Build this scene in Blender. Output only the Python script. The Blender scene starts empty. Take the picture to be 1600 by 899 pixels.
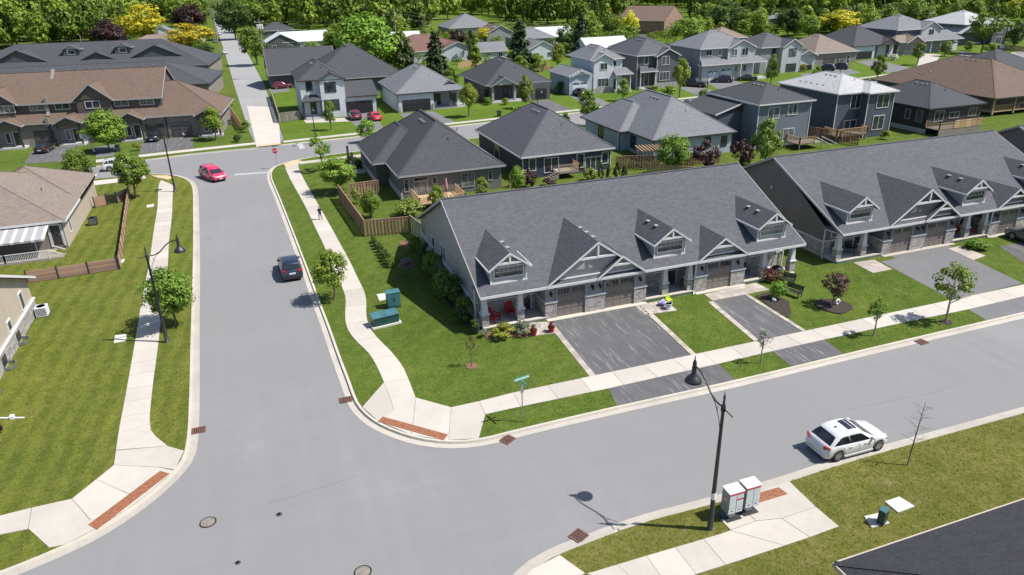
import bpy, bmesh, math, random
import numpy as np
from mathutils import Vector, Matrix
rad = math.radians
scn = bpy.context.scene
COL = scn.collection

# ------------------------------------------------------------------ camera (recovered from the photograph)
FPX, PITCH, ROLL, YAW, CAMH = 1131.2, rad(23.61), rad(-1.34), rad(19.384), 25.0
_up = np.array([math.sin(ROLL)*math.cos(PITCH), -math.cos(ROLL)*math.cos(PITCH), -math.sin(PITCH)])
_h = np.array([0, 0, 1.0]) - _up*_up[2]; _h /= np.linalg.norm(_h)
_r = np.cross(_h, _up)
AX = np.array([math.cos(YAW)*_r + math.sin(YAW)*_h, -math.sin(YAW)*_r + math.cos(YAW)*_h, _up])
CAMP = np.array([0.0, 0.0, CAMH])
cam = bpy.data.objects.new('camera', bpy.data.cameras.new('camera')); COL.objects.link(cam)
cam.data.sensor_width = 36.0; cam.data.lens = FPX/1600*36.0
cam.data.clip_start = 0.5; cam.data.clip_end = 6000
_m = Matrix.Identity(4)
for i in range(3):
    _m[i][0] = AX[i][0]; _m[i][1] = -AX[i][1]; _m[i][2] = -AX[i][2]; _m[i][3] = CAMP[i]
cam.matrix_world = _m
scn.camera = cam

# ------------------------------------------------------------------ daylight
SUN_AZ, SUN_EL = rad(-27.0), rad(55.5)          # direction towards the sun, from +X anticlockwise; elevation
w = bpy.data.worlds.new('World'); scn.world = w; w.use_nodes = True
nt = w.node_tree; bg = nt.nodes['Background']
sky = nt.nodes.new('ShaderNodeTexSky'); sky.sky_type = 'NISHITA'; sky.sun_disc = False
sky.sun_elevation = SUN_EL; sky.sun_rotation = math.pi/2 - SUN_AZ
nt.links.new(sky.outputs[0], bg.inputs[0]); bg.inputs[1].default_value = 0.10
sl = bpy.data.lights.new('sun', 'SUN'); sl.energy = 5.0; sl.angle = rad(0.53); sl.color = (1.0, 0.95, 0.87)
so = bpy.data.objects.new('sun', sl); COL.objects.link(so)
so.rotation_euler = Vector((math.cos(SUN_EL)*math.cos(SUN_AZ), math.cos(SUN_EL)*math.sin(SUN_AZ), math.sin(SUN_EL))).to_track_quat('Z', 'Y').to_euler()
so.location = (60, -40, 90)
vs = scn.view_settings
scn.display_settings.display_device = 'sRGB'
vs.view_transform = 'Standard'; vs.look = 'None'; vs.exposure = 0.55; vs.gamma = 1.0
scn.cycles.max_bounces = 6; scn.cycles.transparent_max_bounces = 8

# ------------------------------------------------------------------ photogrammetry: a photo pixel to the point of the level z it shows
def G(px, py, z=0.0):
    d = AX @ np.array([(px-800)/FPX, (py-449.5)/FPX, 1.0])
    t = (z-CAMH)/d[2]
    return Vector((t*d[0], t*d[1], z))
def PROJ(p):
    v = AX.T @ (np.array(p, float)-CAMP)
    return FPX*v[0]/v[2]+800, FPX*v[1]/v[2]+449.5
def HGT(base, py, z0=0.12):
    """height of an upright thing standing at photo pixel base whose top is at row py"""
    b = G(base[0], base[1], z0); lo, hi = 0.0, 60.0
    for _ in range(40):
        m = (lo+hi)/2
        if PROJ((b[0], b[1], z0+m))[1] > py: lo = m
        else: hi = m
    return b, lo
def MPP(p):
    """metres per photo pixel across the view at world point p"""
    return float((AX.T @ (np.array(p, float)-CAMP))[2])/FPX

# ------------------------------------------------------------------ object helpers
WORLD_ROOTS = set()      # things whose parts are written in street coordinates
def link(o, parent=None, kind=None, label=None):
    COL.objects.link(o)
    if parent is not None:
        o.parent = parent
        if parent.name in WORLD_ROOTS: o.matrix_parent_inverse = Matrix.Translation((-parent.location.x, -parent.location.y, 0))
    if kind: o['kind'] = kind
    if label: o['label'] = label
    return o
def tag(o, label, cat, group=None):
    o['label'] = label; o['category'] = cat
    if group: o['group'] = group
    return o
def thing(name, label, cat, loc=(0, 0, 0), rz=0.0, group=None):
    o = bpy.data.objects.new(name, None); COL.objects.link(o); o.empty_display_size = 0.3
    o.location = loc; o.rotation_euler = (0, 0, rz)
    return tag(o, label, cat, group)
def inst(name, me, parent=None, loc=(0, 0, 0), rot=(0, 0, 0), sc=(1, 1, 1), label=None):
    o = bpy.data.objects.new(name, me); o.location = loc; o.rotation_euler = rot; o.scale = sc
    return link(o, parent, None, label)

class MB:
    """collects faces; build() makes ONE mesh object with metric UVs"""
    def __init__(s): s.v = []; s.f = []; s.m = []
    def poly(s, pts, m=0):
        n = len(s.v); s.v += [tuple(p) for p in pts]; s.f.append(tuple(range(n, n+len(pts)))); s.m.append(m); return s
    def mesh(s, vs_, fs_, m=0):
        n = len(s.v); s.v += [tuple(p) for p in vs_]
        for f in fs_: s.f.append(tuple(i+n for i in f)); s.m.append(m)
        return s
    def box(s, x0, y0, z0, x1, y1, z1, m=0, M=None):
        p = [(x0,y0,z0),(x1,y0,z0),(x1,y1,z0),(x0,y1,z0),(x0,y0,z1),(x1,y0,z1),(x1,y1,z1),(x0,y1,z1)]
        if M is not None: p = [tuple(M @ Vector(q)) for q in p]
        return s.mesh(p, [(0,3,2,1),(4,5,6,7),(0,1,5,4),(1,2,6,5),(2,3,7,6),(3,0,4,7)], m)
    def bar(s, a, b, w, h, m=0, up=(0, 0, 1)):
        """a square bar from a to b, w wide, h tall"""
        a = Vector(a); b = Vector(b); d = (b-a); L = d.length
        if L < 1e-6: return s
        d.normalize(); u = Vector(up)
        if abs(d.dot(u)) > 0.98: u = Vector((0, 1, 0))
        sx = d.cross(u).normalized(); sz = sx.cross(d).normalized()
        M = Matrix(((sx.x, d.x, sz.x, a.x), (sx.y, d.y, sz.y, a.y), (sx.z, d.z, sz.z, a.z), (0, 0, 0, 1)))
        return s.box(-w/2, 0, -h/2, w/2, L, h/2, m, M)
    def prism(s, pts, z0, z1, m=0, top=True, bottom=False, mt=None):
        P = [(p[0], p[1]) for p in pts]
        if sum(P[i][0]*P[(i+1) % len(P)][1]-P[(i+1) % len(P)][0]*P[i][1] for i in range(len(P))) < 0: P.reverse()
        n = len(s.v); k = len(P)
        s.v += [(x, y, z0) for x, y in P]+[(x, y, z1) for x, y in P]
        for i in range(k):
            j = (i+1) % k; s.f.append((n+i, n+j, n+k+j, n+k+i)); s.m.append(m)
        if top: s.f.append(tuple(n+k+i for i in range(k))); s.m.append(m if mt is None else mt)
        if bottom: s.f.append(tuple(n+k-1-i for i in range(k))); s.m.append(m)
        return s
    def tube(s, pts, radii, n=8, m=0, caps=True):
        pts = [Vector(p) for p in pts]; k = len(pts)
        if not hasattr(radii, '__len__'): radii = [radii]*k
        base = len(s.v); ref = Vector((0.13, 0.97, 0.2))
        for i, p in enumerate(pts):
            d = (pts[min(i+1, k-1)]-pts[max(i-1, 0)]).normalized()
            if abs(d.dot(ref)) > 0.95: ref = Vector((0.98, 0.1, 0.1))
            a = d.cross(ref).normalized(); b = d.cross(a).normalized()
            for j in range(n):
                t = 2*math.pi*j/n; q = p+(a*math.cos(t)+b*math.sin(t))*radii[i]; s.v.append(tuple(q))
        for i in range(k-1):
            for j in range(n):
                a = base+i*n+j; b = base+i*n+(j+1) % n
                s.f.append((a, b, b+n, a+n)); s.m.append(m)
        if caps:
            s.f.append(tuple(base+j for j in range(n))); s.m.append(m)
            s.f.append(tuple(base+(k-1)*n+n-1-j for j in range(n))); s.m.append(m)
        return s
    def lathe(s, prof, c=(0, 0, 0), n=16, m=0):
        base = len(s.v); k = len(prof)
        for r, z in prof:
            for j in range(n):
                t = 2*math.pi*j/n; s.v.append((c[0]+r*math.cos(t), c[1]+r*math.sin(t), c[2]+z))
        for i in range(k-1):
            for j in range(n):
                a = base+i*n+j; b = base+i*n+(j+1) % n
                s.f.append((a, b, b+n, a+n)); s.m.append(m)
        if prof[0][0] > 1e-4: s.f.append(tuple(base+n-1-j for j in range(n))); s.m.append(m)
        if prof[-1][0] > 1e-4: s.f.append(tuple(base+(k-1)*n+j for j in range(n))); s.m.append(m)
        return s
    def data(s, name, mats, smooth=False):
        me = bpy.data.meshes.new(name); me.from_pydata(s.v, [], s.f)
        if not isinstance(mats, (list, tuple)): mats = [mats]
        for k in mats: me.materials.append(k)
        if len(mats) > 1: me.polygons.foreach_set('material_index', s.m)
        uv = me.uv_layers.new(name='uv')
        co = np.array(s.v, float); arr = np.zeros(len(me.loops)*2)
        for p in me.polygons:
            nn = p.normal
            if abs(nn.z) > 0.999: u = Vector((1, 0, 0)); v = Vector((0, 1, 0))
            else: u = Vector((-nn.y, nn.x, 0)).normalized(); v = nn.cross(u)
            for li in p.loop_indices:
                c = co[me.loops[li].vertex_index]
                arr[2*li] = c[0]*u.x+c[1]*u.y+c[2]*u.z; arr[2*li+1] = c[0]*v.x+c[1]*v.y+c[2]*v.z
        uv.data.foreach_set('uv', arr)
        if smooth: me.polygons.foreach_set('use_smooth', [True]*len(me.polygons))
        me.update(); return me
    def pieces(s):
        """face lists of the separate pieces (faces that share corners, boxes that touch)"""
        par = list(range(len(s.f))); seen = {}
        def find(i):
            while par[i] != i: par[i] = par[par[i]]; i = par[i]
            return i
        for k, f in enumerate(s.f):
            for q in f:
                key = tuple(round(c, 3) for c in s.v[q])
                if key in seen: par[find(k)] = find(seen[key])
                else: seen[key] = k
        grp = {}
        for k in range(len(s.f)): grp.setdefault(find(k), []).append(k)
        L = list(grp.values())
        if len(L) < 2 or len(L) > 60: return L
        bb = []
        for g_ in L:
            P = np.array([s.v[q] for k in g_ for q in s.f[k]]); bb.append((P.min(0)-.02, P.max(0)+.02))
        lab = list(range(len(L)))
        for _ in range(3):
            for i in range(len(L)):
                for j in range(i):
                    if (bb[i][0] <= bb[j][1]).all() and (bb[j][0] <= bb[i][1]).all():
                        m_ = min(lab[i], lab[j]); lab[i] = lab[j] = m_
        out = {}
        for i, g_ in enumerate(L): out.setdefault(lab[i], []).extend(g_)
        return list(out.values())
    def build(s, name, mats, parent=None, kind=None, label=None, smooth=False, loc=None, split=True):
        if split and parent is not None and len(s.f) < 4000:
            L = s.pieces()
            if 1 < len(L) <= 14:
                for g_ in L:
                    b = MB(); b.f = [s.f[k] for k in g_]; b.m = [s.m[k] for k in g_]
                    use = sorted({q for f in b.f for q in f}); ix = {q: i for i, q in enumerate(use)}
                    b.v = [s.v[q] for q in use]; b.f = [tuple(ix[q] for q in f) for f in b.f]
                    o = b.build(name, mats, parent, kind, label, smooth, loc, False)
                return o
            if len(L) > 14 and kind is None: kind = 'stuff'
        o = bpy.data.objects.new(name, s.data(name, mats, smooth))
        if loc is not None: o.location = loc
        return link(o, parent, kind, label)

def copy_tree(o, parent=None):
    c = o.copy(); COL.objects.link(c)
    if parent is not None: c.parent = parent
    for ch in list(o.children): copy_tree(ch, c)
    return c
def smooth_path(pts, it=2, closed=False):
    """Chaikin corner rounding of a 2-D polyline (ends kept)"""
    P = [Vector((p[0], p[1])) for p in pts]
    for _ in range(it):
        Q = [P[0]]
        for i in range(len(P)-1):
            Q.append(P[i]*0.75+P[i+1]*0.25); Q.append(P[i]*0.25+P[i+1]*0.75)
        Q.append(P[-1]); P = Q
    return P
def resample(P, n):
    P = [Vector((p[0], p[1])) for p in P]
    L = [0]
    for i in range(1, len(P)): L.append(L[-1]+(P[i]-P[i-1]).length)
    out = []; k = 0
    for i in range(n+1):
        t = L[-1]*i/n
        while k < len(P)-2 and L[k+1] < t: k += 1
        f = (t-L[k])/max(L[k+1]-L[k], 1e-9); out.append(P[k].lerp(P[k+1], min(1, f)))
    return out
def offset(P, d):
    out = []
    for i in range(len(P)):
        t = (P[min(i+1, len(P)-1)]-P[max(i-1, 0)]).normalized()
        out.append(P[i]+Vector((-t.y, t.x))*d)
    return out

# ------------------------------------------------------------------ materials
class N:
    """a tiny node builder"""
    def __init__(s, name):
        s.mat = bpy.data.materials.new(name); s.mat.use_nodes = True; s.t = s.mat.node_tree
        s.b = s.t.nodes['Principled BSDF']; s.out = s.t.nodes['Material Output']
    def n(s, typ, **kw):
        o = s.t.nodes.new(typ)
        for k, v in kw.items():
            if k.startswith('i_'):
                key = k[2:]; key = int(key) if key.isdigit() else key
                s.set(o.inputs[key], v)
            else: setattr(o, k, v)
        return o
    def set(s, sock, v):
        if hasattr(v, 'is_output') or isinstance(v, bpy.types.NodeSocket): s.t.links.new(v, sock)
        else:
            if isinstance(v, tuple) and len(v) == 3 and sock.type == 'RGBA': v = (*v, 1)
            sock.default_value = v
    def uv(s, sx=1, sy=1, rot=0):
        c = s.n('ShaderNodeTexCoord'); m = s.n('ShaderNodeMapping'); s.t.links.new(c.outputs['UV'], m.inputs[0])
        m.inputs['Scale'].default_value = (sx, sy, 1); m.inputs['Rotation'].default_value = (0, 0, rot); return m.outputs[0]
    def obj(s, sx=1, sy=1, sz=1, rot=0):
        c = s.n('ShaderNodeTexCoord'); m = s.n('ShaderNodeMapping'); s.t.links.new(c.outputs['Object'], m.inputs[0])
        m.inputs['Scale'].default_value = (sx, sy, sz); m.inputs['Rotation'].default_value = (0, 0, rot); return m.outputs[0]
    def geo(s, sx=1, sy=1, sz=1, rot=0):
        c = s.n('ShaderNodeNewGeometry'); m = s.n('ShaderNodeMapping'); s.t.links.new(c.outputs['Position'], m.inputs[0])
        m.inputs['Scale'].default_value = (sx, sy, sz); m.inputs['Rotation'].default_value = (0, 0, rot); return m.outputs[0]
    def noise(s, vec, scale, det=3, rough=0.55):
        o = s.n('ShaderNodeTexNoise', i_Scale=scale, i_Detail=det, i_Roughness=rough); s.t.links.new(vec, o.inputs['Vector']); return o.outputs[0]
    def ramp(s, fac, stops):
        o = s.n('ShaderNodeValToRGB'); s.t.links.new(fac, o.inputs[0]); e = o.color_ramp.elements
        while len(e) < len(stops): e.new(0.5)
        for k, (p, c) in enumerate(stops): e[k].position = p; e[k].color = (*c, 1) if len(c) == 3 else c
        return o.outputs[0]
    def g(s, fac, a, b):
        """grey ramp from a to b"""
        o = s.n('ShaderNodeMapRange', i_1=a, i_2=b); s.t.links.new(fac, o.inputs[0]); return o.outputs[0]
    def mix(s, fac, a, b, mode='MIX'):
        o = s.n('ShaderNodeMix', data_type='RGBA', blend_type=mode); s.set(o.inputs[0], fac); s.set(o.inputs[6], a); s.set(o.inputs[7], b); return o.outputs[2]
    def math(s, op, a, b=0.0):
        o = s.n('ShaderNodeMath', operation=op); s.set(o.inputs[0], a); s.set(o.inputs[1], b); return o.outputs[0]
    def bump(s, h, st=0.3, dist=0.02):
        o = s.n('ShaderNodeBump', i_Strength=st, i_Distance=dist); s.t.links.new(h, o.inputs['Height']); s.t.links.new(o.outputs[0], s.b.inputs['Normal'])
    def col(s, c): s.set(s.b.inputs['Base Color'], c)
    def rough(s, r): s.set(s.b.inputs['Roughness'], r)
def sc(c, k): return tuple(min(1, x*k) for x in c)

def m_plain(name, c, rough=0.6, metal=0.0, var=0.12, scale=3.0, coat=0.0, bump=0.0):
    n = N(name); v = n.obj(); q = n.noise(v, scale, 4)
    n.col(n.mix(n.g(q, 0.3, 0.7), sc(c, 1-var), sc(c, 1+var))); n.rough(rough)
    n.b.inputs['Metallic'].default_value = metal
    if coat: n.b.inputs['Coat Weight'].default_value = coat; n.b.inputs['Coat Roughness'].default_value = 0.05
    if bump: n.bump(n.noise(v, scale*14, 3), bump, 0.01)
    return n.mat
def m_shingle(name, c, tint=0.22, row=0.15, deep=False):
    n = N(name); v = n.uv()
    b = n.n('ShaderNodeTexBrick', offset=0.5, i_Scale=1.0, **{'i_Brick Width': 0.34, 'i_Row Height': row, 'i_Mortar Size': 0.03 if deep else 0.012, 'i_Mortar Smooth': 0.3, 'i_Bias': 0.0})
    n.t.links.new(v, b.inputs['Vector'])
    n.set(b.inputs['Color1'], sc(c, 1-tint)); n.set(b.inputs['Color2'], sc(c, 1+tint)); n.set(b.inputs['Mortar'], sc(c, 0.5))
    big = n.noise(n.geo(), 0.23, 4); fine = n.noise(v, 9.0, 3, 0.7)
    col = n.mix(n.g(big, 0.3, 0.7), sc(c, 0.93), sc(c, 1.08))
    mul = n.mix(0.62, col, b.outputs[0]); q = n.n('ShaderNodeHueSaturation', i_Saturation=1.0); n.set(q.inputs['Value'], n.math('ADD', n.math('MULTIPLY', fine, 0.9), 0.55)); n.set(q.inputs['Color'], mul)
    n.col(q.outputs[0]); n.rough(0.88); n.b.inputs['Specular IOR Level'].default_value = 0.3
    n.bump(b.outputs[1], -1.0 if deep else -0.5, 0.05 if deep else 0.015); return n.mat
def m_siding(name, c, pitch=0.16, vertical=False, depth=0.5, dark=0.55):
    """lap siding (courses) or board and batten (vertical)"""
    n = N(name); v = n.uv(); sp = n.n('ShaderNodeSeparateXYZ'); n.t.links.new(v, sp.inputs[0])
    w_ = n.math('FRACT', n.math('DIVIDE', sp.outputs[0 if vertical else 1], pitch))
    if vertical: line = n.math('LESS_THAN', n.math('ABSOLUTE', n.math('SUBTRACT', w_, 0.5)), 0.11)
    else: line = n.math('LESS_THAN', w_, 0.14)
    q = n.noise(n.geo(1, 1, 0.3), 0.8, 4)
    base = n.mix(n.g(q, 0.3, 0.7), sc(c, 0.9), sc(c, 1.1))
    fine = n.noise(v, 14, 2)
    base = n.mix(n.math('MULTIPLY', fine, 0.25), base, sc(c, 0.7))
    n.col(n.mix(n.math('MULTIPLY', line, 0.55), base, sc(c, 1.18 if vertical else dark))); n.rough(0.65)
    n.bump(line if vertical else w_, depth if vertical else -depth, 0.02); return n.mat
def m_stone(name, c, bw=0.38, rh=0.17, mortar=(0.32, 0.31, 0.30), spread=0.5):
    n = N(name); v = n.uv(); wob = n.noise(v, 3.0, 2)
    vv = n.n('ShaderNodeVectorMath', operation='ADD'); n.t.links.new(v, vv.inputs[0])
    sc_ = n.n('ShaderNodeVectorMath', operation='SCALE', i_Scale=0.05); n.t.links.new(wob, sc_.inputs[0]); n.t.links.new(sc_.outputs[0], vv.inputs[1])
    b = n.n('ShaderNodeTexBrick', offset=0.42, squash=0.6, squash_frequency=3, i_Scale=1.0, **{'i_Brick Width': bw, 'i_Row Height': rh, 'i_Mortar Size': 0.014, 'i_Mortar Smooth': 0.2, 'i_Bias': -0.1})
    n.t.links.new(vv.outputs[0], b.inputs['Vector'])
    n.set(b.inputs['Color1'], sc(c, 1-spread)); n.set(b.inputs['Color2'], sc(c, 1+spread*0.8)); n.set(b.inputs['Mortar'], mortar)
    f = n.noise(v, 11, 4); n.col(n.mix(n.math('MULTIPLY', f, 0.5), b.outputs[0], sc(c, 0.9))); n.rough(0.85)
    n.bump(n.math('ADD', n.math('MULTIPLY', b.outputs[1], -1.0), n.math('MULTIPLY', f, 0.4)), 0.6, 0.03); return n.mat
def m_concrete(name, c, var=0.12):
    n = N(name); v = n.geo(); a = n.noise(v, 0.35, 5, 0.6); b = n.noise(v, 2.6, 5, 0.65); f = n.noise(v, 30, 3)
    oi = n.n('ShaderNodeObjectInfo')
    k = n.math('ADD', n.math('ADD', n.math('MULTIPLY', a, 0.6), n.math('MULTIPLY', b, 0.4)), n.math('MULTIPLY', n.math('SUBTRACT', oi.outputs['Random'], 0.4), 0.34))
    col = n.mix(n.g(k, 0.36, 0.76), sc(c, 1-var), sc(c, 1+var))
    col = n.mix(n.g(b, 0.60, 0.85), col, sc(c, 0.80)); col = n.mix(n.math('MULTIPLY', f, 0.25), col, sc(c, 0.8))
    n.col(col); n.rough(0.9); n.bump(f, 0.25, 0.004); return n.mat
def m_asphalt(name, c, streak=0.0, ang=0.0, worn=None):
    n = N(name); v = n.geo(); a = n.noise(v, 0.09, 5, 0.6); b = n.noise(v, 0.8, 5, 0.65); f = n.noise(v, 26, 3, 0.7)
    col = n.mix(n.g(n.math('ADD', n.math('MULTIPLY', a, 0.6), n.math('MULTIPLY', b, 0.4)), 0.35, 0.65), sc(c, 0.88), sc(c, 1.10))
    col = n.mix(n.math('MULTIPLY', f, 0.35), col, sc(c, 0.72))
    if streak:
        sv = n.geo(2.6, 0.16, 1, ang); st = n.noise(sv, 1.5, 7, 0.8)
        col = n.mix(n.math('MULTIPLY', n.g(st, 0.55, 0.64), streak), col, worn or sc(c, 2.1))
        pt = n.noise(n.geo(1.2, 0.5, 1, ang), 0.7, 5, 0.7); col = n.mix(n.math('MULTIPLY', n.g(pt, 0.45, 0.8), streak*0.22), col, worn or sc(c, 1.6))
    else:
        sv = n.geo(1.0, 0.05, 1, ang); st = n.noise(sv, 0.9, 4, 0.6); col = n.mix(n.math('MULTIPLY', n.g(st, 0.45, 0.72), 0.45), col, sc(c, 1.14)); sw = n.noise(n.geo(.05, .6, 1, rad(38)), 1.1, 5, .65); col = n.mix(n.math('MULTIPLY', n.g(sw, 0.5, 0.72), 0.3), col, sc(c, 1.2)); sd = n.noise(v, 0.045, 3, .5); col = n.mix(n.g(sd, 0.35, 0.68), sc(c, .93), col); oil = n.noise(v, 1.7, 4, .8); col = n.mix(n.math('MULTIPLY', n.g(oil, 0.70, 0.78), 0.4), col, sc(c, .6))
        cr = n.n('ShaderNodeTexVoronoi', feature='DISTANCE_TO_EDGE', i_Scale=0.11); wv = n.n('ShaderNodeVectorMath', operation='ADD'); n.t.links.new(v, wv.inputs[0])
        w2 = n.n('ShaderNodeVectorMath', operation='SCALE', i_Scale=2.2); nn = n.n('ShaderNodeTexNoise', i_Scale=0.4, i_Detail=5.0); n.t.links.new(v, nn.inputs['Vector']); n.t.links.new(nn.outputs['Color'], w2.inputs[0]); n.t.links.new(w2.outputs[0], wv.inputs[1]); n.t.links.new(wv.outputs[0], cr.inputs['Vector'])
        lin = n.math('LESS_THAN', cr.outputs['Distance'], 0.0022); part = n.math('GREATER_THAN', n.noise(v, 0.12, 2), 0.62)
        col = n.mix(n.math('MULTIPLY', n.math('MULTIPLY', lin, part), 0.45), col, sc(c, 0.5))
    n.col(col); n.rough(0.92); n.b.inputs['Specular IOR Level'].default_value = 0.25; n.bump(f, 0.3, 0.006); return n.mat
def m_grass(name, c1, c2, dry=(0.21, 0.18, 0.075), dryness=0.25, stripe=0.0, ang=0.0, per=1.1):
    n = N(name); v = n.geo(); a = n.noise(v, 0.13, 4, 0.6); b = n.noise(v, 0.9, 5, 0.7); f = n.noise(n.geo(1, 1, 1), 5.5, 4, 0.75); ff = n.noise(v, 19, 2, 0.8)
    col = n.mix(n.g(n.math('ADD', n.math('MULTIPLY', a, 0.55), n.math('MULTIPLY', b, 0.45)), 0.36, 0.64), c1, c2)
    col = n.mix(n.math('MULTIPLY', n.g(b, 0.48, 0.72), dryness), col, dry)
    d2 = n.noise(n.geo(1, 1, 1), 0.33, 5, 0.7); col = n.mix(n.math('MULTIPLY', n.g(d2, 0.56, 0.74), min(1, dryness*1.5)), col, sc(dry, 1.05))
    if stripe:
        sv = n.geo(1, 1, 1, ang); sp = n.n('ShaderNodeSeparateXYZ'); n.t.links.new(sv, sp.inputs[0])
        s1 = n.math('SINE', n.math('ADD', n.math('MULTIPLY', sp.outputs[0], 2*math.pi/per/2), n.math('MULTIPLY', n.noise(v, 0.35, 4), 7.0)))
        col = n.mix(n.math('MULTIPLY', n.g(s1, -0.6, 0.6), stripe), col, sc(c2, 1.45))
    col = n.mix(n.g(f, 0.36, 0.70), sc(c1, 0.45), n.mix(0.75, c2, col)) if False else n.mix(n.math('MULTIPLY', n.g(f, 0.62, 0.30), 0.62), col, sc(c1, 0.42))
    col = n.mix(n.math('MULTIPLY', n.g(ff, 0.55, 0.8), 0.5), col, sc(c2, 1.6))
    col = n.mix(n.math('MULTIPLY', n.g(ff, 0.45, 0.2), 0.5), col, sc(c1, 0.5))
    n.col(col); n.rough(1.0); n.b.inputs['Specular IOR Level'].default_value = 0.1
    n.bump(n.math('ADD', f, n.math('MULTIPLY', ff, 0.7)), 0.9, 0.08); return n.mat
def m_wood(name, c, along='z'):
    n = N(name); v = n.obj(*((9, 9, 0.7) if along == 'z' else (0.7, 9, 9))); q = n.noise(v, 1.6, 5, 0.65); oi = n.n('ShaderNodeObjectInfo')
    k = n.math('ADD', n.math('MULTIPLY', q, 0.8), n.math('MULTIPLY', oi.outputs['Random'], 0.35))
    n.col(n.mix(n.g(k, 0.3, 0.85), sc(c, 0.6), sc(c, 1.35))); n.rough(0.85); n.bump(q, 0.3, 0.01); return n.mat
def m_leaf(name, c, c2, trans=0.35):
    n = N(name); g_ = n.n('ShaderNodeNewGeometry'); oi = n.n('ShaderNodeObjectInfo')
    r = n.math('ADD', n.math('MULTIPLY', g_.outputs['Random Per Island'], 0.75), n.math('MULTIPLY', n.noise(n.geo(), 0.5, 3), 0.5))
    col = n.mix(n.g(r, 0.2, 0.95), c, c2)
    h = n.n('ShaderNodeHueSaturation'); n.set(h.inputs['Color'], col); n.set(h.inputs['Value'], n.math('ADD', n.math('MULTIPLY', oi.outputs['Random'], 0.24), 0.88)); n.set(h.inputs['Hue'], n.math('ADD', n.math('MULTIPLY', oi.outputs['Random'], 0.02), 0.49))
    n.col(h.outputs[0]); n.rough(0.6); n.b.inputs['Specular IOR Level'].default_value = 0.25
    tr = n.n('ShaderNodeBsdfTranslucent'); n.t.links.new(h.outputs[0], tr.inputs[0]); mx = n.n('ShaderNodeMixShader', i_0=trans)
    n.t.links.new(n.b.outputs[0], mx.inputs[1]); n.t.links.new(tr.outputs[0], mx.inputs[2]); n.t.links.new(mx.outputs[0], n.out.inputs[0]); return n.mat
def m_glass(name, c=(0.018, 0.022, 0.028), rough=0.06):
    n = N(name); q = n.noise(n.geo(), 1.3, 2); n.col(n.mix(n.g(q, 0.4, 0.62), c, sc(c, 2.6))); n.rough(rough); n.b.inputs['Specular IOR Level'].default_value = 0.8; return n.mat

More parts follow.
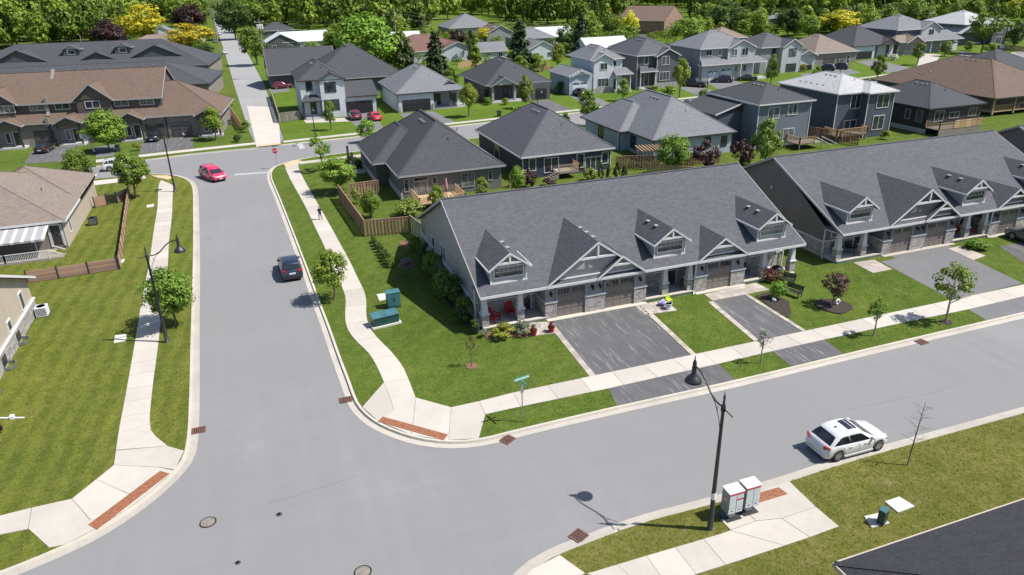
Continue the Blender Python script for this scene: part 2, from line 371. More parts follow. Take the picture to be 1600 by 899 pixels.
M = dict(
    trim=m_plain('white_trim', (0.54, 0.54, 0.55), 0.5, var=0.06), black=m_plain('black_metal', (0.018, 0.018, 0.021), 0.42),
    grey_trim=m_plain('grey_trim', (0.30, 0.30, 0.31), 0.5, var=0.06), dark_trim=m_plain('dark_trim', (0.035, 0.036, 0.04), 0.5),
    glass=m_glass('window_glass'), curtain=m_glass('curtained_glass', (0.075, 0.078, 0.08), 0.12), blind=m_plain('window_blind', (0.42, 0.42, 0.40), 0.7),
    concrete=m_concrete('pavement_concrete', (0.425, 0.395, 0.355)), kerb=m_concrete('kerb_concrete', (0.41, 0.38, 0.33), 0.2),
    gutter=m_concrete('gutter_concrete', (0.36, 0.335, 0.30), 0.22), slabc=m_concrete('porch_concrete', (0.40, 0.40, 0.40)),
    paver=m_concrete('paver_stone', (0.36, 0.325, 0.29), 0.25), padc=m_concrete('utility_pad', (0.5, 0.49, 0.46)),
    road=m_asphalt('road_asphalt', (0.206, 0.206, 0.211)), drive=m_asphalt('driveway_asphalt', (0.098, 0.098, 0.104), 0.85, worn=(0.25, 0.25, 0.255)),
    drive2=m_asphalt('driveway_pale', (0.150, 0.151, 0.158), 0.3, worn=(0.2, 0.2, 0.2)),
    lawn=m_grass('lawn_grass', (0.058, 0.098, 0.014), (0.116, 0.160, 0.027), dryness=0.2, stripe=.1, ang=rad(30), per=.7),
    lawn_n=m_grass('lawn_north_grass', (0.066, 0.120, 0.012), (0.128, 0.192, 0.024), dryness=0.10),
    lawn_dry=m_grass('lawn_dry_grass', (0.100, 0.116, 0.022), (0.170, 0.168, 0.040), dryness=0.6),
    lawn_west=m_grass('lawn_mown_grass', (0.068, 0.102, 0.014), (0.150, 0.166, 0.030), dryness=0.28, stripe=0.3, ang=rad(4), per=.62),
    meadow=m_grass('meadow_grass', (0.05, 0.085, 0.016), (0.08, 0.11, 0.025)),
    mulch=m_plain('mulch', (0.035, 0.026, 0.021), 0.95, var=0.5, scale=9, bump=0.8), mulch_red=m_plain('mulch_red', (0.16, 0.085, 0.055), 0.95, var=0.4, scale=9, bump=0.8),
    tactile=m_plain('rusty_iron', (0.235, 0.092, 0.045), 0.8, var=0.3, scale=6, bump=0.3), grate=m_plain('grate_iron', (0.13, 0.062, 0.045), 0.75, var=0.3, scale=9),
    manhole=m_plain('manhole_iron', (0.20, 0.175, 0.155), 0.75, var=0.3, scale=7), crackm=m_plain('crack_sealant', (0.125, 0.125, 0.128), 0.9), hole=m_plain('drain_dark', (0.012, 0.011, 0.011), 0.9),
    paint=m_plain('road_paint', (0.36, 0.36, 0.36), 0.8, var=0.3, scale=5), ochre=m_plain('ochre_paving', (0.47, 0.36, 0.21), 0.85, var=0.2, scale=4),
    slate=m_shingle('slate_shingles', (0.082, 0.085, 0.098), row=.2), slate_rows=m_shingle('slate_gable_shingles', (0.078, 0.081, 0.092), row=.27, deep=True), brownroof=m_shingle('brown_shingles', (0.128, 0.090, 0.070)), nearblack=m_shingle('black_shingles', (0.034, 0.035, 0.041)), cream=m_plain('cream_trim', (0.42, 0.37, 0.30), 0.5, var=.08), tanroof=m_shingle('tan_shingles', (0.190, 0.153, 0.132)),
    silver=m_shingle('silver_shingles', (0.36, 0.365, 0.375)), charcoal=m_shingle('charcoal_shingles', (0.056, 0.059, 0.068)), greyroof=m_shingle('grey_shingles', (0.155, 0.162, 0.178)),
    redroof=m_shingle('red_brown_shingles', (0.15, 0.085, 0.07)), whiteroof=m_plain('white_metal_roof', (0.5, 0.52, 0.54), 0.5, var=0.08),
    bark=m_plain('bark', (0.11, 0.085, 0.065), 0.9, var=0.35, scale=5, bump=0.6), bark_pale=m_plain('bark_pale', (0.24, 0.21, 0.18), 0.9, var=0.3, scale=5, bump=0.5),
    cedar=m_wood('fence_wood', (0.29, 0.18, 0.115)), cedar_h=m_wood('fence_plank_wood', (0.33, 0.20, 0.15), 'x'), greywood=m_wood('weathered_wood', (0.25, 0.22, 0.19)), deck=m_wood('deck_wood', (0.40, 0.27, 0.15), 'x'),
)
# ------------------------------------------------------------------ the ground: one sheet to the horizon, streets, blocks of lawn, kerbs
LZ = 0.12
def px(pts, z=LZ): return [G(p[0], p[1], z).xy for p in pts]
b = MB(); b.poly([(-3000, -400, -0.06), (3000, -400, -0.06), (3000, 4000, -0.06), (-3000, 4000, -0.06)]); b.build('ground', M['meadow'], kind='structure')
b = MB(); b.poly([(-260, -40, 0), (420, -40, 0), (420, 190, 0), (-260, 190, 0)]); b.build('road', M['road'], kind='structure')

KW = smooth_path(px([(226, 272), (240, 272.5), (262, 273), (280, 276), (295, 282.6), (301.6, 294), (302, 325), (302, 400), (297.9, 525), (296, 625), (291.6, 705), (275, 733), (233, 772), (193, 801), (150, 828), (100, 853), (0, 894), (-160, 950)]), 2)
KE = smooth_path(px([(600, 232), (560, 236.5), (500, 244), (465, 250), (440, 256.5), (427, 263), (422.5, 275), (435, 302.6), (450, 340), (467.6, 385), (486, 432.5), (500, 472), (515, 510), (532.5, 560), (546, 594), (556, 622.5), (565, 638), (590, 660), (640, 680.5), (693, 689.5), (748, 687), (800, 673), (963, 635), (1148, 595), (1317.7, 554), (1450, 522.7), (1600, 488)]), 2)
KS = smooth_path(px([(1600, 645.6), (1432.8, 691.4), (1299.8, 729.7), (1233, 753), (1110, 789), (1004.8, 815.5), (914.8, 849.6), (866.7, 868), (831, 890), (800, 925), (790, 990)]), 2)
def ext(P, q): return P+[Vector(q)]
dE = (KE[-1]-KE[-8]).normalized(); KE.append(KE[-1]+dE*120)
dS = (KS[0]-KS[8]).normalized(); KS.insert(0, KS[0]+dS*120)
SC = [Vector(p) for p in ((16, 111.6), (33, 113.2), (55, 115), (73, 116.3), (100, 118.2), (128, 121.6), (150, 126.5), (185, 136), (260, 158), (330, 172))]
NCW = px([(150, 259.5), (225, 250), (302.5, 240), (352, 235.2), (401, 231)])
NCE = px([(438, 226.5), (470, 222.8), (557.7, 213.5), (630, 205), (710, 197.0), (800, 186.8), (850, 181.5), (900, 176), (955, 168.8), (1035, 160.8), (1125, 150.8), (1255, 137), (1387.7, 120.3), (1427.8, 111)])
NCE2 = NCE+[NCE[-1]+Vector((22, 5)), NCE[-1]+Vector((60, 18)), NCE[-1]+Vector((150, 40))]
FRL = [Vector(p) for p in ((-0.6, 140), (-2.4, 200), (-4.3, 275), (-8.0, 400), (-13, 560))]        # edges of the far street
FRR = [Vector(p) for p in ((4.9, 140), (4.8, 200), (3.2, 275), (-0.6, 400), (-5, 560))]
def block(name, pts, mat): b = MB(); b.prism(pts, -0.05, LZ, 0); return b.build(name, mat, kind='structure')
block('west_lawn', KW+[Vector((-200, KW[-1].y)), Vector((-200, KW[0].y-2))], M['lawn_west'])
block('east_lawn', list(reversed(KE))+[Vector(p) for p in SC]+[Vector((340, 172)), Vector((340, KE[-1].y))], M['lawn'])
block('south_lawn', KS+[Vector((KS[-1].x, -30)), Vector((KS[0].x, -30))], M['lawn_dry'])
block('north_lawn', NCE2+[Vector((420, 420)), Vector((420, 560))]+list(reversed(FRR))+[Vector((4.9, 128))], M['lawn_n'])
block('north_west_lawn', NCW+FRL+[Vector((-260, 560)), Vector((-260, NCW[0].y))], M['lawn'])
b = MB()
for i in range(len(FRL)-1): b.poly([(FRL[i].x, FRL[i].y, 0.008), (FRR[i].x, FRR[i].y, 0.008), (FRR[i+1].x, FRR[i+1].y, 0.008), (FRL[i+1].x, FRL[i+1].y, 0.008)])
b.build('far_street', m_asphalt('far_street_asphalt', (0.27, 0.27, 0.275)), kind='structure')
b = MB(); b.prism(px([(401, 230), (438, 226), (436.5, 195), (430.5, 168), (386, 166), (394, 200)], 0.0), 0.0, 0.03); b.build('concrete_approach', M['concrete'], kind='structure')

def kerb(path, side, name='kerb', gw=0.42):
    """kerb on path, the road to its `side` (+1 left of travel)"""
    P = resample(path, max(8, int(sum((path[i+1]-path[i]).length for i in range(len(path)-1))/0.8)))
    prof = [(-0.02, 0.125), (0.0, 0.150), (0.15, 0.150), (0.19, 0.012)]
    b = MB(); rows = [offset(P, side*d) for d, z in prof]
    for k in range(len(prof)-1):
        for i in range(len(P)-1):
            q = [(*rows[k][i], prof[k][1]), (*rows[k][i+1], prof[k][1]), (*rows[k+1][i+1], prof[k+1][1]), (*rows[k+1][i], prof[k+1][1])]
            b.poly(q if side < 0 else q[::-1])
    b.build(name, M['kerb'], kind='structure')
    b = MB(); A = offset(P, side*0.19); B_ = offset(P, side*(0.19+gw))
    for i in range(len(P)-1):
        q = [(*A[i], 0.006), (*A[i+1], 0.006), (*B_[i+1], 0.013), (*B_[i], 0.013)]; b.poly(q if side < 0 else q[::-1])
    b.build('gutter', M['gutter'], kind='structure')
kerb(KW, 1); kerb(KE, -1); kerb(KS, -1 if False else -1); kerb(NCW, -1, gw=0.3); kerb(NCE2, -1, gw=0.3)
kerb(list(reversed(SC)), -1 if False else -1, gw=0.3)

# pavements: every slab a piece of its own, recessed joints
slab_bed = m_concrete('joint_concrete', (0.29, 0.265, 0.24))
EXCL = []
def slab_poly(parent, pts, z=LZ+0.035, gap=0.018, mat=None, name='slab'):
    c = sum((Vector(p) for p in pts), Vector((0, 0)))/len(pts)
    Q = [Vector(p)+(c-Vector(p)).normalized()*gap for p in pts]
    EXCL.append([tuple(p) for p in pts]); b = MB(); b.prism(Q, LZ-0.02, z); return b.build(name, mat or M['concrete'], parent)
def pavement(name, Lp, Rp, step, world=False, mat=None, slabs=True, sm=2):
    L = smooth_path(px(Lp) if not world else Lp, sm); R = smooth_path(px(Rp) if not world else Rp, sm)
    n0 = 60; A = resample(L, n0); B_ = resample(R, n0)
    ln = sum((A[i+1]-A[i]).length+(B_[i+1]-B_[i]).length for i in range(n0))/2; n = max(1, round(ln/step))
    A = resample(L, n*3); D_ = resample(R, 240); B_ = [min(D_, key=lambda q: (q-a).length) for a in A]; B_[0] = D_[0]; B_[-1] = D_[-1]; b = MB()
    for i in range(n*3):
        b.poly([(*A[i], LZ+0.02), (*B_[i], LZ+0.02), (*B_[i+1], LZ+0.02), (*A[i+1], LZ+0.02)][::-1])
    EXCL.append([tuple(q) for q in A]+[tuple(q) for q in reversed(B_)]); root = b.build(name, slab_bed if slabs else (mat or M['concrete']), kind='structure')
    if slabs:
        for k in range(n):
            pts = [A[k*3+j] for j in range(4)]+[B_[k*3+3-j] for j in range(4)]
            slab_poly(root, pts, mat=mat)
    return root
pw = pavement('pavement', [(252, 282), (247, 290), (246.6, 325), (240, 360), (234, 407.8), (231.5, 420), (220, 477.6), (212.8, 525), (195, 625), (187, 665), (181, 704)],
              [(271, 290), (270, 300), (269, 340), (264, 375), (262.8, 412.8), (261, 430), (250, 512.6), (247.8, 537.7), (240, 592.7), (236.5, 625), (233.6, 655), (236, 673)], 1.75)
for P in ([(181, 704), (236, 673), (244, 682.6), (262, 697.6)], [(181, 705), (262, 697.6), (288, 705), (273, 735), (250, 731), (177.7, 727.6)],
          [(177.7, 727.6), (250, 731), (271, 736), (233, 771), (200, 772), (150, 750)], [(150, 750), (200, 772), (233, 771), (193, 800), (142, 814), (112.6, 780)],
          [(112.6, 780), (142, 814), (193, 800), (150, 827), (100, 852), (77, 857), (62.6, 844), (44, 827), (50, 794)], [(-60, 819), (0, 806.5), (50, 794), (44, 827.5), (0, 836.5), (-60, 851)]):
    slab_poly(pw, px(P))
pe = pavement('pavement', [(446, 257), (445, 262.5), (455, 283.8), (470, 310), (480, 328.8), (490, 351), (506, 383.8), (518, 412), (529, 437), (535, 450), (541, 467.6), (539, 487.6), (539.4, 505), (545, 520), (560, 537.7), (575, 550), (587.7, 570), (600, 598)],
              [(468, 254), (465, 261), (477.5, 286), (486, 300), (498.8, 322.5), (515, 351), (531, 380), (548.8, 412.5), (560, 437), (568, 452), (573, 467), (571.5, 495), (580, 517.6), (595, 534), (610, 547.7), (630, 572.7), (638, 592)], 3.4)
for P in ([(600, 598), (609, 620), (615, 641), (591, 659), (566, 637)], [(600, 598), (638, 592), (650, 622), (643, 680.5), (591, 659), (615, 641), (609, 620)],
          [(650, 622), (705, 637), (701, 688.5), (693, 688.5), (643, 680.5)], [(705, 637), (749, 627.5), (758.5, 648), (748, 686), (701, 688.5)]):
    slab_poly(pe, px(P))
pavement('pavement', [(749, 627.5), (800, 614.5), (1200, 529.8), (1600, 445), (1800, 402.6)], [(758.5, 648), (800, 638.8), (950, 607.8), (1123, 569), (1200, 551), (1287.6, 531.4), (1415, 504), (1513, 484), (1600, 463.5), (1800, 418)], 2.35, sm=0)
pn = pavement('pavement', [(916, 897.5), (1000, 872), (1126, 835), (1141, 829.5)], [(1010, 922), (1085.5, 899), (1200, 862.5), (1226, 853.5)], 1.6, sm=0)
for P in ([(1126, 813), (1165, 800.5), (1181, 815), (1141, 829)], [(1165, 800.5), (1183, 768), (1233, 752.6), (1275, 793), (1221, 811), (1181, 815)],
          [(1141, 829.5), (1181, 815), (1221, 811), (1265, 840.5), (1226, 853.5)], [(1221, 811), (1275, 793), (1311, 823.4), (1265, 840.5)], [(875, 868), (915, 897), (860, 915), (800, 925), (831, 890)]):
    slab_poly(pn, px(P))
pavement('pavement', [(150, 250), (220, 242), (300, 233), (398.8, 222.8)], [(150, 254.5), (220, 246), (300, 236.8), (400, 226)], 3.0, slabs=False)
pavement('pavement', [(442.6, 220.3), (555, 207.8), (710, 191.6), (800, 181.8), (850, 176.6), (900, 171.3), (955, 164.6), (1035, 156.8), (1125, 147), (1255, 133.4), (1387.7, 116.4), (1440, 105)],
         [(443, 223.4), (555, 210.7), (710, 194.4), (800, 184.4), (850, 179.2), (900, 173.7), (955, 166.8), (1035, 158.9), (1125, 149), (1255, 135.3), (1387.7, 118), (1442, 106.5)], 3.0, slabs=False)
pavement('pavement', [(226, 273.8), (180, 279.5), (130, 285)], [(228, 279), (180, 286), (130, 292)], 3.0, slabs=False, sm=0)
pavement('pavement', [(468, 253), (500, 249.5), (560, 242), (600, 237)], [(468, 257), (500, 253.5), (560, 246), (600, 241)], 3.0, slabs=False, sm=0)

def sheet(name, pts, mat, z=LZ+0.012, kind='structure', parent=None, base=LZ-0.02):
    EXCL.append([tuple(p) for p in px(pts)]); b = MB(); b.prism(px(pts), base, z); return b.build(name, mat, parent, kind)
DR1 = dict(drive=M['drive'], pale=M['drive2'])
sheet('driveway', [(861, 503), (998, 479.3), (1079.5, 556), (929.5, 587)], M['drive']); sheet('driveway', [(950, 606), (1122, 568), (1148.5, 594), (964.5, 634)], M['drive'])
sheet('driveway', [(1114, 471), (1162, 461), (1252.5, 518), (1186, 533)], M['drive']); sheet('driveway', [(1206, 548.5), (1287, 530.5), (1317.5, 553), (1236, 572.5)], M['drive'])
sheet('driveway', [(1376, 409), (1484, 388.5), (1598, 443), (1490, 469.5)], M['drive2']); sheet('driveway', [(1512, 483), (1605, 461.5), (1640, 479), (1543, 502)], M['drive2'])
sheet('driveway', [(1561, 385.5), (1620, 374), (1680, 420), (1640, 437)], M['drive'])
# paver borders and little walks: pavers as pieces
def paver_strip(L, R, step, rows=1, name='paver_border'):
    L = px(L); R = px(R); n = max(1, round(((L[-1]-L[0]).length)/step)); A = resample(L, n); B_ = resample(R, n)
    b = MB(); b.prism(list(A)+list(reversed(B_)), LZ-0.02, LZ+0.012); root = b.build(name, slab_bed, kind='structure')
    for i in range(n):
        for r in range(rows):
            q = [A[i].lerp(B_[i], r/rows), A[i].lerp(B_[i], (r+1)/rows), A[i+1].lerp(B_[i+1], (r+1)/rows), A[i+1].lerp(B_[i+1], r/rows)]
            slab_poly(root, q, LZ+0.026+random.Random(i*7+r).uniform(0, .008), 0.012, M['paver'], 'paver')
    return root
paver_strip([(854, 505), (922, 590)], [(862, 503), (930.5, 587)], 0.45)
paver_strip([(999, 479.5), (1080.5, 556)], [(1006.5, 478), (1088, 554)], 0.45)
paver_strip([(1106, 472.5), (1178, 533.5)], [(1113.5, 471), (1185.5, 532)], 0.45)
paver_strip([(1163, 461), (1253, 518)], [(1168, 459.8), (1259, 516.5)], 0.45)
paver_strip([(829, 504), (819, 527)], [(861, 503.5), (868.5, 521)], 0.42, 6, 'paver_walk')
paver_strip([(992, 478.5), (1008, 492.5)], [(1039, 468.8), (1058, 485.6)], 0.42, 7, 'paver_walk')
paver_strip([(1100, 460.5), (1113.5, 470.5)], [(1181, 442.5), (1203, 453)], 0.42, 8, 'paver_walk')
paver_strip([(1332.7, 411), (1364, 427)], [(1366, 406), (1394, 421.5)], 0.9, 2, 'paver_walk')
paver_strip([(1481, 389), (1521, 407)], [(1500, 385), (1540, 400)], 0.9, 1, 'paver_walk')
# driveways and walks across the street
for P, k in ([(539, 181.5), (585, 175.2), (600, 203), (566, 207)], 'pale'), ([(623, 178.5), (676, 174), (713, 191.5), (652, 198)], 'pale'), ([(836, 157.5), (858, 156), (893, 171.8), (843, 177)], 'drive'), \
            ([(890, 150.2), (921, 147.5), (957, 164), (920, 168)], 'pale'), ([(1060, 137), (1090, 134), (1128, 146.5), (1090, 150.5)], 'pale'), ([(1103, 129.4), (1145, 125.5), (1190, 139), (1135, 146)], 'pale'), \
            ([(1250, 116), (1276, 113), (1310, 126), (1275, 130)], 'pale'), ([(1276, 103), (1306, 100.5), (1345, 114), (1300, 120)], 'pale'), ([(1338, 96.5), (1366, 93), (1428, 108), (1387, 114)], 'pale'), \
            ([(1440, 83), (1470, 86), (1460, 101), (1432, 106)], 'concrete'), ([(1498, 80), (1530, 84), (1560, 92), (1500, 94)], 'pale'), \
            ([(50, 236), (95, 230), (125, 226), (104, 252), (38, 256)], 'drive'), ([(219, 225), (260, 217), (301, 213), (302, 232), (219, 241)], 'drive'), ([(150, 230), (180, 226), (178, 243), (150, 247)], 'pale'):
    sheet('driveway', P, M['concrete'] if k == 'concrete' else DR1[k])
sheet('garden_path', [(474, 187.5), (538, 184.5), (548, 190), (478, 192.5)], M['concrete'])
for x0, x1, dx, dy in ((19.2, 27.9, 0, 0), (32.5, 37.4, 0, 0), (19.2, 27.9, 33.7, .6), (32.5, 37.4, 33.7, .6)):
    b = MB(); b.prism([(x0+dx, 46.35+dy), (x1+dx, 46.35+dy), (x1+dx, 47.1+dy), (x0+dx, 47.1+dy)], LZ-.02, LZ+.05); b.build('garage_apron', M['kerb'], kind='structure')
    if x0 < 30: b = MB(); b.prism([(x0+dx+.8, 45.4+dy), (x1+dx-.9, 45.4+dy), (x1+dx-.9, 46.36+dy), (x0+dx+.8, 46.36+dy)], LZ-.02, LZ+.011); b.build('driveway', M['drive' if dx == 0 else 'drive2'], kind='structure')
# planting beds
sheet('mulch_bed', [(1200, 457), (1213, 462), (1233, 472), (1236, 490), (1232, 497), (1222, 494), (1195, 474), (1180, 463)], M['mulch'], z=LZ+0.05)
sheet('mulch_bed', [(758, 525), (760, 531), (796, 527), (821, 527), (832, 522), (829, 513), (800, 515), (765, 520)], M['mulch_red'], z=LZ+0.05)
def disc_bed(c, r, mat, rim=0.08):
    q = G(c[0], c[1], LZ); rr = random.Random(int(c[0])); b = MB()
    pts = [(q.x+r*math.cos(t*0.3927)*rr.uniform(.9, 1.1), q.y+r*math.sin(t*0.3927)*rr.uniform(.9, 1.1)) for t in range(16)]
    b.prism(pts, LZ-0.02, LZ+rim); return b.build('mulch_bed', mat, kind='structure')
disc_bed((1302, 479), 1.35, M['mulch']); disc_bed((737, 572.5), 0.42, M['mulch_red'], 0.04); disc_bed((1478.5, 503.5), 0.45, M['mulch'], 0.04)
sheet('mulch_bed', [(690, 460), (700, 455), (742, 500), (735, 512), (715, 495)], M['mulch'], z=LZ+0.04)
sheet('mulch_bed', [(622, 380), (634, 374), (646, 385), (640, 392)], M['mulch_red'], z=LZ+0.04)
# tactile plates, ochre corners, road paint
def tactile(P, z, label, mat='tactile', name='tactile_plate'):
    Q = px(P, z); b = MB(); b.prism(Q, LZ, z)
    e1 = Q[1]-Q[0]; e2 = Q[3]-Q[0]; n1 = max(2, int(e1.length/0.13)); n2 = max(2, int(e2.length/0.13))
    if mat == 'tactile':
        for i in range(n1):
            for j in range(n2):
                u = (i+.5)/n1; v = (j+.5)/n2; c = Q[0].lerp(Q[1], u).lerp(Q[3].lerp(Q[2], u), v); b.box(c.x-.022, c.y-.022, z-.002, c.x+.022, c.y+.022, z+.008)
    tag(b.build(name, M[mat]), label, 'tactile paving')
tactile([(137.5, 820), (250, 735.8), (265, 740), (151, 828)], LZ+0.045, 'long rusty tactile strip on the pavement corner beside the west lawn')
tactile([(590, 659), (598, 651), (700, 679), (693, 688)], LZ+0.045, 'rusty tactile strip on the pavement corner below the townhouse lawn')
tactile([(1181, 771), (1217, 761.5), (1231, 772), (1181, 787)], LZ+0.045, 'short rusty tactile plate on the pavement beside the white mailboxes')
for P in ([(236, 274.6), (262, 274.6), (272, 278), (262, 281), (246, 278)], [(443, 257), (463, 250.5), (472, 252), (455, 259), (447, 262)], [(405, 229.5), (437, 226), (437, 223.5), (405, 226.5)]):
    b = MB(); b.prism(px(P), LZ, LZ+0.042); b.build('ochre_paving', M['ochre'], kind='structure')
b = MB()
for P in ([(366, 272.2), (422, 268.5), (422, 270.5), (366, 274.6)], [(464, 226), (472, 224), (477, 232), (469, 233.5)]):
    b.poly([(*q, 0.018) for q in px(P, 0.0)][::-1])
b.build('road_marking', M['paint'], kind='structure')
for C_ in ([(420, 786), (452, 778), (488, 766), (520, 757), (566, 742)], [(1330, 640), (1380, 628), (1445, 618), (1500, 600)]):
    Pk = smooth_path(px(C_, 0), 2); Qk = offset(Pk, .022); b = MB()
    for i in range(len(Pk)-1): b.poly([(*Pk[i], .005), (*Pk[i+1], .005), (*Qk[i+1], .005), (*Qk[i], .005)])
    b.build('road_crack', M['crackm'], kind='structure')
# drains and manhole covers
def drain(p, ang, label, w=0.62, l=0.75):
    c = G(p[0], p[1], 0); t = thing('storm_drain', label, 'drain', (c.x, c.y, 0.014), ang, 'iron storm drains along the kerbs')
    b = MB(); b.box(-l/2, -w/2, 0, l/2, w/2, 0.006); b.build('drain_pit', M['hole'], t)
    b = MB()
    for s in (-1, 1): b.box(-l/2, s*w/2-.03, .002, l/2, s*w/2+.03, .03); b.box(s*l/2-.03, -w/2+.03, .002, s*l/2+.03, w/2-.03, .03)
    b.build('rim', M['grate'], t)
    for i in range(6):
        x = -l/2+l*(i+.5)/6; b = MB(); b.box(x-.025, -w/2+.03, .002, x+.025, w/2-.03, .026); b.build('bar', M['grate'], t)
    b = MB()
    for i in range(3): b.box(-l/2+.03, -w/2+w*(i+1)/4-.018, .004, l/2-.03, -w/2+w*(i+1)/4+.018, .023)
    b.build('cross_bar', M['grate'], t)
drain((310.5, 673), 0.0, 'rusty storm drain by the kerb of the west boulevard grass'); drain((540, 625.5), 0.0, 'rusty storm drain by the kerb at the end of the east boulevard')
drain((793, 687.5), 0.55, 'rusty storm drain at the kerb below the street name sign'); drain((904, 838), 0.45, 'broken rusty storm drain beside the kerb left of the near lamp post', .66, .74)
drain((1440, 535), 0.1, 'brown storm drain in the gutter below the leaning pale green tree'); drain((1532, 0), 0, 'x') if False else None
def manhole(p, r, label):
    c = G(p[0], p[1], 0); t = thing('manhole_cover', label, 'manhole cover', (c.x, c.y, 0.004), 0, None)
    b = MB(); b.lathe([(r+.05, 0), (r+.05, .012), (r, .012), (r, .004), (0, .004)], n=24); b.build('ring', M['hole'], t)
    b = MB(); b.lathe([(r-.02, .004), (r-.02, .022), (0, .022)], n=24); b.build('cover', M['manhole'], t)
    b = MB()
    for i in range(-4, 5):
        for j in range(-4, 5):
            x, y = i*r/5, j*r/5
            if x*x+y*y < (r*.85)**2 and (i+j) % 2 == 0: b.box(x-.028, y-.028, .02, x+.028, y+.028, .030)
    b.build('tread', M['manhole'], t)
manhole((325, 816.5), .36, 'brown round manhole cover in the asphalt near the long rusty strip'); manhole((567, 894), .36, 'round manhole cover in the road at the bottom edge')
manhole((436, 804), .1, 'small round valve cap in the middle of the junction'); manhole((371.5, 879.5), .08, 'tiny valve cap near the bottom of the junction')
# ------------------------------------------------------------------ building kit
ROT = dict(S=0.0, E=math.pi/2, N=math.pi, W=-math.pi/2)     # the way a piece faces; unrotated it faces -y
_cache = {}
_wr = random.Random(3)
def window(root, side, x, y, z, w_, h, nx=2, frame='trim', name='window', grid=0, ny=1, t=0.09):
    """frame (part) with one pane (sub-part) per light; x, y on the wall plane, z the sill"""
    k = ('win', round(w_, 2), round(h, 2), nx, frame, grid, ny, t)
    if k not in _cache:
        b = MB(); f = t; d = 0.07
        b.box(-w_/2-f, -d, -f, w_/2+f, 0.03, 0); b.box(-w_/2-f, -d, h, w_/2+f, 0.03, h+f)
        b.box(-w_/2-f, -d+.002, 0, -w_/2, 0.03, h); b.box(w_/2, -d+.002, 0, w_/2+f, 0.03, h)
        for i in range(1, nx): q = -w_/2+w_*i/nx; b.box(q-.035, -d+.006, 0, q+.035, .03, h)
        for j in range(1, ny): q = h*j/ny; b.box(-w_/2, -d+.01, q-.03, w_/2, .03, q+.03)
        if grid:
            for i in range(1, grid*nx):
                if i % grid: q = -w_/2+w_*i/(grid*nx); b.box(q-.014, -d+.03, h*.52, q+.014, -.015, h)
            b.box(-w_/2, -d+.031, h*.5, w_/2, -.016, h*.5+.028)
        cw = w_/nx; p = MB(); p.box(-cw/2+.03, -.028, .02, cw/2-.03, -.012, h-.02)
        _cache[k] = (b.data('window', M[frame]), p.data('pane', M['glass']), p.data('pane', M['curtain']))
    fm, pm, p2 = _cache[k]; pm = p2 if _wr.random() < .3 else pm
    o = inst(name, fm, root, (x, y, z), (0, 0, ROT[side] if isinstance(side, str) else side))
    for i in range(nx): inst('pane', pm, o, (-w_/2+w_*(i+.5)/nx, 0, 0))
    return o
def garage_door(root, side, x, y, z, w_, h, mat='doorbrown', glass=True, rows=4, cols=2):
    k = ('gd', round(w_, 2), round(h, 2), mat, rows, cols)
    if k not in _cache:
        b = MB(); b.box(-w_/2, -.01, 0, w_/2, .06, h); ph = h/rows
        p = MB(); p.box(-w_/2+.01, -.035, .012, w_/2-.01, -.011, ph-.012); n = cols*2
        for i in range(n):
            c = -w_/2+w_*(i+.5)/n; p.box(c-w_/n/2+.09, -.05, .09, c+w_/n/2-.09, -.034, ph-.09)
        q = MB(); q.box(-w_/2+.01, -.035, .012, w_/2-.01, -.011, ph-.012)
        g = MB(); cw = w_/cols
        for i in range(4):
            c = -cw/2+.1+(cw-.2)*(i+.5)/4; g.box(c-(cw-.2)/8+.03, -.045, .1, c+(cw-.2)/8-.03, -.03, ph-.08)
        _cache[k] = (b.data('garage_door', M[mat]), p.data('panel', M[mat]), q.data('panel', M[mat]), g.data('pane', M['glass']))
    fm, pm, qm, gm = _cache[k]
    o = inst('garage_door', fm, root, (x, y, z), (0, 0, ROT[side])); ph = h/rows
    for r in range(rows-1): inst('panel', pm, o, (0, 0, r*ph))
    inst('panel', qm if glass else pm, o, (0, 0, (rows-1)*ph))
    if glass:
        for i in range(cols): inst('pane', gm, o, (-w_/2+w_*(i+.5)/cols, 0, (rows-1)*ph))
    return o
def door(root, side, x, y, z, w_=0.95, h=2.1, mat='dark_trim', frame='trim', lite=True):
    k = ('door', w_, h, mat, frame, lite)
    if k not in _cache:
        b = MB(); b.box(-w_/2-.1, -.06, 0, -w_/2, .03, h+.1); b.box(w_/2, -.06, 0, w_/2+.1, .03, h+.1); b.box(-w_/2, -.06, h, w_/2, .03, h+.1)
        b.box(-w_/2, -.02, 0, w_/2, .02, h, 1)
        p = MB(); p.box(-w_/4, -.035, h*.45, w_/4, -.021, h*.9)
        hd = MB(); hd.box(w_*.36, -.08, 1.0, w_*.42, -.021, 1.06)
        _cache[k] = (b.data('door', [M[frame], M[mat]]), p.data('pane', M['glass']), hd.data('handle', M['trim']))
    a, p, hd = _cache[k]; o = inst('door', a, root, (x, y, z), (0, 0, ROT[side]))
    if lite: inst('pane', p, o)
    inst('handle', hd, o); return o

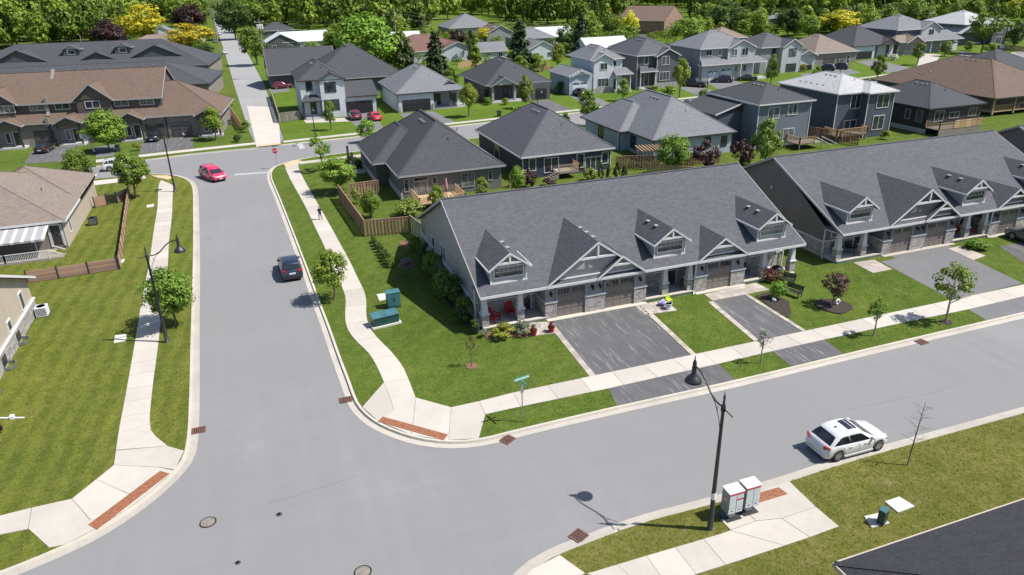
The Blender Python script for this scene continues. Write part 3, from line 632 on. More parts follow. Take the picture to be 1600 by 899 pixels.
def roof_pair(root, mat, trim, faces, eaves, label=None, name='roof', th=0.16, fas=0.2):
    """faces: lists of points of the sloped planes; eaves: polylines to trim with a fascia board"""
    b = MB(); 
    for f in faces:
        b.poly(f); b.poly([(p[0], p[1], p[2]-th) for p in f][::-1])
    for e in eaves:
        for i in range(len(e)-1):
            p, q = e[i], e[i+1]; b.poly([(q[0], q[1], q[2]), (p[0], p[1], p[2]), (p[0], p[1], p[2]-th), (q[0], q[1], q[2]-th)])
    o = b.build(name, M[mat], root, label=label)
    t = MB()
    for e in eaves:
        cx = sum(p[0] for f in faces for p in f)/sum(len(f) for f in faces); cy = sum(p[1] for f in faces for p in f)/sum(len(f) for f in faces)
        for i in range(len(e)-1):
            p, q = Vector(e[i]), Vector(e[i+1]); d = (q-p)
            nrm = Vector((d.y, -d.x, 0)).normalized(); mid = (p+q)/2
            if nrm.dot(Vector((mid.x-cx, mid.y-cy, 0))) < 0: nrm = -nrm
            nrm *= 0.045; dz = Vector((0, 0, -fas)); up = Vector((0, 0, 0.012)); inn = -nrm*0.3
            P = [p+inn+up, q+inn+up, q+nrm+up, p+nrm+up]; Q = [v+dz for v in P]
            t.mesh([*P, *Q], [(0, 1, 2, 3), (7, 6, 5, 4), (0, 4, 5, 1), (1, 5, 6, 2), (2, 6, 7, 3), (3, 7, 4, 0)])
    t.build('fascia', M[trim], o); return o
def hip(root, mat, trim, x0, x1, y0, y1, z, pitch, ov=0.45, name='roof'):
    """hip roof over the walls x0..x1, y0..y1; z is the eave level"""
    x0 -= ov; x1 += ov; y0 -= ov; y1 += ov; W = x1-x0; D = y1-y0; r = min(W, D)/2; h = r*pitch
    if W >= D: a, c = (x0+r, (y0+y1)/2, z+h), (x1-r, (y0+y1)/2, z+h)
    else: a, c = ((x0+x1)/2, y0+r, z+h), ((x0+x1)/2, y1-r, z+h)
    A, B_, C, D_ = (x0, y0, z), (x1, y0, z), (x1, y1, z), (x0, y1, z)
    if W >= D: F = [[A, B_, c, a], [B_, C, c], [C, D_, a, c], [D_, A, a]]
    else: F = [[A, B_, a], [B_, C, c, a], [C, D_, c], [D_, A, a, c]]
    if abs(W-D) < 1e-3: F = [[A, B_, a], [B_, C, a], [C, D_, a], [D_, A, a]]
    o = roof_pair(root, mat, trim, F, [[A, B_, C, D_, A]], name=name)
    b = MB(); b.poly([(x0+.02, y0+.02, z-.17), (x0+.02, y1-.02, z-.17), (x1-.02, y1-.02, z-.17), (x1-.02, y0+.02, z-.17)]); b.build('soffit', M[trim], o)
    cap = MB()
    for p, q in ((A, a), (B_, c if W >= D else a), (C, c), (D_, a if W >= D else c), (a, c)):
        if (Vector(q)-Vector(p)).length > .1: cap.bar(Vector(p)+Vector((0, 0, .004)), Vector(q)+Vector((0, 0, .004)), 0.26, 0.016)
    cap.build('ridge_cap', M[mat], o)
    if name == 'roof' and max(W, D) > 9:
        for i in range(3): vents(root, [((x0+x1)/2+(i-1)*1.0, (y0+y1)/2-.9, z+h-.9*pitch-.01)] if W >= D else [((x0+x1)/2-.9, (y0+y1)/2-.5+(i-1)*1.0, z+h-.9*pitch-.01)])
        vents(root, [((x0+x1)/2+r*.35, y0+r*.62, z+r*.60*pitch)] if W >= D else [((x0+x1)/2+r*.1, y0+r*.6, z+r*.58*pitch)], True)
    return o
def gable(root, mat, trim, x0, x1, y0, y1, z, pitch, axis='x', ov=0.4, rake=0.35, name='roof', wall=None, wroot=None, ends=(1, 1), name_w='gable_wall'):
    """gable roof, ridge along axis; wall: material of the triangular gable ends"""
    if axis == 'x':
        hw = (y1-y0)/2; yc = (y0+y1)/2; h = hw*pitch; e = ov*pitch; X0, X1 = x0-rake*ends[0], x1+rake*ends[1]
        L, R = y0-ov, y1+ov
        P = lambda s, t, u: (s, t, u)
        tri = [[(x0, y0, z), (x0, yc, z+h), (x0, y1, z)], [(x1, y0, z), (x1, y1, z), (x1, yc, z+h)]]
    else:
        hw = (x1-x0)/2; yc = (x0+x1)/2; h = hw*pitch; e = ov*pitch; X0, X1 = y0-rake*ends[0], y1+rake*ends[1]
        L, R = x0-ov, x1+ov
        P = lambda s, t, u: (t, s, u)
        tri = [[(x0, y0, z), (x1, y0, z), (yc, y0, z+h)], [(x0, y1, z), (yc, y1, z+h), (x1, y1, z)]]
    up = 0.06
    f1 = [P(X0, L, z-e+up), P(X1, L, z-e+up), P(X1, yc, z+h+up), P(X0, yc, z+h+up)]; f2 = [P(X1, R, z-e+up), P(X0, R, z-e+up), P(X0, yc, z+h+up), P(X1, yc, z+h+up)]
    if axis != 'x': f1.reverse(); f2.reverse()
    ea = [[P(X0, L, z-e+up), P(X1, L, z-e+up)], [P(X0, R, z-e+up), P(X1, R, z-e+up)]]
    if ends[0]: ea.append([P(X0, L, z-e+up), P(X0, yc, z+h+up), P(X0, R, z-e+up)])
    if ends[1]: ea.append([P(X1, L, z-e+up), P(X1, yc, z+h+up), P(X1, R, z-e+up)])
    o = roof_pair(root, mat, trim, [f1, f2], ea, name=name)
    c = MB(); c.bar(P(X0, yc, z+h+up+.012), P(X1, yc, z+h+up+.012), .24, .035); c.build('ridge_cap', M[mat], o)
    if wall:
        b = MB()
        if ends[0]: b.poly(tri[0])
        if ends[1]: b.poly(tri[1])
        b.build(name_w, M[wall], wroot if wroot is not None else root)
    return o
_vent = MB().box(-.15, -.15, -.1, .15, .15, .05, 1).box(-.17, -.17, .05, .17, .17, .11, 0).data('roof_vent', [M['grey_trim'], M['black']])
_pipe = MB().tube([(0, 0, -.1), (0, 0, .38)], .05, 8).data('vent_pipe', M['black'])
def vents(root, pts, pipe=False):
    for p in pts: inst('vent_pipe' if pipe else 'roof_vent', _pipe if pipe else _vent, root, p)
def walls(root, mat, boxes, name='wall', label=None):
    b = MB()
    for q in boxes: b.box(*q)
    return b.build(name, M[mat], root, label=label)
def rail(root, pts, z, h=1.0, mat='deck', gap=0.14, name='railing'):
    """posts, two rails and balusters along pts"""
    o = None
    for i in range(len(pts)-1):
        a = Vector((*pts[i], z)); c = Vector((*pts[i+1], z)); L = (c-a).length; b = MB()
        b.bar(a+Vector((0, 0, h)), c+Vector((0, 0, h)), .09, .05); b.bar(a+Vector((0, 0, .1)), c+Vector((0, 0, .1)), .05, .06)
        for s in (a, c): b.box(s.x-.05, s.y-.05, z, s.x+.05, s.y+.05, z+h+.05)
        o = b.build(name, M[mat], root); n = max(1, int(L/gap)); b2 = MB()
        for k in range(1, n):
            p = a.lerp(c, k/n); b2.box(p.x-.02, p.y-.02, z+.12, p.x+.02, p.y+.02, z+h-.02)
        b2.build('balusters', M[mat], o)

M.update(
    th_board=m_siding('grey_board_batten', (0.29, 0.285, 0.282), 0.30, True), th_shake=m_siding('grey_shakes', (0.36, 0.35, 0.345), 0.2, False, .6, .35),
    th2_board=m_siding('brown_grey_board_batten', (0.135, 0.128, 0.125), 0.30, True), stone=m_stone('ashlar_stone', (0.345, 0.325, 0.31)),
    doorbrown=m_plain('taupe_garage_paint', (0.175, 0.150, 0.135), 0.55, var=0.05), lamp_black=m_plain('lantern_black', (0.012, 0.012, 0.013), 0.35),
)

# ------------------------------------------------------------------ the two townhouse rows: porches, garages, dormers and truss gables
SL = 0.456                                               # slope of the big roof: z = 3.0 + SL*(y+0.6)
def zr(y): return 3.0+SL*(y+0.6)
def truss_gable(root, cx, hw, zb, peak, yf, yb, wallmat, tie=0.52, win=None, post=True, name='gable'):
    """front gable on the big roof: ridge from y=yf back to yb, wall face set back under the rake"""
    sl = (peak-zb)/hw
    o = MB()
    face = yf+0.42; zf = zr(face)
    w2 = (peak-.1-zf)/sl*0.985 if win is None else hw-.27
    if win is None: o.poly([(cx-w2, face, zf), (cx+w2, face, zf), (cx, face, peak-.1)])
    else:
        zl = zb+0.12
        o.poly([(cx-w2, face, zf), (cx+w2, face, zf), (cx+w2, face, zb+.2), (cx, face, zb+.2+w2*sl-.02), (cx-w2, face, zb+.2)])
        ybk = (zb+.2-3.0)/SL-.6
        for s in (-1, 1):
            q = [(cx+s*w2, face, zf-.05), (cx+s*w2, face, zb+.2), (cx+s*w2, ybk, zb+.2)]; o.poly(q if s < 0 else q[::-1])
    g = o.build(name, M[wallmat], root)
    yb0 = (zb-3.0)/SL-.6                                   # where the eave of the gable meets the big roof
    f1 = [(cx-hw, yb0, zb), (cx-hw, yf, zb), (cx, yf, peak), (cx, yb, peak)]; f2 = [(cx+hw, yf, zb), (cx+hw, yb0, zb), (cx, yb, peak), (cx, yf, peak)]
    r = roof_pair(g, 'slate_rows', 'trim', [f1, f2], [[(cx-hw, yf, zb), (cx, yf, peak), (cx+hw, yf, zb)]]+([[(cx-hw, yb0, zb), (cx-hw, yf, zb)], [(cx+hw, yf, zb), (cx+hw, yb0, zb)]] if win else []), name='gable_roof', th=.12, fas=.16)
    t = MB(); zt = zb+(peak-zb)*tie; ht = (peak-zt)/sl-.06
    t.box(cx-ht, yf-.02, zt-.16, cx+ht, yf+.1, zt)
    if post: t.box(cx-.07, yf-.014, zt, cx+.07, yf+.094, peak-.16)
    if win is None: t.box(cx-w2*.80, face-.1, zf+.03, cx+w2*.62, face+.02, zf+.13)
    else: t.box(cx-w2-.06, face-.07, zf-.06, cx+w2+.06, face-.006, zf+.08); t.box(cx-w2-.03, face-.04, zf+.08, cx-w2+.09, face-.006, zb+.2); t.box(cx+w2-.09, face-.04, zf+.08, cx+w2+.03, face-.006, zb+.2)
    t.build('truss_trim', M['trim'], g)
    if win: window(root, 'S', cx, face-.004, zf+.5, 2.25, .74, 1, 'trim', grid=6, t=.1)
    return g
def townhouse(loc, board, gable_board, label, third=True):
    T = thing('townhouse_row', label, 'townhouse row', loc)
    D = 20.4
    walls(T, board, [(0, 2.0, 0.0, 28.4, D-.4, 2.86), (5.0, 0.0, 0, 13.66, 2.0, 2.86), (18.37, 0.0, 0, 23.1, 2.0, 2.86)])
    g = MB()
    for x, s in ((0.0, 1), (28.4, -1)):
        q = [(x, 2.0, 2.86), (x, D-.4, 2.86), (x, 9.7, zr(9.7)-.12)]; g.poly(q[::-1] if s > 0 else q)
    g.build('gable_wall', M[board], T)
    st = MB(); st.box(-.12, 1.9, 0, 28.5, 2.05, 1.42)                                                # stone skirt: porch backs and the side walls
    st.box(-.13, 2.05, 0, .02, D-.5, 1.42); st.box(28.38, 2.05, 0, 28.53, D-.5, 1.42); st.build('stone_skirt', M['stone'], T)
    cp = MB(); cp.box(-.18, 1.84, 1.42, 28.58, 1.9, 1.53); cp.box(-.18, 1.9, 1.42, -.002, D-.5, 1.53); cp.box(28.402, 1.9, 1.42, 28.58, D-.5, 1.53); cp.build('stone_cap', M['trim'], T)
    sb = MB()
    for a, c in ((5.0, 5.85), (8.35, 9.99), (12.68, 13.66), (18.37, 19.35), (21.85, 23.1)):
        p = MB(); p.box(a-.06, -.16, 0, c+.06, .02, 1.38); p.build('stone_pier', M['stone'], T); sb.box(a-.12, -.22, 1.38, c+.12, .03, 1.52)
    sb.box(5.0-.13, .02, 1.42, 5.0-.01, 1.84, 1.53); sb.box(13.67, .02, 1.42, 13.79, 1.84, 1.53); sb.box(18.24, .02, 1.42, 18.36, 1.84, 1.53); sb.box(23.11, .02, 1.42, 23.23, 1.84, 1.53)
    sb.build('pier_cap', M['trim'], T)
    p = MB(); p.box(4.9, .0, 0, 5.0, 1.9, 1.42); p.box(13.66, 0, 0, 13.76, 1.9, 1.42); p.box(18.27, 0, 0, 18.37, 1.9, 1.42); p.box(23.1, 0, 0, 23.2, 1.9, 1.42); p.build('porch_side_wall', M['stone'], T)
    # garage doors in shallow reveals
    for a, c in ((5.85, 8.35), (9.99, 12.68), (19.35, 21.85)):
        garage_door(T, 'S', (a+c)/2, -.012, .03, c-a-.1, 2.42)
        b = MB(); b.box(a-.03, -.17, 0, a+.05, -.01, 2.52); b.box(c-.05, -.17, 0, c+.03, -.01, 2.52); b.box(a-.03, -.17, 2.46, c+.03, -.01, 2.56); b.build('door_casing', M['grey_trim'], T)
    # porches
    for a, c in ((0, 5.0), (13.72, 18.3), (23.2, 28.4)):
        b = MB(); b.box(a-.05, -.15, 0, c, 1.9, .2); b.build('porch_floor', M['slabc'], T)
        b = MB(); b.box(a-.1, -.22, .2, c, .12, .26); b.build('porch_edge', M['kerb'], T)
    for x in (.15, 3.0, 15.6, 17.95, 25.3, 28.25):
        b = MB(); b.box(x-.28, .0, .2, x+.28, .56, 1.22); c = b.build('porch_column', M['stone'], T)
        b = MB(); b.box(x-.34, -.06, 1.22, x+.34, .62, 1.32)
        zt = 2.78; q = [(x-.24, .04, 1.32), (x+.24, .04, 1.32), (x+.24, .52, 1.32), (x-.24, .52, 1.32), (x-.15, .13, zt), (x+.15, .13, zt), (x+.15, .43, zt), (x-.15, .43, zt)]
        b.mesh(q, [(0, 1, 5, 4), (1, 2, 6, 5), (2, 3, 7, 6), (3, 0, 4, 7)]); b.box(x-.2, .08, zt-.12, x+.2, .48, zt); b.build('column_shaft', M['trim'], c)
    b = MB(); b.box(-.1, .1, 2.78, 5.0, .46, 2.95); b.box(13.66, .1, 2.78, 18.37, .46, 2.95); b.box(23.1, .1, 2.78, 28.5, .46, 2.95); b.build('porch_beam', M['grey_trim'], T)
    b = MB(); b.box(-.3, -.5, 2.87, 28.7, 2.0, 2.90); b.build('soffit', M['grey_trim'], T)
    for x, x2 in ((4.0, 1.35), (17.2, 14.6), (24.1, 26.6)):
        door(T, 'S', x, 1.888, .2, .95, 2.05); window(T, 'S', x2, 1.99, 1.72, 1.0, .55, 1, 'trim', t=.08)
    # big roof
    o1, o2 = -.4, 28.8; yb = 20.0
    A, B_, C, D_ = (o1, -.6, 3.0), (o2, -.6, 3.0), (o2, yb, zr(9.7)-SL*(yb-9.7)), (o1, yb, zr(9.7)-SL*(yb-9.7)); r0, r1 = (o1, 9.7, zr(9.7)), (o2, 9.7, zr(9.7))
    R = roof_pair(T, 'slate', 'trim', [[A, B_, r1, r0], [C, D_, r0, r1]], [[A, B_], [C, D_]])
    b = MB()
    for e in ([A, r0, D_], [B_, r1, C]):
        for i in range(2): b.bar(Vector(e[i])+Vector((0, 0, -.09)), Vector(e[i+1])+Vector((0, 0, -.09)), .06, .2)
    b.build('rake_board', M['grey_trim'], R)
    b = MB(); b.bar((o1, 9.7, zr(9.7)+.015), (o2, 9.7, zr(9.7)+.015), .26, .035); b.build('ridge_cap', M['slate'], R)
    # dormers and gables
    for cx in (2.2, 16.0, 25.9): truss_gable(T, cx, 1.70, 4.72, 5.93, 0.0, 5.83, 'th_shake', tie=.40, win=True, name='dormer')
    truss_gable(T, 9.1, 4.25, 2.98, 6.0, -.62, 5.98, gable_board, tie=.62); truss_gable(T, 11.2, 2.15, 2.98, 4.6, -.70, 2.91, gable_board, tie=.62, post=False); truss_gable(T, 20.55, 2.42, 2.98, 4.68, -.62, 3.08, gable_board, tie=.62, post=False)
    for cx, yy in ((2.2, (1.9, 3.2)), (16.0, (1.9, 3.2)), (25.9, (1.9, 3.2))):
        s = 1 if cx < 5 else -1
        vents(T, [(cx+s*.45, y, 5.93-.45*.72-.02) for y in yy])
    vents(T, [(9.6, y, 6.0-.5*.71-.02) for y in (1.4, 2.6, 3.8)])
    # lanterns, downpipes
    for x in (5.42, 8.95, 9.6, 13.15, 18.9, 22.4):
        b = MB(); b.box(x-.06, -.05, 2.02, x+.06, 0, 2.3); b.box(x-.05, -.18, 2.2, x+.05, -.05, 2.24); b.lathe([(.02, 0), (.1, .04), (.09, .24), (.12, .27), (.02, .36)], (x, -.2, 1.9), 8); b.build('wall_lantern', M['lamp_black'], T)
    b = MB()
    for x, y in ((-.16, 1.75), (18.3, -.1), (28.55, 1.75)): b.box(x-.045, y-.045, .1, x+.045, y+.045, 2.7); b.bar((x, y, .12), (x-.3, y-.45, .05), .09, .07); b.bar((x, y, 2.7), (x, -.45, 2.85), .08, .08)
    b.build('downpipe', M['trim'], T)
    return T
TH1 = townhouse((14.2, 46.9, LZ), 'th_board', 'th_shake', 'long grey townhouse row with three porches, corner lot, red chairs on its first porch')
for y, z, w_, h in ((18.5, .75, 1.7, 1.45), (15.0, 1.35, .9, .95), (11.4, 1.05, 1.5, 1.4)): window(TH1, 'W', -.004, y, max(z, 1.58), w_, h, 2 if w_ > 1 else 1)
b = MB(); b.box(-.03, 2.02, 2.80, -.002, 19.98, 2.90); b.build('belt_board', M['grey_trim'], TH1)
TH2 = townhouse((47.9, 47.5, LZ), 'th2_board', 'th2_board', 'second grey townhouse row with brown end gable and downpipe, beyond the plum tree lawn')
b = MB(); b.tube([(-.02, 9.7, 4.6), (-.2, 9.7, 4.6)], .12, 10); b.build('gable_vent', M['trim'], TH2)
TH3 = townhouse((81.7, 48.1, LZ), 'th2_board', 'th2_board', 'third townhouse row, only its roof corner seen at the right edge')
# ------------------------------------------------------------------ the detached houses: built in street coordinates, parented to an Empty at their corner
M['well'] = m_plain('galvanised_well', (0.22, 0.23, 0.25), 0.4, .5)
M.update(
    sd_white=m_siding('white_siding', (0.52, 0.55, 0.60), 0.2), sd_ice=m_siding('pale_blue_siding', (0.36, 0.42, 0.49), 0.2), sd_pale=m_siding('pale_grey_siding', (0.42, 0.44, 0.46), 0.2),
    sd_grey=m_siding('mid_grey_siding', (0.24, 0.25, 0.265), 0.2), sd_slate=m_siding('slate_siding', (0.085, 0.088, 0.10), 0.2), sd_navy=m_siding('navy_siding', (0.066, 0.079, 0.106), 0.2), sd_blue=m_siding('steel_blue_siding', (0.125, 0.146, 0.182), 0.3, True),
    bb_dark=m_siding('dark_board_batten', (0.095, 0.092, 0.092), 0.3, True), bb_grey=m_siding('grey_brown_board_batten', (0.135, 0.131, 0.128), 0.3, True), bb_navy=m_siding('navy_board_batten', (0.035, 0.045, 0.075), 0.3, True),
    black_sd=m_siding('black_siding', (0.026, 0.025, 0.025), 0.2), tan=m_siding('tan_stucco', (0.40, 0.345, 0.28), 0.9, False, .1, .9), taupe=m_siding('taupe_siding', (0.21, 0.185, 0.165), 0.2), darkbrown=m_siding('dark_brown_siding', (0.092, 0.078, 0.070), 0.2),
    brick=m_stone('grey_brick', (0.25, 0.215, 0.195), 0.24, 0.085, (0.2, 0.19, 0.18), .35), redbrick=m_stone('red_brick', (0.30, 0.155, 0.115), 0.24, 0.085, (0.3, 0.25, 0.22), .3),
    doorblack=m_plain('black_door_paint', (0.02, 0.02, 0.022), 0.4, var=.05), doorwhite=m_plain('white_door_paint', (0.58, 0.62, 0.68), 0.5, var=.04), doorgrey=m_plain('grey_door_paint', (0.075, 0.07, 0.068), 0.5, var=.05), limegreen=m_plain('green_door_paint', (0.30, 0.40, 0.14), 0.5),
)
def hs(label, x, y, cat='house', name='house', rz=0.0):
    T = thing(name, label, cat, (x, y, LZ), rz)
    if rz == 0: WORLD_ROOTS.add(T.name)
    return T
def on(side, plane, p):
    d = AX @ np.array([(p[0]-800)/FPX, (p[1]-449.5)/FPX, 1.0]); k = 1 if side in 'SN' else 0
    q = CAMP+(plane-CAMP[k])/d[k]*d; return (q[0] if k else q[1]), q[2]
def wn(T, side, plane, r, nx=2, frame='trim', kind='win', **kw):
    """a window or door where the photograph shows it: r = (left, top, right, bottom) pixels on that wall"""
    cy = (r[1]+r[3])/2; cx = (r[0]+r[2])/2
    a = on(side, plane, (r[0], cy))[0]; c = on(side, plane, (r[2], cy))[0]; z1 = on(side, plane, (cx, r[1]))[1]; z0 = on(side, plane, (cx, r[3]))[1]
    m = (a+c)/2; x, y = (m, plane-.004) if side == 'S' else ((plane-.004, m) if side == 'W' else (plane+.004, m))
    w_, h = round(abs(c-a)*10)/10, round((z1-z0)*10)/10
    if kind == 'gar': return garage_door(T, side, x, y, .1, w_, round((z1-.1)*5)/5, **kw)
    if kind == 'door': return door(T, side, x, y, z0, .95, round((z1-z0)*5)/5, frame=frame, **kw)
    return window(T, side, x, y, z0, max(.4, w_-.16), max(.35, h-.16), nx, frame, **kw)
def posts(T, pts, z0, z1, mat='trim', r=.09):
    for x, y in pts:
        b = MB(); b.box(x-r, y-r, z0, x+r, y+r, z1); b.box(x-r-.04, y-r-.04, z0, x+r+.04, y+r+.04, z0+.15); b.build('porch_post', M[mat], T)
def slab(T, x0, x1, y0, y1, z=.35, mat='slabc'):
    b = MB(); b.box(x0, y0, 0, x1, y1, z); b.box(x0+.3, y0-.35, 0, x1-.3, y0-.002, z/2); b.build('porch_floor', M[mat], T)
def corner(T, pts, z, mat='trim'):
    for x, y in pts:
        b = MB(); b.box(x-.055, y-.055, .1, x+.055, y+.055, z); b.build('corner_trim', M[mat], T)

# --- middle row, seen from behind
T = hs('dark hip roofed bungalow with fenced garden behind the first townhouse row', 15.5, 83.5)
walls(T, 'bb_grey', [(15.7, 83.4, 0, 28.3, 106, 2.95)]); walls(T, 'bb_dark', [(14.1, 91.2, 0, 15.7, 104, 2.95)])
hip(T, 'charcoal', 'grey_trim', 15.7, 28.3, 83.4, 105, 3.0, .72); hip(T, 'charcoal', 'grey_trim', 14.0, 23, 91.0, 103.2, 3.0, .72, name='front_roof')
b = MB(); b.box(15.58, 83.3, .0, 15.72, 105, .8); b.box(13.98, 91.1, .0, 14.12, 104, .8); b.build('base_course', M['slabc'], T)
wn(T, 'S', 83.4, (646.6, 284, 669, 309), 2, 'greywood' if False else 'grey_trim'); wn(T, 'S', 83.4, (646, 279, 669, 283.5), 1, 'grey_trim'); wn(T, 'S', 83.4, (631.5, 281, 639, 301), 1, 'grey_trim'); wn(T, 'S', 83.4, (675, 276, 683, 288), 1, 'grey_trim')
wn(T, 'S', 83.4, (720.4, 270, 741.7, 292.6), 2, 'grey_trim'); wn(T, 'S', 83.4, (763, 266, 769, 282.6), 1, 'grey_trim')
vents(T, [(25.3, 92.2, 5.9)], True)
slab(T, 11.8, 14.1, 98.5, 103.5); posts(T, [(12.2, 98.8), (12.2, 103)], .35, 2.9, 'dark_trim', .14)
T = hs('navy board and batten bungalow with white windows, its back steps behind the townhouse ridge', 32, 86)
walls(T, 'bb_navy', [(32.2, 86.2, 0, 44.8, 105, 2.95)]); hip(T, 'slate', 'trim', 32.2, 44.8, 86.2, 105, 3.0, .68)
for r, n in (((826, 248, 837.5, 268), 1), ((850, 246, 872.6, 270), 2), ((901, 241, 912.6, 262.6), 1), ((914, 245, 939, 268), 3), ((940, 237.6, 950, 256), 1)): wn(T, 'S', 86.2, r, n)
wn(T, 'W', 32.2, (773, 226, 780.5, 250), 1); corner(T, [(32.2, 86.2), (44.8, 86.2)], 2.9)
vents(T, [(39.6, 94.5, 6.88)]); 
b = MB()
for i in range(5): b.box(36.0-i*.28, 83.9, .1, 36.28-i*.28, 85.2, .85-i*.16)
b.build('back_steps', M['greywood'], T); b = MB(); b.box(36.3, 83.9, .8, 39.2, 86.1, .95); b.build('landing', M['greywood'], T); rail(T, [(36.3, 83.95), (39.2, 83.95), (39.2, 86)], .95, .95, 'deck')
T = hs('pale blue bungalow with broad grey hip roof and a pergola behind it', 51, 88)
walls(T, 'sd_ice', [(52.3, 87.8, 0, 65.2, 107.5, 2.95), (50.9, 95.2, 0, 52.3, 107, 2.95)])
hip(T, 'greyroof', 'dark_trim', 52.3, 65.2, 87.8, 108, 3.0, .66); hip(T, 'greyroof', 'dark_trim', 50.9, 60, 95.0, 107.6, 3.0, .66, name='side_roof')
wn(T, 'W', 50.9, (935, 197.7, 942.7, 219), 1, 'dark_trim'); wn(T, 'W', 52.3, (985, 212, 994, 233), 2, 'dark_trim'); wn(T, 'S', 87.8, (1126.6, 212.8, 1135.4, 229), 1, 'dark_trim'); wn(T, 'S', 87.8, (1100, 215, 1110, 231), 1, 'dark_trim')
corner(T, [(52.3, 87.8), (65.2, 87.8), (50.9, 95.2)], 2.9, 'dark_trim'); vents(T, [(58.8, 99, 7.3), (61, 96.5, 6.2)])
T = hs('steel blue two storey house with white windows between pale bungalow and navy house', 68.8, 87)
walls(T, 'sd_blue', [(68.8, 87.1, 0, 78.0, 99.1, 6.6)]); walls(T, 'sd_navy', [(64.1, 90.7, 0, 68.8, 100, 5.0)], 'garage_wing')
hip(T, 'charcoal', 'trim', 68.8, 78.0, 87.1, 99.1, 6.67, .42); 
b = MB(); b.poly([(63.9, 90.4, 4.95), (68.78, 90.4, 6.4), (68.78, 100.2, 6.4), (63.9, 100.2, 4.95)]); b.poly([(64.1, 90.7, 5.0), (68.78, 90.7, 6.35), (68.78, 90.7, 5.0)][::-1]); b.build('wing_roof', M['charcoal'], T); 
b = MB(); b.bar((63.9, 90.42, 4.96), (68.8, 90.42, 6.41), .08, .18); b.build('fascia', M['trim'], T)
for r in ((1200, 167.7, 1217.5, 186.5), (1231, 161.5, 1246, 180), (1222.5, 201.5, 1240, 220)): wn(T, 'S', 87.1, r, 2)
corner(T, [(68.8, 87.1), (78.0, 87.1)], 6.6); vents(T, [(73.6, 92+i, 8.45) for i in range(2)])
T = hs('tall navy two storey house with bright silver roof and back deck', 84, 87)
walls(T, 'sd_navy', [(84.1, 88.5, 0, 88.6, 101.8, 6.8), (88.6, 87.0, 0, 93.6, 101.8, 6.8)])
hip(T, 'silver', 'trim', 84.1, 93.6, 88.5, 101.8, 6.9, .40); hip(T, 'silver', 'trim', 88.6, 93.6, 87.0, 93.4, 6.9, .40, name='bay_roof')
for r, n in (((1329, 148, 1345, 170), 2), ((1370, 148, 1389, 169), 2)): wn(T, 'S', 88.5 if r[0] < 1350 else 87.0, r, n)
for r, n in (((1317.7, 188, 1336.4, 208), 2), ((1363, 181.5, 1380, 203), 2)): wn(T, 'S', 88.5 if r[0] < 1350 else 87.0, r, n)
corner(T, [(84.1, 88.5), (88.6, 87.0), (93.6, 87.0)], 6.8); vents(T, [(85.2, 93+i*1.3, 7.48) for i in range(5)]+[(88.2+i*.9, 93.2, 8.5) for i in range(2)])
b = MB(); b.box(82.4, 85.8, .9, 88.2, 88.4, 1.05); b.box(82.5, 85.9, 0, 82.65, 86.05, .9); b.box(88, 85.9, 0, 88.15, 86.05, .9); b.box(85.2, 85.9, 0, 85.35, 86.05, .9); b.build('deck_floor', M['greywood'], T); rail(T, [(82.4, 88.4), (82.4, 85.8), (88.2, 85.8), (88.2, 87)], 1.05, 1.0, 'deck')
T = hs('black bungalow with charcoal hip roof and pale wooden back deck', 99, 85)
walls(T, 'black_sd', [(99.4, 85.3, 0, 110.5, 99.2, 3.9)]); hip(T, 'charcoal', 'dark_trim', 99.4, 110.5, 85.3, 99.2, 4.0, .50)
for r, n in (((1460, 173, 1474, 190), 2), ((1483, 175, 1498, 185), 2), ((1513, 169, 1525, 181.5), 2)): wn(T, 'S', 85.3, r, n, 'grey_trim')
for r in ((1414, 170, 1423, 186.5), (1431.5, 173, 1441.6, 191.5)): wn(T, 'W', 99.4, r, 1, 'grey_trim')
b = MB(); b.box(99.28, 85.2, 0, 99.4, 99.2, .7); b.build('base_course', M['slabc'], T); vents(T, [(105.4, 90.2, 6.55)])
b = MB(); b.box(99.2, 82.7, .95, 107.9, 85.2, 1.1); b.box(99.2, 82.68, 0, 107.9, 82.76, .95); b.build('deck_floor', M['greywood'], T); rail(T, [(99.2, 85.2), (99.2, 82.7), (102.1, 82.7)], 1.1, .95, 'deck')
for i in range(5): b = MB(); b.box(102.2+i*1.14, 82.66, 1.1, 103.28+i*1.14, 82.74, 2.3); b.box(102.2+i*1.14, 82.64, 2.12, 103.28+i*1.14, 82.76, 2.2); b.build('privacy_panel', M['deck'], T)
T = hs('wide brown roofed bungalow with timber rear porch at the right', 120, 91)
walls(T, 'darkbrown', [(120.6, 94, 0, 139, 117, 3.1)]); hip(T, 'brownroof', 'dark_trim', 120.3, 139.4, 90.8, 117.6, 3.2, .50, .4)
posts(T, [(120.6, 91), (125.6, 91), (131, 91)], .3, 3.0, 'deck', .12); vents(T, [(122.2+i*2.2, 108.6-i*.2, 5.2+i*.2) for i in range(6)])
b = MB(); b.box(120.4, 91, .7, 133, 93.9, .85); b.build('deck_floor', M['deck'], T); rail(T, [(120.5, 91.1), (127.0, 91.1)], .85, 1.0, 'deck'); b = MB(); b.bar((127.2, 91.2, 1.9), (129.8, 89.8, .9), .1, .12); b.bar((128.2, 91.5, 1.9), (130.8, 90.1, .9), .1, .12); b.build('stair_rail', M['deck'], T)
T = hs('dark hip roof beyond the wide brown roof at the right edge', 146, 112); walls(T, 'sd_slate', [(146, 111, 0, 162, 126, 3.1)]); hip(T, 'charcoal', 'dark_trim', 146, 162, 111, 126, 3.2, .5)

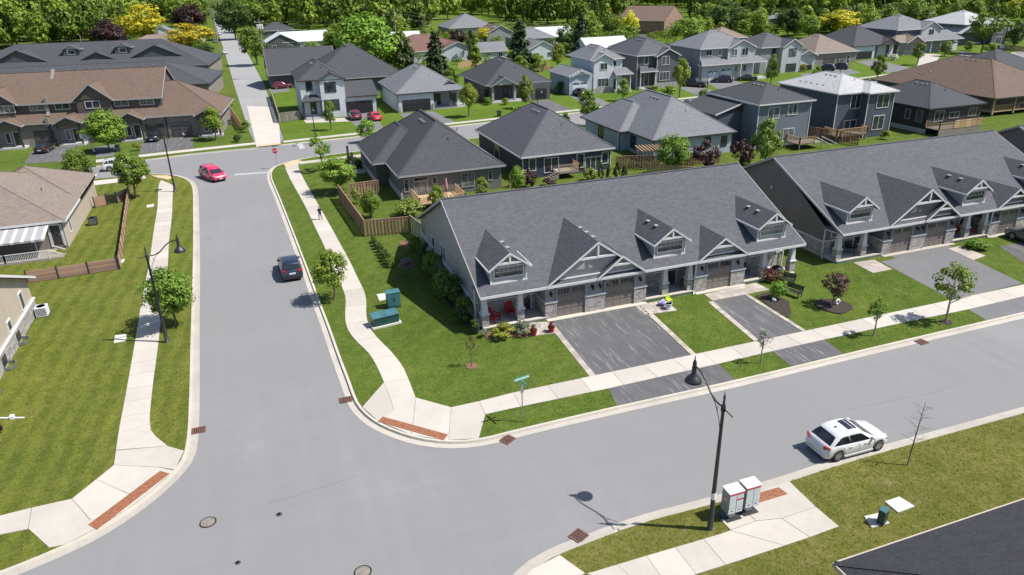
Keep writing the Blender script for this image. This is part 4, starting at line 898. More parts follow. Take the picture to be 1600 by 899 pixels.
# --- north side of the cross street, fronts towards us
T = hs('white two storey house with black trim and black double garage at the street corner', 9.5, 143)
walls(T, 'sd_white', [(9.7, 144.4, 0, 13.2, 158, 6.9), (13.2, 143.0, 0, 17.7, 158, 6.9), (17.7, 144.7, 0, 23.8, 154, 3.4)])
hip(T, 'charcoal', 'dark_trim', 9.7, 17.7, 144.4, 158, 7.0, .65); gable(T, 'charcoal', 'dark_trim', 13.2, 17.7, 143.0, 150, 7.0, .52, 'y', wall='sd_white', ends=(1, 0), name='front_gable_roof')
roof_pair(T, 'charcoal', 'dark_trim', [[(17.7, 144.3, 3.45), (24.2, 144.3, 3.45), (24.2, 150.5, 5.6), (17.7, 150.5, 5.6)]], [[(17.72, 144.3, 3.45), (24.2, 144.3, 3.45), (24.2, 150.5, 5.6)]], name='garage_roof')
wn(T, 'S', 144.7, (539, 158.5, 583, 180), kind='gar', mat='doorblack', cols=2); wn(T, 'S', 143.0, (507, 128.5, 525, 145), 2, 'dark_trim'); wn(T, 'S', 143.0, (507, 156, 531, 173), 2, 'dark_trim'); wn(T, 'S', 144.4, (477.5, 126.5, 488, 143), 1, 'dark_trim')
wn(T, 'S', 144.4, (482, 158, 498, 180), kind='door', mat='doorblack', frame='dark_trim'); slab(T, 9.7, 13.2, 142.7, 144.4)
roof_pair(T, 'charcoal', 'dark_trim', [[(9.4, 142.4, 3.4), (13.3, 142.4, 3.4), (12.5, 144.38, 4.3), (10.4, 144.38, 4.3)]], [[(9.4, 142.4, 3.4), (13.3, 142.4, 3.4)]], name='porch_roof'); posts(T, [(9.8, 142.8), (13.0, 142.7)], .35, 3.3, 'dark_trim', .14); corner(T, [(9.7, 144.4), (17.7, 143.0), (23.8, 144.7)], 3.3, 'dark_trim')
T = hs('long dark roofed bungalow rising behind the white corner house', 14, 172)
walls(T, 'sd_slate', [(14.5, 172, 0, 35, 192, 3.4)]); hip(T, 'charcoal', 'grey_trim', 14, 35.2, 171.6, 193, 3.5, .62); gable(T, 'charcoal', 'grey_trim', 6, 22, 188, 205, 3.5, .6, 'x', wall='sd_slate', name='wing_roof'); walls(T, 'sd_slate', [(6, 188.3, 0, 16, 204.5, 3.5)], 'wing_wall'); vents(T, [(27, 178.5, 6.9), (30.5, 174.5, 5.0)], True)
wn(T, 'S', 172, (555, 124, 566, 128.5), 1, 'dark_trim')
T = hs('light grey bungalow with wide black garage door and stone pillared porch', 27.4, 142)
walls(T, 'sd_white', [(27.5, 142.2, 0, 34.6, 160, 3.5)]); walls(T, 'sd_pale', [(34.6, 145.5, 0, 41, 160, 3.5)])
hip(T, 'greyroof', 'dark_trim', 27.5, 41, 142.2, 161, 3.6, .60); gable(T, 'greyroof', 'dark_trim', 35.2, 41.4, 143.6, 151, 3.6, .5, 'y', .4, .3, wall='sd_white', ends=(1, 0), name='porch_roof')
wn(T, 'S', 142.2, (629, 157, 673, 177), kind='gar', mat='doorblack', cols=3); wn(T, 'S', 145.5, (680, 149, 688.5, 166), kind='door', mat='doorblack', frame='dark_trim'); wn(T, 'S', 145.5, (705, 147, 713, 160), 1, 'dark_trim'); wn(T, 'W', 27.5, (594, 136, 598, 153), 1, 'dark_trim')
slab(T, 34.7, 41.4, 143.0, 145.5, .4)
for x in (35.2, 38.3, 41.2): b = MB(); b.box(x-.28, 143.1, .4, x+.28, 143.66, 1.5); c = b.build('porch_pillar', M['stone'], T); b = MB(); b.box(x-.13, 143.25, 1.5, x+.13, 143.5, 3.5); b.build('pillar_shaft', M['dark_trim'], c)
for x in (27.6, 34.4): b = MB(); b.box(x-.15, 142.05, 0, x+.35, 142.2, 1.3); b.build('stone_pier', M['stone'], T)
vents(T, [(33.2+i*.8, 150.6+i*.2, 7.3) for i in range(3)]); corner(T, [(27.5, 142.2)], 3.5, 'dark_trim')
T = hs('dark grey bungalow with gabled porch and dark garage at its right', 46, 144)
walls(T, 'sd_slate', [(47.0, 146.5, 0, 56, 163, 3.5), (56, 144.2, 0, 60.2, 163, 3.5)]); hip(T, 'charcoal', 'grey_trim', 46.6, 60.2, 145.0, 164, 3.6, .58); gable(T, 'charcoal', 'grey_trim', 47.4, 52.6, 143.9, 152, 3.6, .55, 'y', .4, .3, wall='sd_pale', ends=(1, 0), name='porch_roof')
wn(T, 'S', 144.2, (837, 139, 854, 156.5), kind='gar', mat='doorblack'); slab(T, 47, 55.9, 144.2, 146.5, .4); posts(T, [(47.6, 144.5), (52.4, 144.5), (55.6, 144.5)], .4, 3.5, 'stone', .25)
wn(T, 'S', 146.5, (786, 137, 794, 154), kind='door', mat='doorblack', frame='dark_trim'); wn(T, 'S', 146.5, (800, 138, 812, 150), 2, 'dark_trim'); wn(T, 'S', 146.5, (756, 140, 764, 152), 1, 'dark_trim'); vents(T, [(54, 153, 7.6), (55, 153.5, 7.4)])
T = hs('icy white two storey house with attached white garage and red leaning porch post', 65, 146)
T['label'] = 'icy white two storey house with front gable and small attached garage'
walls(T, 'sd_white', [(71.2, 146, 0, 75.9, 158, 7.0), (75.9, 147, 0, 78.5, 158, 7.0)]); walls(T, 'sd_ice', [(65.6, 146.1, 0, 71.2, 157, 4.0)], 'garage_wall')
hip(T, 'greyroof', 'trim', 71.0, 78.5, 147, 159, 7.0, .60); gable(T, 'greyroof', 'trim', 71.2, 75.9, 146, 152, 7.0, .50, 'y', wall='sd_white', ends=(1, 0), name='front_gable_roof')
gable(T, 'greyroof', 'trim', 65.6, 71.2, 146.5, 157, 4.05, .42, 'y', .3, .3, wall='sd_ice', ends=(1, 1), name='garage_roof'); gable(T, 'greyroof', 'trim', 66.2, 70.2, 145.9, 150, 4.05, .5, 'y', .25, .25, wall='sd_white', ends=(1, 0), name='front_gable_roof')
wn(T, 'S', 146.1, (894, 129, 918, 149), kind='gar', mat='doorwhite'); wn(T, 'S', 146, (938, 99, 949, 110), 2); wn(T, 'S', 146, (934, 122.5, 950.5, 136), 3); wn(T, 'S', 147, (958, 95, 963, 104.5), 1); wn(T, 'S', 147, (956, 124, 963, 142), kind='door', mat='doorblack')
roof_pair(T, 'greyroof', 'trim', [[(75.7, 144.6, 3.9), (80.2, 144.6, 3.9), (79.4, 147, 5.0), (75.91, 147, 5.0)]], [[(75.7, 144.6, 3.9), (80.2, 144.6, 3.9)]], name='porch_roof'); slab(T, 75.9, 79.9, 144.8, 147, .5); posts(T, [(76.2, 145), (79.6, 145)], .5, 3.8)
b = MB(); b.box(71.1, 145.88, 0, 76.0, 146, 1.1); b.build('stone_skirt', M['stone'], T); corner(T, [(71.2, 146), (75.9, 146), (78.5, 147), (65.6, 146.1)], 3.9); vents(T, [(74.2+i*.8, 152.5, 9.1) for i in range(3)])
T = hs('dark slate two storey house with white porch posts and shrubs in front', 82.5, 147.5)
walls(T, 'sd_slate', [(82.6, 147.6, 0, 88.6, 162, 7.2), (86.9, 146.4, 0, 92.4, 160, 7.0), (92.4, 150, 0, 97.2, 160, 3.6)])
hip(T, 'slate', 'trim', 82.6, 92.4, 147.6, 162, 7.2, .58); gable(T, 'slate', 'trim', 86.9, 92.4, 146.4, 153, 7.0, .50, 'y', wall='sd_slate', ends=(1, 0), name='front_gable_roof'); gable(T, 'slate', 'trim', 92.4, 97.2, 149.6, 160, 3.7, .6, 'y', .3, .3, wall='sd_slate', ends=(1, 0), name='garage_roof')
wn(T, 'S', 147.6, (1006, 88.5, 1013, 101.5), 1); wn(T, 'S', 146.4, (1034, 88, 1046, 102), 2); wn(T, 'S', 146.4, (1030, 112.5, 1046, 126), 3); wn(T, 'S', 147.6, (1006, 116, 1013, 134), kind='door', mat='doorblack')
roof_pair(T, 'slate', 'trim', [[(82.3, 145.6, 3.9), (86.95, 145.6, 3.9), (86.0, 147.6, 4.9), (83.2, 147.6, 4.9)]], [[(82.3, 145.6, 3.9), (86.95, 145.6, 3.9)]], name='porch_roof'); slab(T, 82.4, 86.8, 145.8, 147.6, .5); posts(T, [(82.7, 146), (86.4, 146)], .5, 3.8)
b = MB(); b.box(86.8, 146.28, 0, 92.5, 146.4, 1.1); b.build('stone_skirt', M['stone'], T); corner(T, [(82.6, 147.6), (86.9, 146.4), (92.4, 146.4)], 7.0)
wn(T, 'S', 150, (1070, 107, 1080, 124), kind='door', mat='doorblack')
T = hs('broad grey two storey house with twin white garage doors and green front door', 100, 149)
walls(T, 'sd_grey', [(100.3, 150, 0, 108, 163, 7.5)]); walls(T, 'sd_pale', [(107.4, 149.2, 0, 114.8, 162, 7.4), (100.3, 148.8, 0, 109.4, 150, 3.9)])
hip(T, 'greyroof', 'trim', 100.3, 114.8, 150, 163, 7.5, .50); gable(T, 'greyroof', 'trim', 107.6, 114.6, 149.2, 155, 7.4, .48, 'y', wall='sd_pale', ends=(1, 0), name='front_gable_roof')
roof_pair(T, 'greyroof', 'trim', [[(99.6, 147.9, 4.0), (117.8, 147.9, 4.0), (116.4, 150, 5.2), (100.4, 150, 5.2)]], [[(99.6, 150, 4.0), (99.6, 147.9, 4.0), (117.8, 147.9, 4.0), (117.8, 150, 4.0)]], name='skirt_roof')
wn(T, 'S', 148.8, (1105, 110, 1121, 128), kind='gar', mat='doorwhite'); wn(T, 'S', 148.8, (1126, 108, 1142, 126), kind='gar', mat='doorwhite'); wn(T, 'S', 149.2, (1147, 103, 1152, 119), kind='door', mat='limegreen')
for r, n in (((1103, 78, 1112.5, 88), 2), ((1122.5, 77.5, 1127, 87), 1)): wn(T, 'S', 150, r, n)
for r, n in (((1142, 77, 1152, 88), 2), ((1159, 75.5, 1169, 87), 2), ((1160, 101, 1166, 112), 1)): wn(T, 'S', 149.2, r, n)
slab(T, 109.6, 117.4, 147.4, 149.2, .5); posts(T, [(110.2, 147.7), (113.6, 147.7), (117.2, 147.7)], .5, 3.9); b = MB(); b.box(100.2, 148.68, 0, 101.5, 148.8, 1.3); b.build('stone_pier', M['stone'], T); corner(T, [(100.3, 150), (107.4, 149.2), (114.8, 149.2)], 7.4)
T = hs('grey two storey house with white front gable next to the black parked cars', 121, 153)
walls(T, 'sd_grey', [(121.2, 155, 0, 126.5, 166, 6.3)]); walls(T, 'sd_pale', [(126.5, 153.6, 0, 132.2, 166, 6.4), (132.2, 155, 0, 138, 164, 3.6)]); hip(T, 'slate', 'trim', 121.2, 132.2, 155, 167, 6.3, .50); gable(T, 'slate', 'trim', 126.7, 132.2, 153.6, 160, 6.4, .6, 'y', wall='sd_pale', ends=(1, 0), name='front_gable_roof'); gable(T, 'slate', 'trim', 132.2, 138, 154.6, 164, 3.7, .45, 'y', .3, .3, wall='sd_pale', ends=(1, 0), name='garage_roof')
wn(T, 'S', 153.6, (1233, 76, 1244, 88.5), 2, 'dark_trim'); wn(T, 'S', 153.6, (1228, 100, 1243, 112), 2, 'dark_trim'); wn(T, 'S', 155, (1206, 76, 1212, 88), 1, 'dark_trim'); wn(T, 'S', 155, (1249, 103, 1268, 114), kind='gar', mat='doorblack'); corner(T, [(126.5, 153.6), (132.2, 153.6)], 6.3)
T = hs('bungalow with pinkish brown hip roof behind two black parked cars', 143.5, 162)
walls(T, 'taupe', [(144, 162.2, 0, 158.2, 178, 3.0)]); hip(T, 'tanroof', 'trim', 144, 158.2, 162.2, 178, 3.05, .55)
wn(T, 'S', 162.2, (1286, 92, 1304, 104), kind='gar', mat='doorgrey'); wn(T, 'S', 162.2, (1308, 90, 1318, 100), 2, 'dark_trim'); wn(T, 'S', 162.2, (1322, 88, 1328, 99), kind='door'); 
T = hs('bungalow with dark roof, white front and dark garage door', 160.5, 166)
walls(T, 'sd_white', [(160.6, 166.2, 0, 168.5, 182, 3.6), (168.5, 168, 0, 177, 182, 3.6)]); hip(T, 'charcoal', 'dark_trim', 160.6, 177, 166.2, 184, 3.7, .55); gable(T, 'charcoal', 'dark_trim', 170, 176.5, 166, 174, 3.7, .5, 'y', wall='taupe', ends=(1, 0), name='porch_roof')
wn(T, 'S', 166.2, (1338, 81, 1362, 95), kind='gar', mat='doorblack', cols=3); posts(T, [(169.2, 166.4), (173, 166.4), (176.6, 166.4)], .2, 3.6, 'dark_trim', .15); wn(T, 'S', 168, (1384, 70, 1390, 84), kind='door')
T = hs('tan roofed stone bungalow next to the young street tree', 178, 167)
walls(T, 'taupe', [(178.4, 168.2, 0, 188, 184, 3.6)]); hip(T, 'tanroof', 'trim', 177.5, 188, 168.2, 186, 3.7, .55); gable(T, 'tanroof', 'trim', 181, 186.8, 167, 174, 3.7, .55, 'y', wall='taupe', ends=(1, 0), name='front_gable_roof'); wn(T, 'S', 168.2, (1416, 71, 1425, 80), 2); b = MB(); b.box(181, 168.08, 0, 186.8, 168.2, 1.4); b.build('stone_skirt', M['stone'], T)
T = hs('grey two storey house with white gable window and long porch', 187, 170)
walls(T, 'sd_navy', [(180, 171, 3, 196.4, 186, 6.8)]); walls(T, 'sd_grey', [(187, 169.6, 0, 203, 184, 3.8)]); hip(T, 'greyroof', 'trim', 180.5, 196.4, 171, 187, 6.8, .45); gable(T, 'greyroof', 'trim', 189, 196.4, 170.2, 177, 6.8, .5, 'y', wall='sd_pale', ends=(1, 0), name='front_gable_roof'); walls(T, 'sd_pale', [(189, 170.2, 4, 196.4, 171, 6.8)], 'gable_wall')
roof_pair(T, 'greyroof', 'trim', [[(186.8, 167.8, 3.7), (203.6, 167.8, 3.7), (201, 172, 6.0), (188, 172, 6.0)]], [[(186.8, 167.8, 3.7), (203.6, 167.8, 3.7)]], name='porch_roof'); wn(T, 'S', 170.2, (1451, 46, 1459, 57), 2); wn(T, 'S', 171, (1410, 45, 1418, 53.5), 2); posts(T, [(188, 168.2), (191.5, 168.2), (195, 168.2)], .3, 3.6); wn(T, 'S', 169.6, (1480, 66, 1495, 80), kind='gar', mat='doorwhite')
T = hs('dark two storey house with white gable windows at the far right end', 222, 176)
walls(T, 'sd_slate', [(214, 180, 0, 226, 196, 4), (226, 177, 0, 232.4, 194, 6.4)]); hip(T, 'silver', 'trim', 216, 232.4, 179, 196, 6.4, .42); gable(T, 'silver', 'trim', 226, 232.4, 176.6, 186, 6.4, .45, 'y', wall='sd_slate', ends=(1, 0), name='front_gable_roof'); gable(T, 'silver', 'trim', 214, 226, 178, 192, 4, .5, 'y', wall='sd_slate', ends=(1, 0), name='garage_roof'); walls(T, 'sd_slate', [(226, 176.6, 0, 232.4, 177, 6.4)], 'front_wall')
wn(T, 'S', 176.6, (1558, 41, 1567, 52), 2); wn(T, 'S', 176.6, (1555, 58, 1564, 69), 2); wn(T, 'S', 180, (1518, 66, 1540, 82), kind='gar', mat='doorwhite'); posts(T, [(234.6, 176), (237, 176)], .2, 3.6); roof_pair(T, 'silver', 'trim', [[(232.4, 175.4, 3.6), (237.6, 175.4, 3.6), (236.5, 179, 4.6), (232.4, 179, 4.6)]], [[(232.4, 175.4, 3.6), (237.6, 175.4, 3.6)]], name='porch_roof')

# --- west side
T = hs('tan bungalow with pinkish shingle roof, striped awning and corner deck', -19.3, 80.5)
walls(T, 'tan', [(-48, 80.8, 0, -19.4, 100, 2.95)]); hip(T, 'tanroof', 'trim', -48, -19.4, 80.8, 98.6, 3.0, .42); hip(T, 'tanroof', 'trim', -30, -19.4, 89, 100, 3.0, .50, name='garage_roof')
vents(T, [(-22.2, 88.2, 4.3)], True); walls(T, 'taupe', [(-34, 80.68, 0, -19.38, 80.8, 2.9)], 'siding_panel'); window(T, 'E', -19.39, 83.4, .95, .7, 1.6, 1); corner(T, [(-19.4, 80.8)], 2.95)
door(T, 'S', -20.15, 80.66, .5, .85, 2.0, frame='trim'); walls(T, 'trim', [(-20.8, 80.60, .3, -20.62, 80.67, 2.75), (-19.68, 80.60, .3, -19.5, 80.67, 2.75), (-20.8, 80.60, 2.6, -19.5, 80.67, 2.75)], 'door_casing'); window(T, 'S', -23.0, 80.66, 1.2, 1.1, .9, 1, t=.16); window(T, 'S', -25.2, 80.66, 1.2, 1.1, .9, 1, t=.16)
b = MB(); b.box(-34, 77.4, -.05, -20.4, 80.6, .12); b.build('deck_floor', M['greywood'], T); rail(T, [(-34, 77.5), (-28, 77.5), (-24.2, 77.5), (-20.45, 77.5)], .12, .85, 'trim'); b = MB(); b.bar((-20.4, 77.6, .95), (-19.3, 77.6, .4), .08, .08); b.bar((-20.4, 79.0, .95), (-19.3, 79.0, .4), .08, .08); b.build('stair_rail', M['trim'], T)
for i in range(3): b = MB(); b.box(-20.4+i*.36, 77.6, -.1, -20.04+i*.36, 79.0, .10-i*.03); b.build('step', M['greywood'], T)
# striped awning: alternate cloth strips on a frame
aw = MB(); aw.bar((-31, 77.7, 2.08), (-20.5, 77.7, 2.08), .08, .1); aw.bar((-20.55, 77.7, 2.05), (-20.75, 80.6, 2.62), .06, .06); aw.bar((-21.5, 78.2, .1), (-21.5, 78.2, 2.1), .07, .07); A_ = aw.build('awning_frame', M['trim'], T)
for i in range(34):
    x = -30.35+i*.29; b = MB(); b.mesh([(x, 77.6, 2.13), (x+.29, 77.6, 2.13), (x+.27, 80.62, 2.72), (x-.02, 80.62, 2.72), (x, 77.6, 1.92+.03*(i % 2)), (x+.29, 77.6, 1.92+.03*(i % 2))], [(0, 1, 2, 3), (4, 5, 1, 0)]); b.build('awning_stripe', M['trim'] if i % 3 == 0 else M['grey_trim'], A_)
T = hs('tan house with grey stone base and metal window wells at the left edge', -18.9, 64)
walls(T, 'tan', [(-45, 42, 1.28, -18.95, 64, 3.1)]); b = MB(); b.box(-45, 41.9, 0, -18.85, 64.1, 1.25); b.build('stone_base', M['stone'], T); b = MB(); b.box(-45, 41.85, 1.2, -18.78, 64.16, 1.32); b.build('stone_cap', M['trim'], T)
gable(T, 'tanroof', 'trim', -45, -18.95, 42, 64, 3.1, .40, 'x', .55, .5, wall='tan', ends=(0, 1))
for y, h in ((61.4, 1.3), (57.4, .7), (53.6, 1.4)): window(T, 'E', -18.94, y, 1.5, .75, h, 1)
for y in (58.2, 54.2, 50.2):
    b = MB(); P = [(-18.84, y-.6), (-18.45, y-.56), (-18.28, y-.25), (-18.28, y+.25), (-18.45, y+.56), (-18.84, y+.6)]
    for i in range(5): b.bar((*P[i], .16), (*P[i+1], .16), .03, .22)
    b.build('window_well', M['well'], T, split=False); b = MB(); b.box(-18.84, y-.45, .25, -18.8, y+.45, .95); b.build('basement_window', M['glass'], T)
T = hs('house at the bottom right corner, only its charcoal roof in view', 19.6, 1); walls(T, 'sd_grey', [(19.9, -12, 0, 48, 16.1, 2.95)]); hip(T, 'nearblack', 'cream', 19.6, 48, -12, 16.0, 3.0, .34, .5)

# --- brown roofed rows to the north west
AR = rad(-7.0)
T = thing('townhouse_row', 'brown roofed brick townhouse row with six white upper windows facing the street', 'townhouse row', (-7.6, 135.7, LZ), AR)
walls(T, 'brick', [(-46, 0, 0, 2.6, 14, 3.6)]); walls(T, 'darkbrown', [(-46, 1.6, 3.6, -6.3, 15, 6.9), (-19.2, .9, 4.0, -14, 1.6, 6.9), (-38, .9, 4.0, -28.6, 1.6, 6.9)], 'upper_wall')
gable(T, 'brownroof', 'grey_trim', -46, -6.3, 1.6, 15, 6.95, .58, 'x', .6, .35, wall='darkbrown', name='roof')
for a, c in ((-19.5, -13.8), (-33.2, -28.2)): gable(T, 'brownroof', 'grey_trim', a, c, .8, 7, 6.95, .85, 'y', .3, .3, wall='darkbrown', ends=(1, 0), name='front_gable_roof')
roof_pair(T, 'brownroof', 'grey_trim', [[(-46, -.5, 3.75), (-6.3, -.5, 3.75), (-6.3, 1.6, 5.2), (-46, 1.6, 5.2)]], [[(-46, -.5, 3.75), (-6.3, -.5, 3.75)]], name='skirt_roof')
hip(T, 'brownroof', 'grey_trim', -13.5, 3.0, 0, 15, 3.8, .60, name='end_roof')
for a, c, h in ((-13.2, -9.0, .55), (-31.5, -27.3, .5), (-22.6, -18.4, .5), (-1.0, 3.2, .5)): gable(T, 'brownroof', 'grey_trim', a+.2, c-.2, -1.6, 1.2, 3.8, h, 'y', .3, .3, wall='darkbrown', ends=(1, 0), name='porch_roof'); posts(T, [(a+.5, -1.5), (c-.5, -1.5)], .3, 3.75, 'dark_trim', .12); b = MB(); b.box(a+.2, -1.7, 0, c-.2, -.02, .3); b.build('porch_floor', M['slabc'], T); door(T, 'S', (a+c)/2+.5, -.01, .3, .95, 2.2, 'doorblack'); window(T, 'S', (a+c)/2-.8, -.01, .8, .6, 1.6, 1)
for a, c in ((-36.5, -33.4), (-26.4, -23.3), (-22.0-1e-3+.0, -19.0), (-9.3-.0, -6.3), (-5.3, -2.0)):
    if a == -22.001: continue
    garage_door(T, 'S', (a+c)/2, -.012, .05, c-a, 2.5, 'doorgrey')
garage_door(T, 'S', -17.0, -.012, .05, 2.6, 2.5, 'doorgrey')
for x, w_, nx in ((-29.6, 2.2, 3), (-25.4, 2.1, 2), (-21.6, 2.1, 2), (-16.8, 2.1, 2), (-12.6, 2.1, 2), (-8.6, 2.1, 2)): window(T, 'S', x, 1.59 if nx == 2 and x != -16.8 else .89, 5.55, w_, 1.05, nx)
b = MB(); b.bar((-23.8, .6, 4.6), (-23.8, 8.3, 11.15), .5, .35); b.box(-24.05, 1.1, 3.7, -23.55, 1.62, 7.5); b.box(-24.05, -.6, 3.4, -23.55, -.02, 4.6); b.build('party_wall', M['taupe'], T); b = MB(); b.box(-24.0, -.12, 0, -23.6, 0, 3.5); b.box(-6.0, -.1, 0, -5.75, 0, 3.5); b.build('downpipe', M['dark_trim'], T)
T = thing('townhouse_row', 'dark roofed low row directly behind the brown roofed row', 'townhouse row', (-7.5, 177, LZ), AR)
walls(T, 'brick', [(-58, 0, 0, 0, 22, 3.6)]); hip(T, 'charcoal', 'dark_trim', -58, 0, 0, 22, 3.7, .36); vents(T, [(-50+i*2.6+(i//3)*3.0, 9.0, 7.15) for i in range(12)])
T = thing('townhouse_row', 'farthest dark roofed row with two small dormers and three gables', 'townhouse row', (-8.5, 216, LZ), AR)
walls(T, 'brick', [(-62, 0, 0, 0, 26, 3.6)]); hip(T, 'charcoal', 'dark_trim', -62, 0, 0, 26, 3.7, .46)
for cx, w_ in ((-46, 13), (-27.5, 8), (-13, 13)): gable(T, 'charcoal', 'dark_trim', cx-w_/2, cx+w_/2, 4.5, 13, 5.9, .46, 'y', .3, .3, wall='sd_slate', ends=(1, 0), name='front_gable_roof')
for cx in (-34, -21.5): gable(T, 'charcoal', 'grey_trim', cx-2, cx+2, 6.6, 11, 8.6, .55, 'y', .3, .3, wall='sd_pale', ends=(1, 0), name='dormer_roof'); walls(T, 'sd_slate', [(cx-2, 6.6, 6.5, cx+2, 10, 8.6)], 'dormer'); window(T, 'S', cx, 6.59, 7.3, 1.7, .95, 1)

# --- far houses among the trees
FOOT = [(6, 36, 170, 206), (27, 42, 140, 162), (46, 61, 143, 165), (65, 80, 145, 160), (82, 98, 146, 164), (100, 118, 147, 164), (121, 139, 153, 168), (143, 160, 161, 180), (160, 178, 165, 186), (177, 204, 166, 188), (213, 240, 175, 197), (9, 24, 142, 160), (-75, -5, 130, 246)]
def far(label, p, z, w_, d, wall, roof, kind='g', h=3.2, pitch=.5, axis='x', rz=0.0, wins=2, gcol=None):
    """p: photo pixel of the middle of the front eave at level z"""
    c = G(p[0], p[1], z); T = thing('house', label, 'house', (c.x, c.y, LZ), rz); FOOT.append((c.x-w_/2, c.x+w_/2, c.y, c.y+d))
    walls(T, wall, [(-w_/2, 0, 0, w_/2, d, h)])
    if kind == 'h': hip(T, roof, 'trim', -w_/2, w_/2, 0, d, h, pitch)
    else: gable(T, roof, 'trim', -w_/2, w_/2, 0, d, h, pitch, axis, wall=wall)
    for i in range(wins): window(T, 'S', -w_/2+w_*(i+.5)/wins, -.01, 1.0, 1.3, 1.1, 2)
    window(T, 'W', -w_/2-.01, d/2, 1.0, 1.2, 1.1, 2); return T
far('grey house with white roof just right of the far street', (440, 66.5), 3.2, 11, 13, 'sd_slate', 'whiteroof', axis='y')
far('low house with long white roof behind the dark corner bungalow', (487, 64), 3.2, 20, 12, 'sd_white', 'whiteroof')
far('dark roofed house beside the far street under the dark trees', (433, 48), 3.2, 14, 12, 'sd_slate', 'charcoal', 'h')
far('house with pale blue roof left of the red brown roof', (637, 63), 3.2, 10, 10, 'sd_white', 'whiteroof')
T = far('house with red brown roof and white wall between the spruces', (672, 80), 3.2, 24, 18, 'sd_white', 'redroof', 'h', pitch=.45); gable(T, 'redroof', 'trim', 2, 14, -3, 10, 3.2, .4, 'y', wall='sd_white', ends=(1, 0), name='front_gable_roof'); walls(T, 'sd_white', [(2, -3, 0, 14, 0, 3.2)], 'wing_wall')
far('grey pyramid roofed house standing below the wood', (738, 43), 3.2, 20, 20, 'sd_grey', 'greyroof', 'h', pitch=.5)
far('grey gabled house with brown roof left of the tall spruce', (782, 52), 3.2, 11, 14, 'sd_grey', 'brownroof', axis='y')
far('small pale grey garage behind the wooden fence', (772, 80), 2.8, 8, 9, 'sd_pale', 'greyroof', h=2.8)
far('cream gabled cottage with small round window behind the dark bungalow', (848, 77), 3.2, 9, 12, 'sd_white', 'greyroof', axis='y')
far('grey roofed house left of the wide dark tree', (837, 60), 3.2, 14, 12, 'sd_grey', 'greyroof', 'h')
far('house with light metal roof behind the cream cottage', (872, 58), 3.2, 13, 12, 'sd_white', 'whiteroof')
far('low white roofed house behind the icy white house', (952, 74), 3.2, 14, 10, 'sd_white', 'whiteroof')
far('grey roofed house behind the dark slate house', (1020, 76), 3.6, 14, 14, 'sd_grey', 'slate', 'h')
far('red brown roofed house behind the broad grey house', (1143, 60), 3.2, 12, 12, 'taupe', 'tanroof', 'h')
far('grey house high up at the edge of the wood', (1152, 13), 3.2, 16, 12, 'sd_pale', 'greyroof', 'h')
far('grey house half hidden in trees right of the pole', (1210, 29), 3.2, 14, 12, 'sd_pale', 'greyroof', 'h')
far('brown roofed house between dark row and yellow trees', (258, 70), 3.0, 26, 14, 'taupe', 'tanroof', 'h', pitch=.4)
T = far('white house with peaked roof between the two yellow trees', (252, 53), 4.5, 11, 12, 'sd_white', 'greyroof', h=4.5, axis='y')
c = G(1037, 54, 0); FOOT.append((c.x-14, c.x+20, c.y-2, c.y+30)); T = thing('school_building', 'large red brick building with dark roof at the edge of the wood', 'building', (c.x, c.y, LZ), rad(-46))
walls(T, 'redbrick', [(-20, 0, 0, 0, 30, 5)]); gable(T, 'brownroof', 'dark_trim', -20, 0, 0, 30, 5, .34, 'x', .4, .0, wall='redbrick')
# ------------------------------------------------------------------ trees and shrubs: trunk with limbs, crown of many small leaf faces
def leaf_arrays(rng, C, S, nrm, asp=0.62):
    """diamond-shaped leaves: centres C, half sizes S, facing nrm -> (4N, 3) corners"""
    n = len(C); nrm = nrm/np.maximum(np.linalg.norm(nrm, axis=1, keepdims=True), 1e-6)
    r = rng.normal(size=(n, 3)); u = np.cross(nrm, r); u /= np.maximum(np.linalg.norm(u, axis=1, keepdims=True), 1e-6); v = np.cross(nrm, u)
    u = u*S[:, None]; v = v*S[:, None]*asp; f = nrm*S[:, None]*0.22
    return np.stack([C-u-f, C+v, C+u-f, C-v], 1).reshape(-1, 3)
def leaf_mesh(name, V, tint, mat, extra=None):
    me = bpy.data.meshes.new(name); n = len(V)//4
    ev, ef = extra if extra is not None else (np.zeros((0, 3)), [])
    nv = len(V)+len(ev); me.vertices.add(nv); me.vertices.foreach_set('co', np.concatenate([V, ev]).ravel())
    nf = n+len(ef); me.loops.add(nf*4); me.polygons.add(nf)
    idx = np.arange(n*4, dtype=np.int32)
    if len(ef): idx = np.concatenate([idx, (np.array(ef, dtype=np.int32)+len(V)).ravel()])
    me.loops.foreach_set('vertex_index', idx)
    me.polygons.foreach_set('loop_start', np.arange(nf, dtype=np.int32)*4)
    if len(ef): me.polygons.foreach_set('material_index', np.concatenate([np.zeros(n, np.int32), np.ones(len(ef), np.int32)]))
    at = me.attributes.new('tint', 'FLOAT', 'FACE'); at.data.foreach_set('value', np.concatenate([tint, np.zeros(len(ef))]).astype(np.float32))
    me.materials.append(mat)
    if len(ef): me.materials.append(M['bark'])
    me.update(calc_edges=True); return me
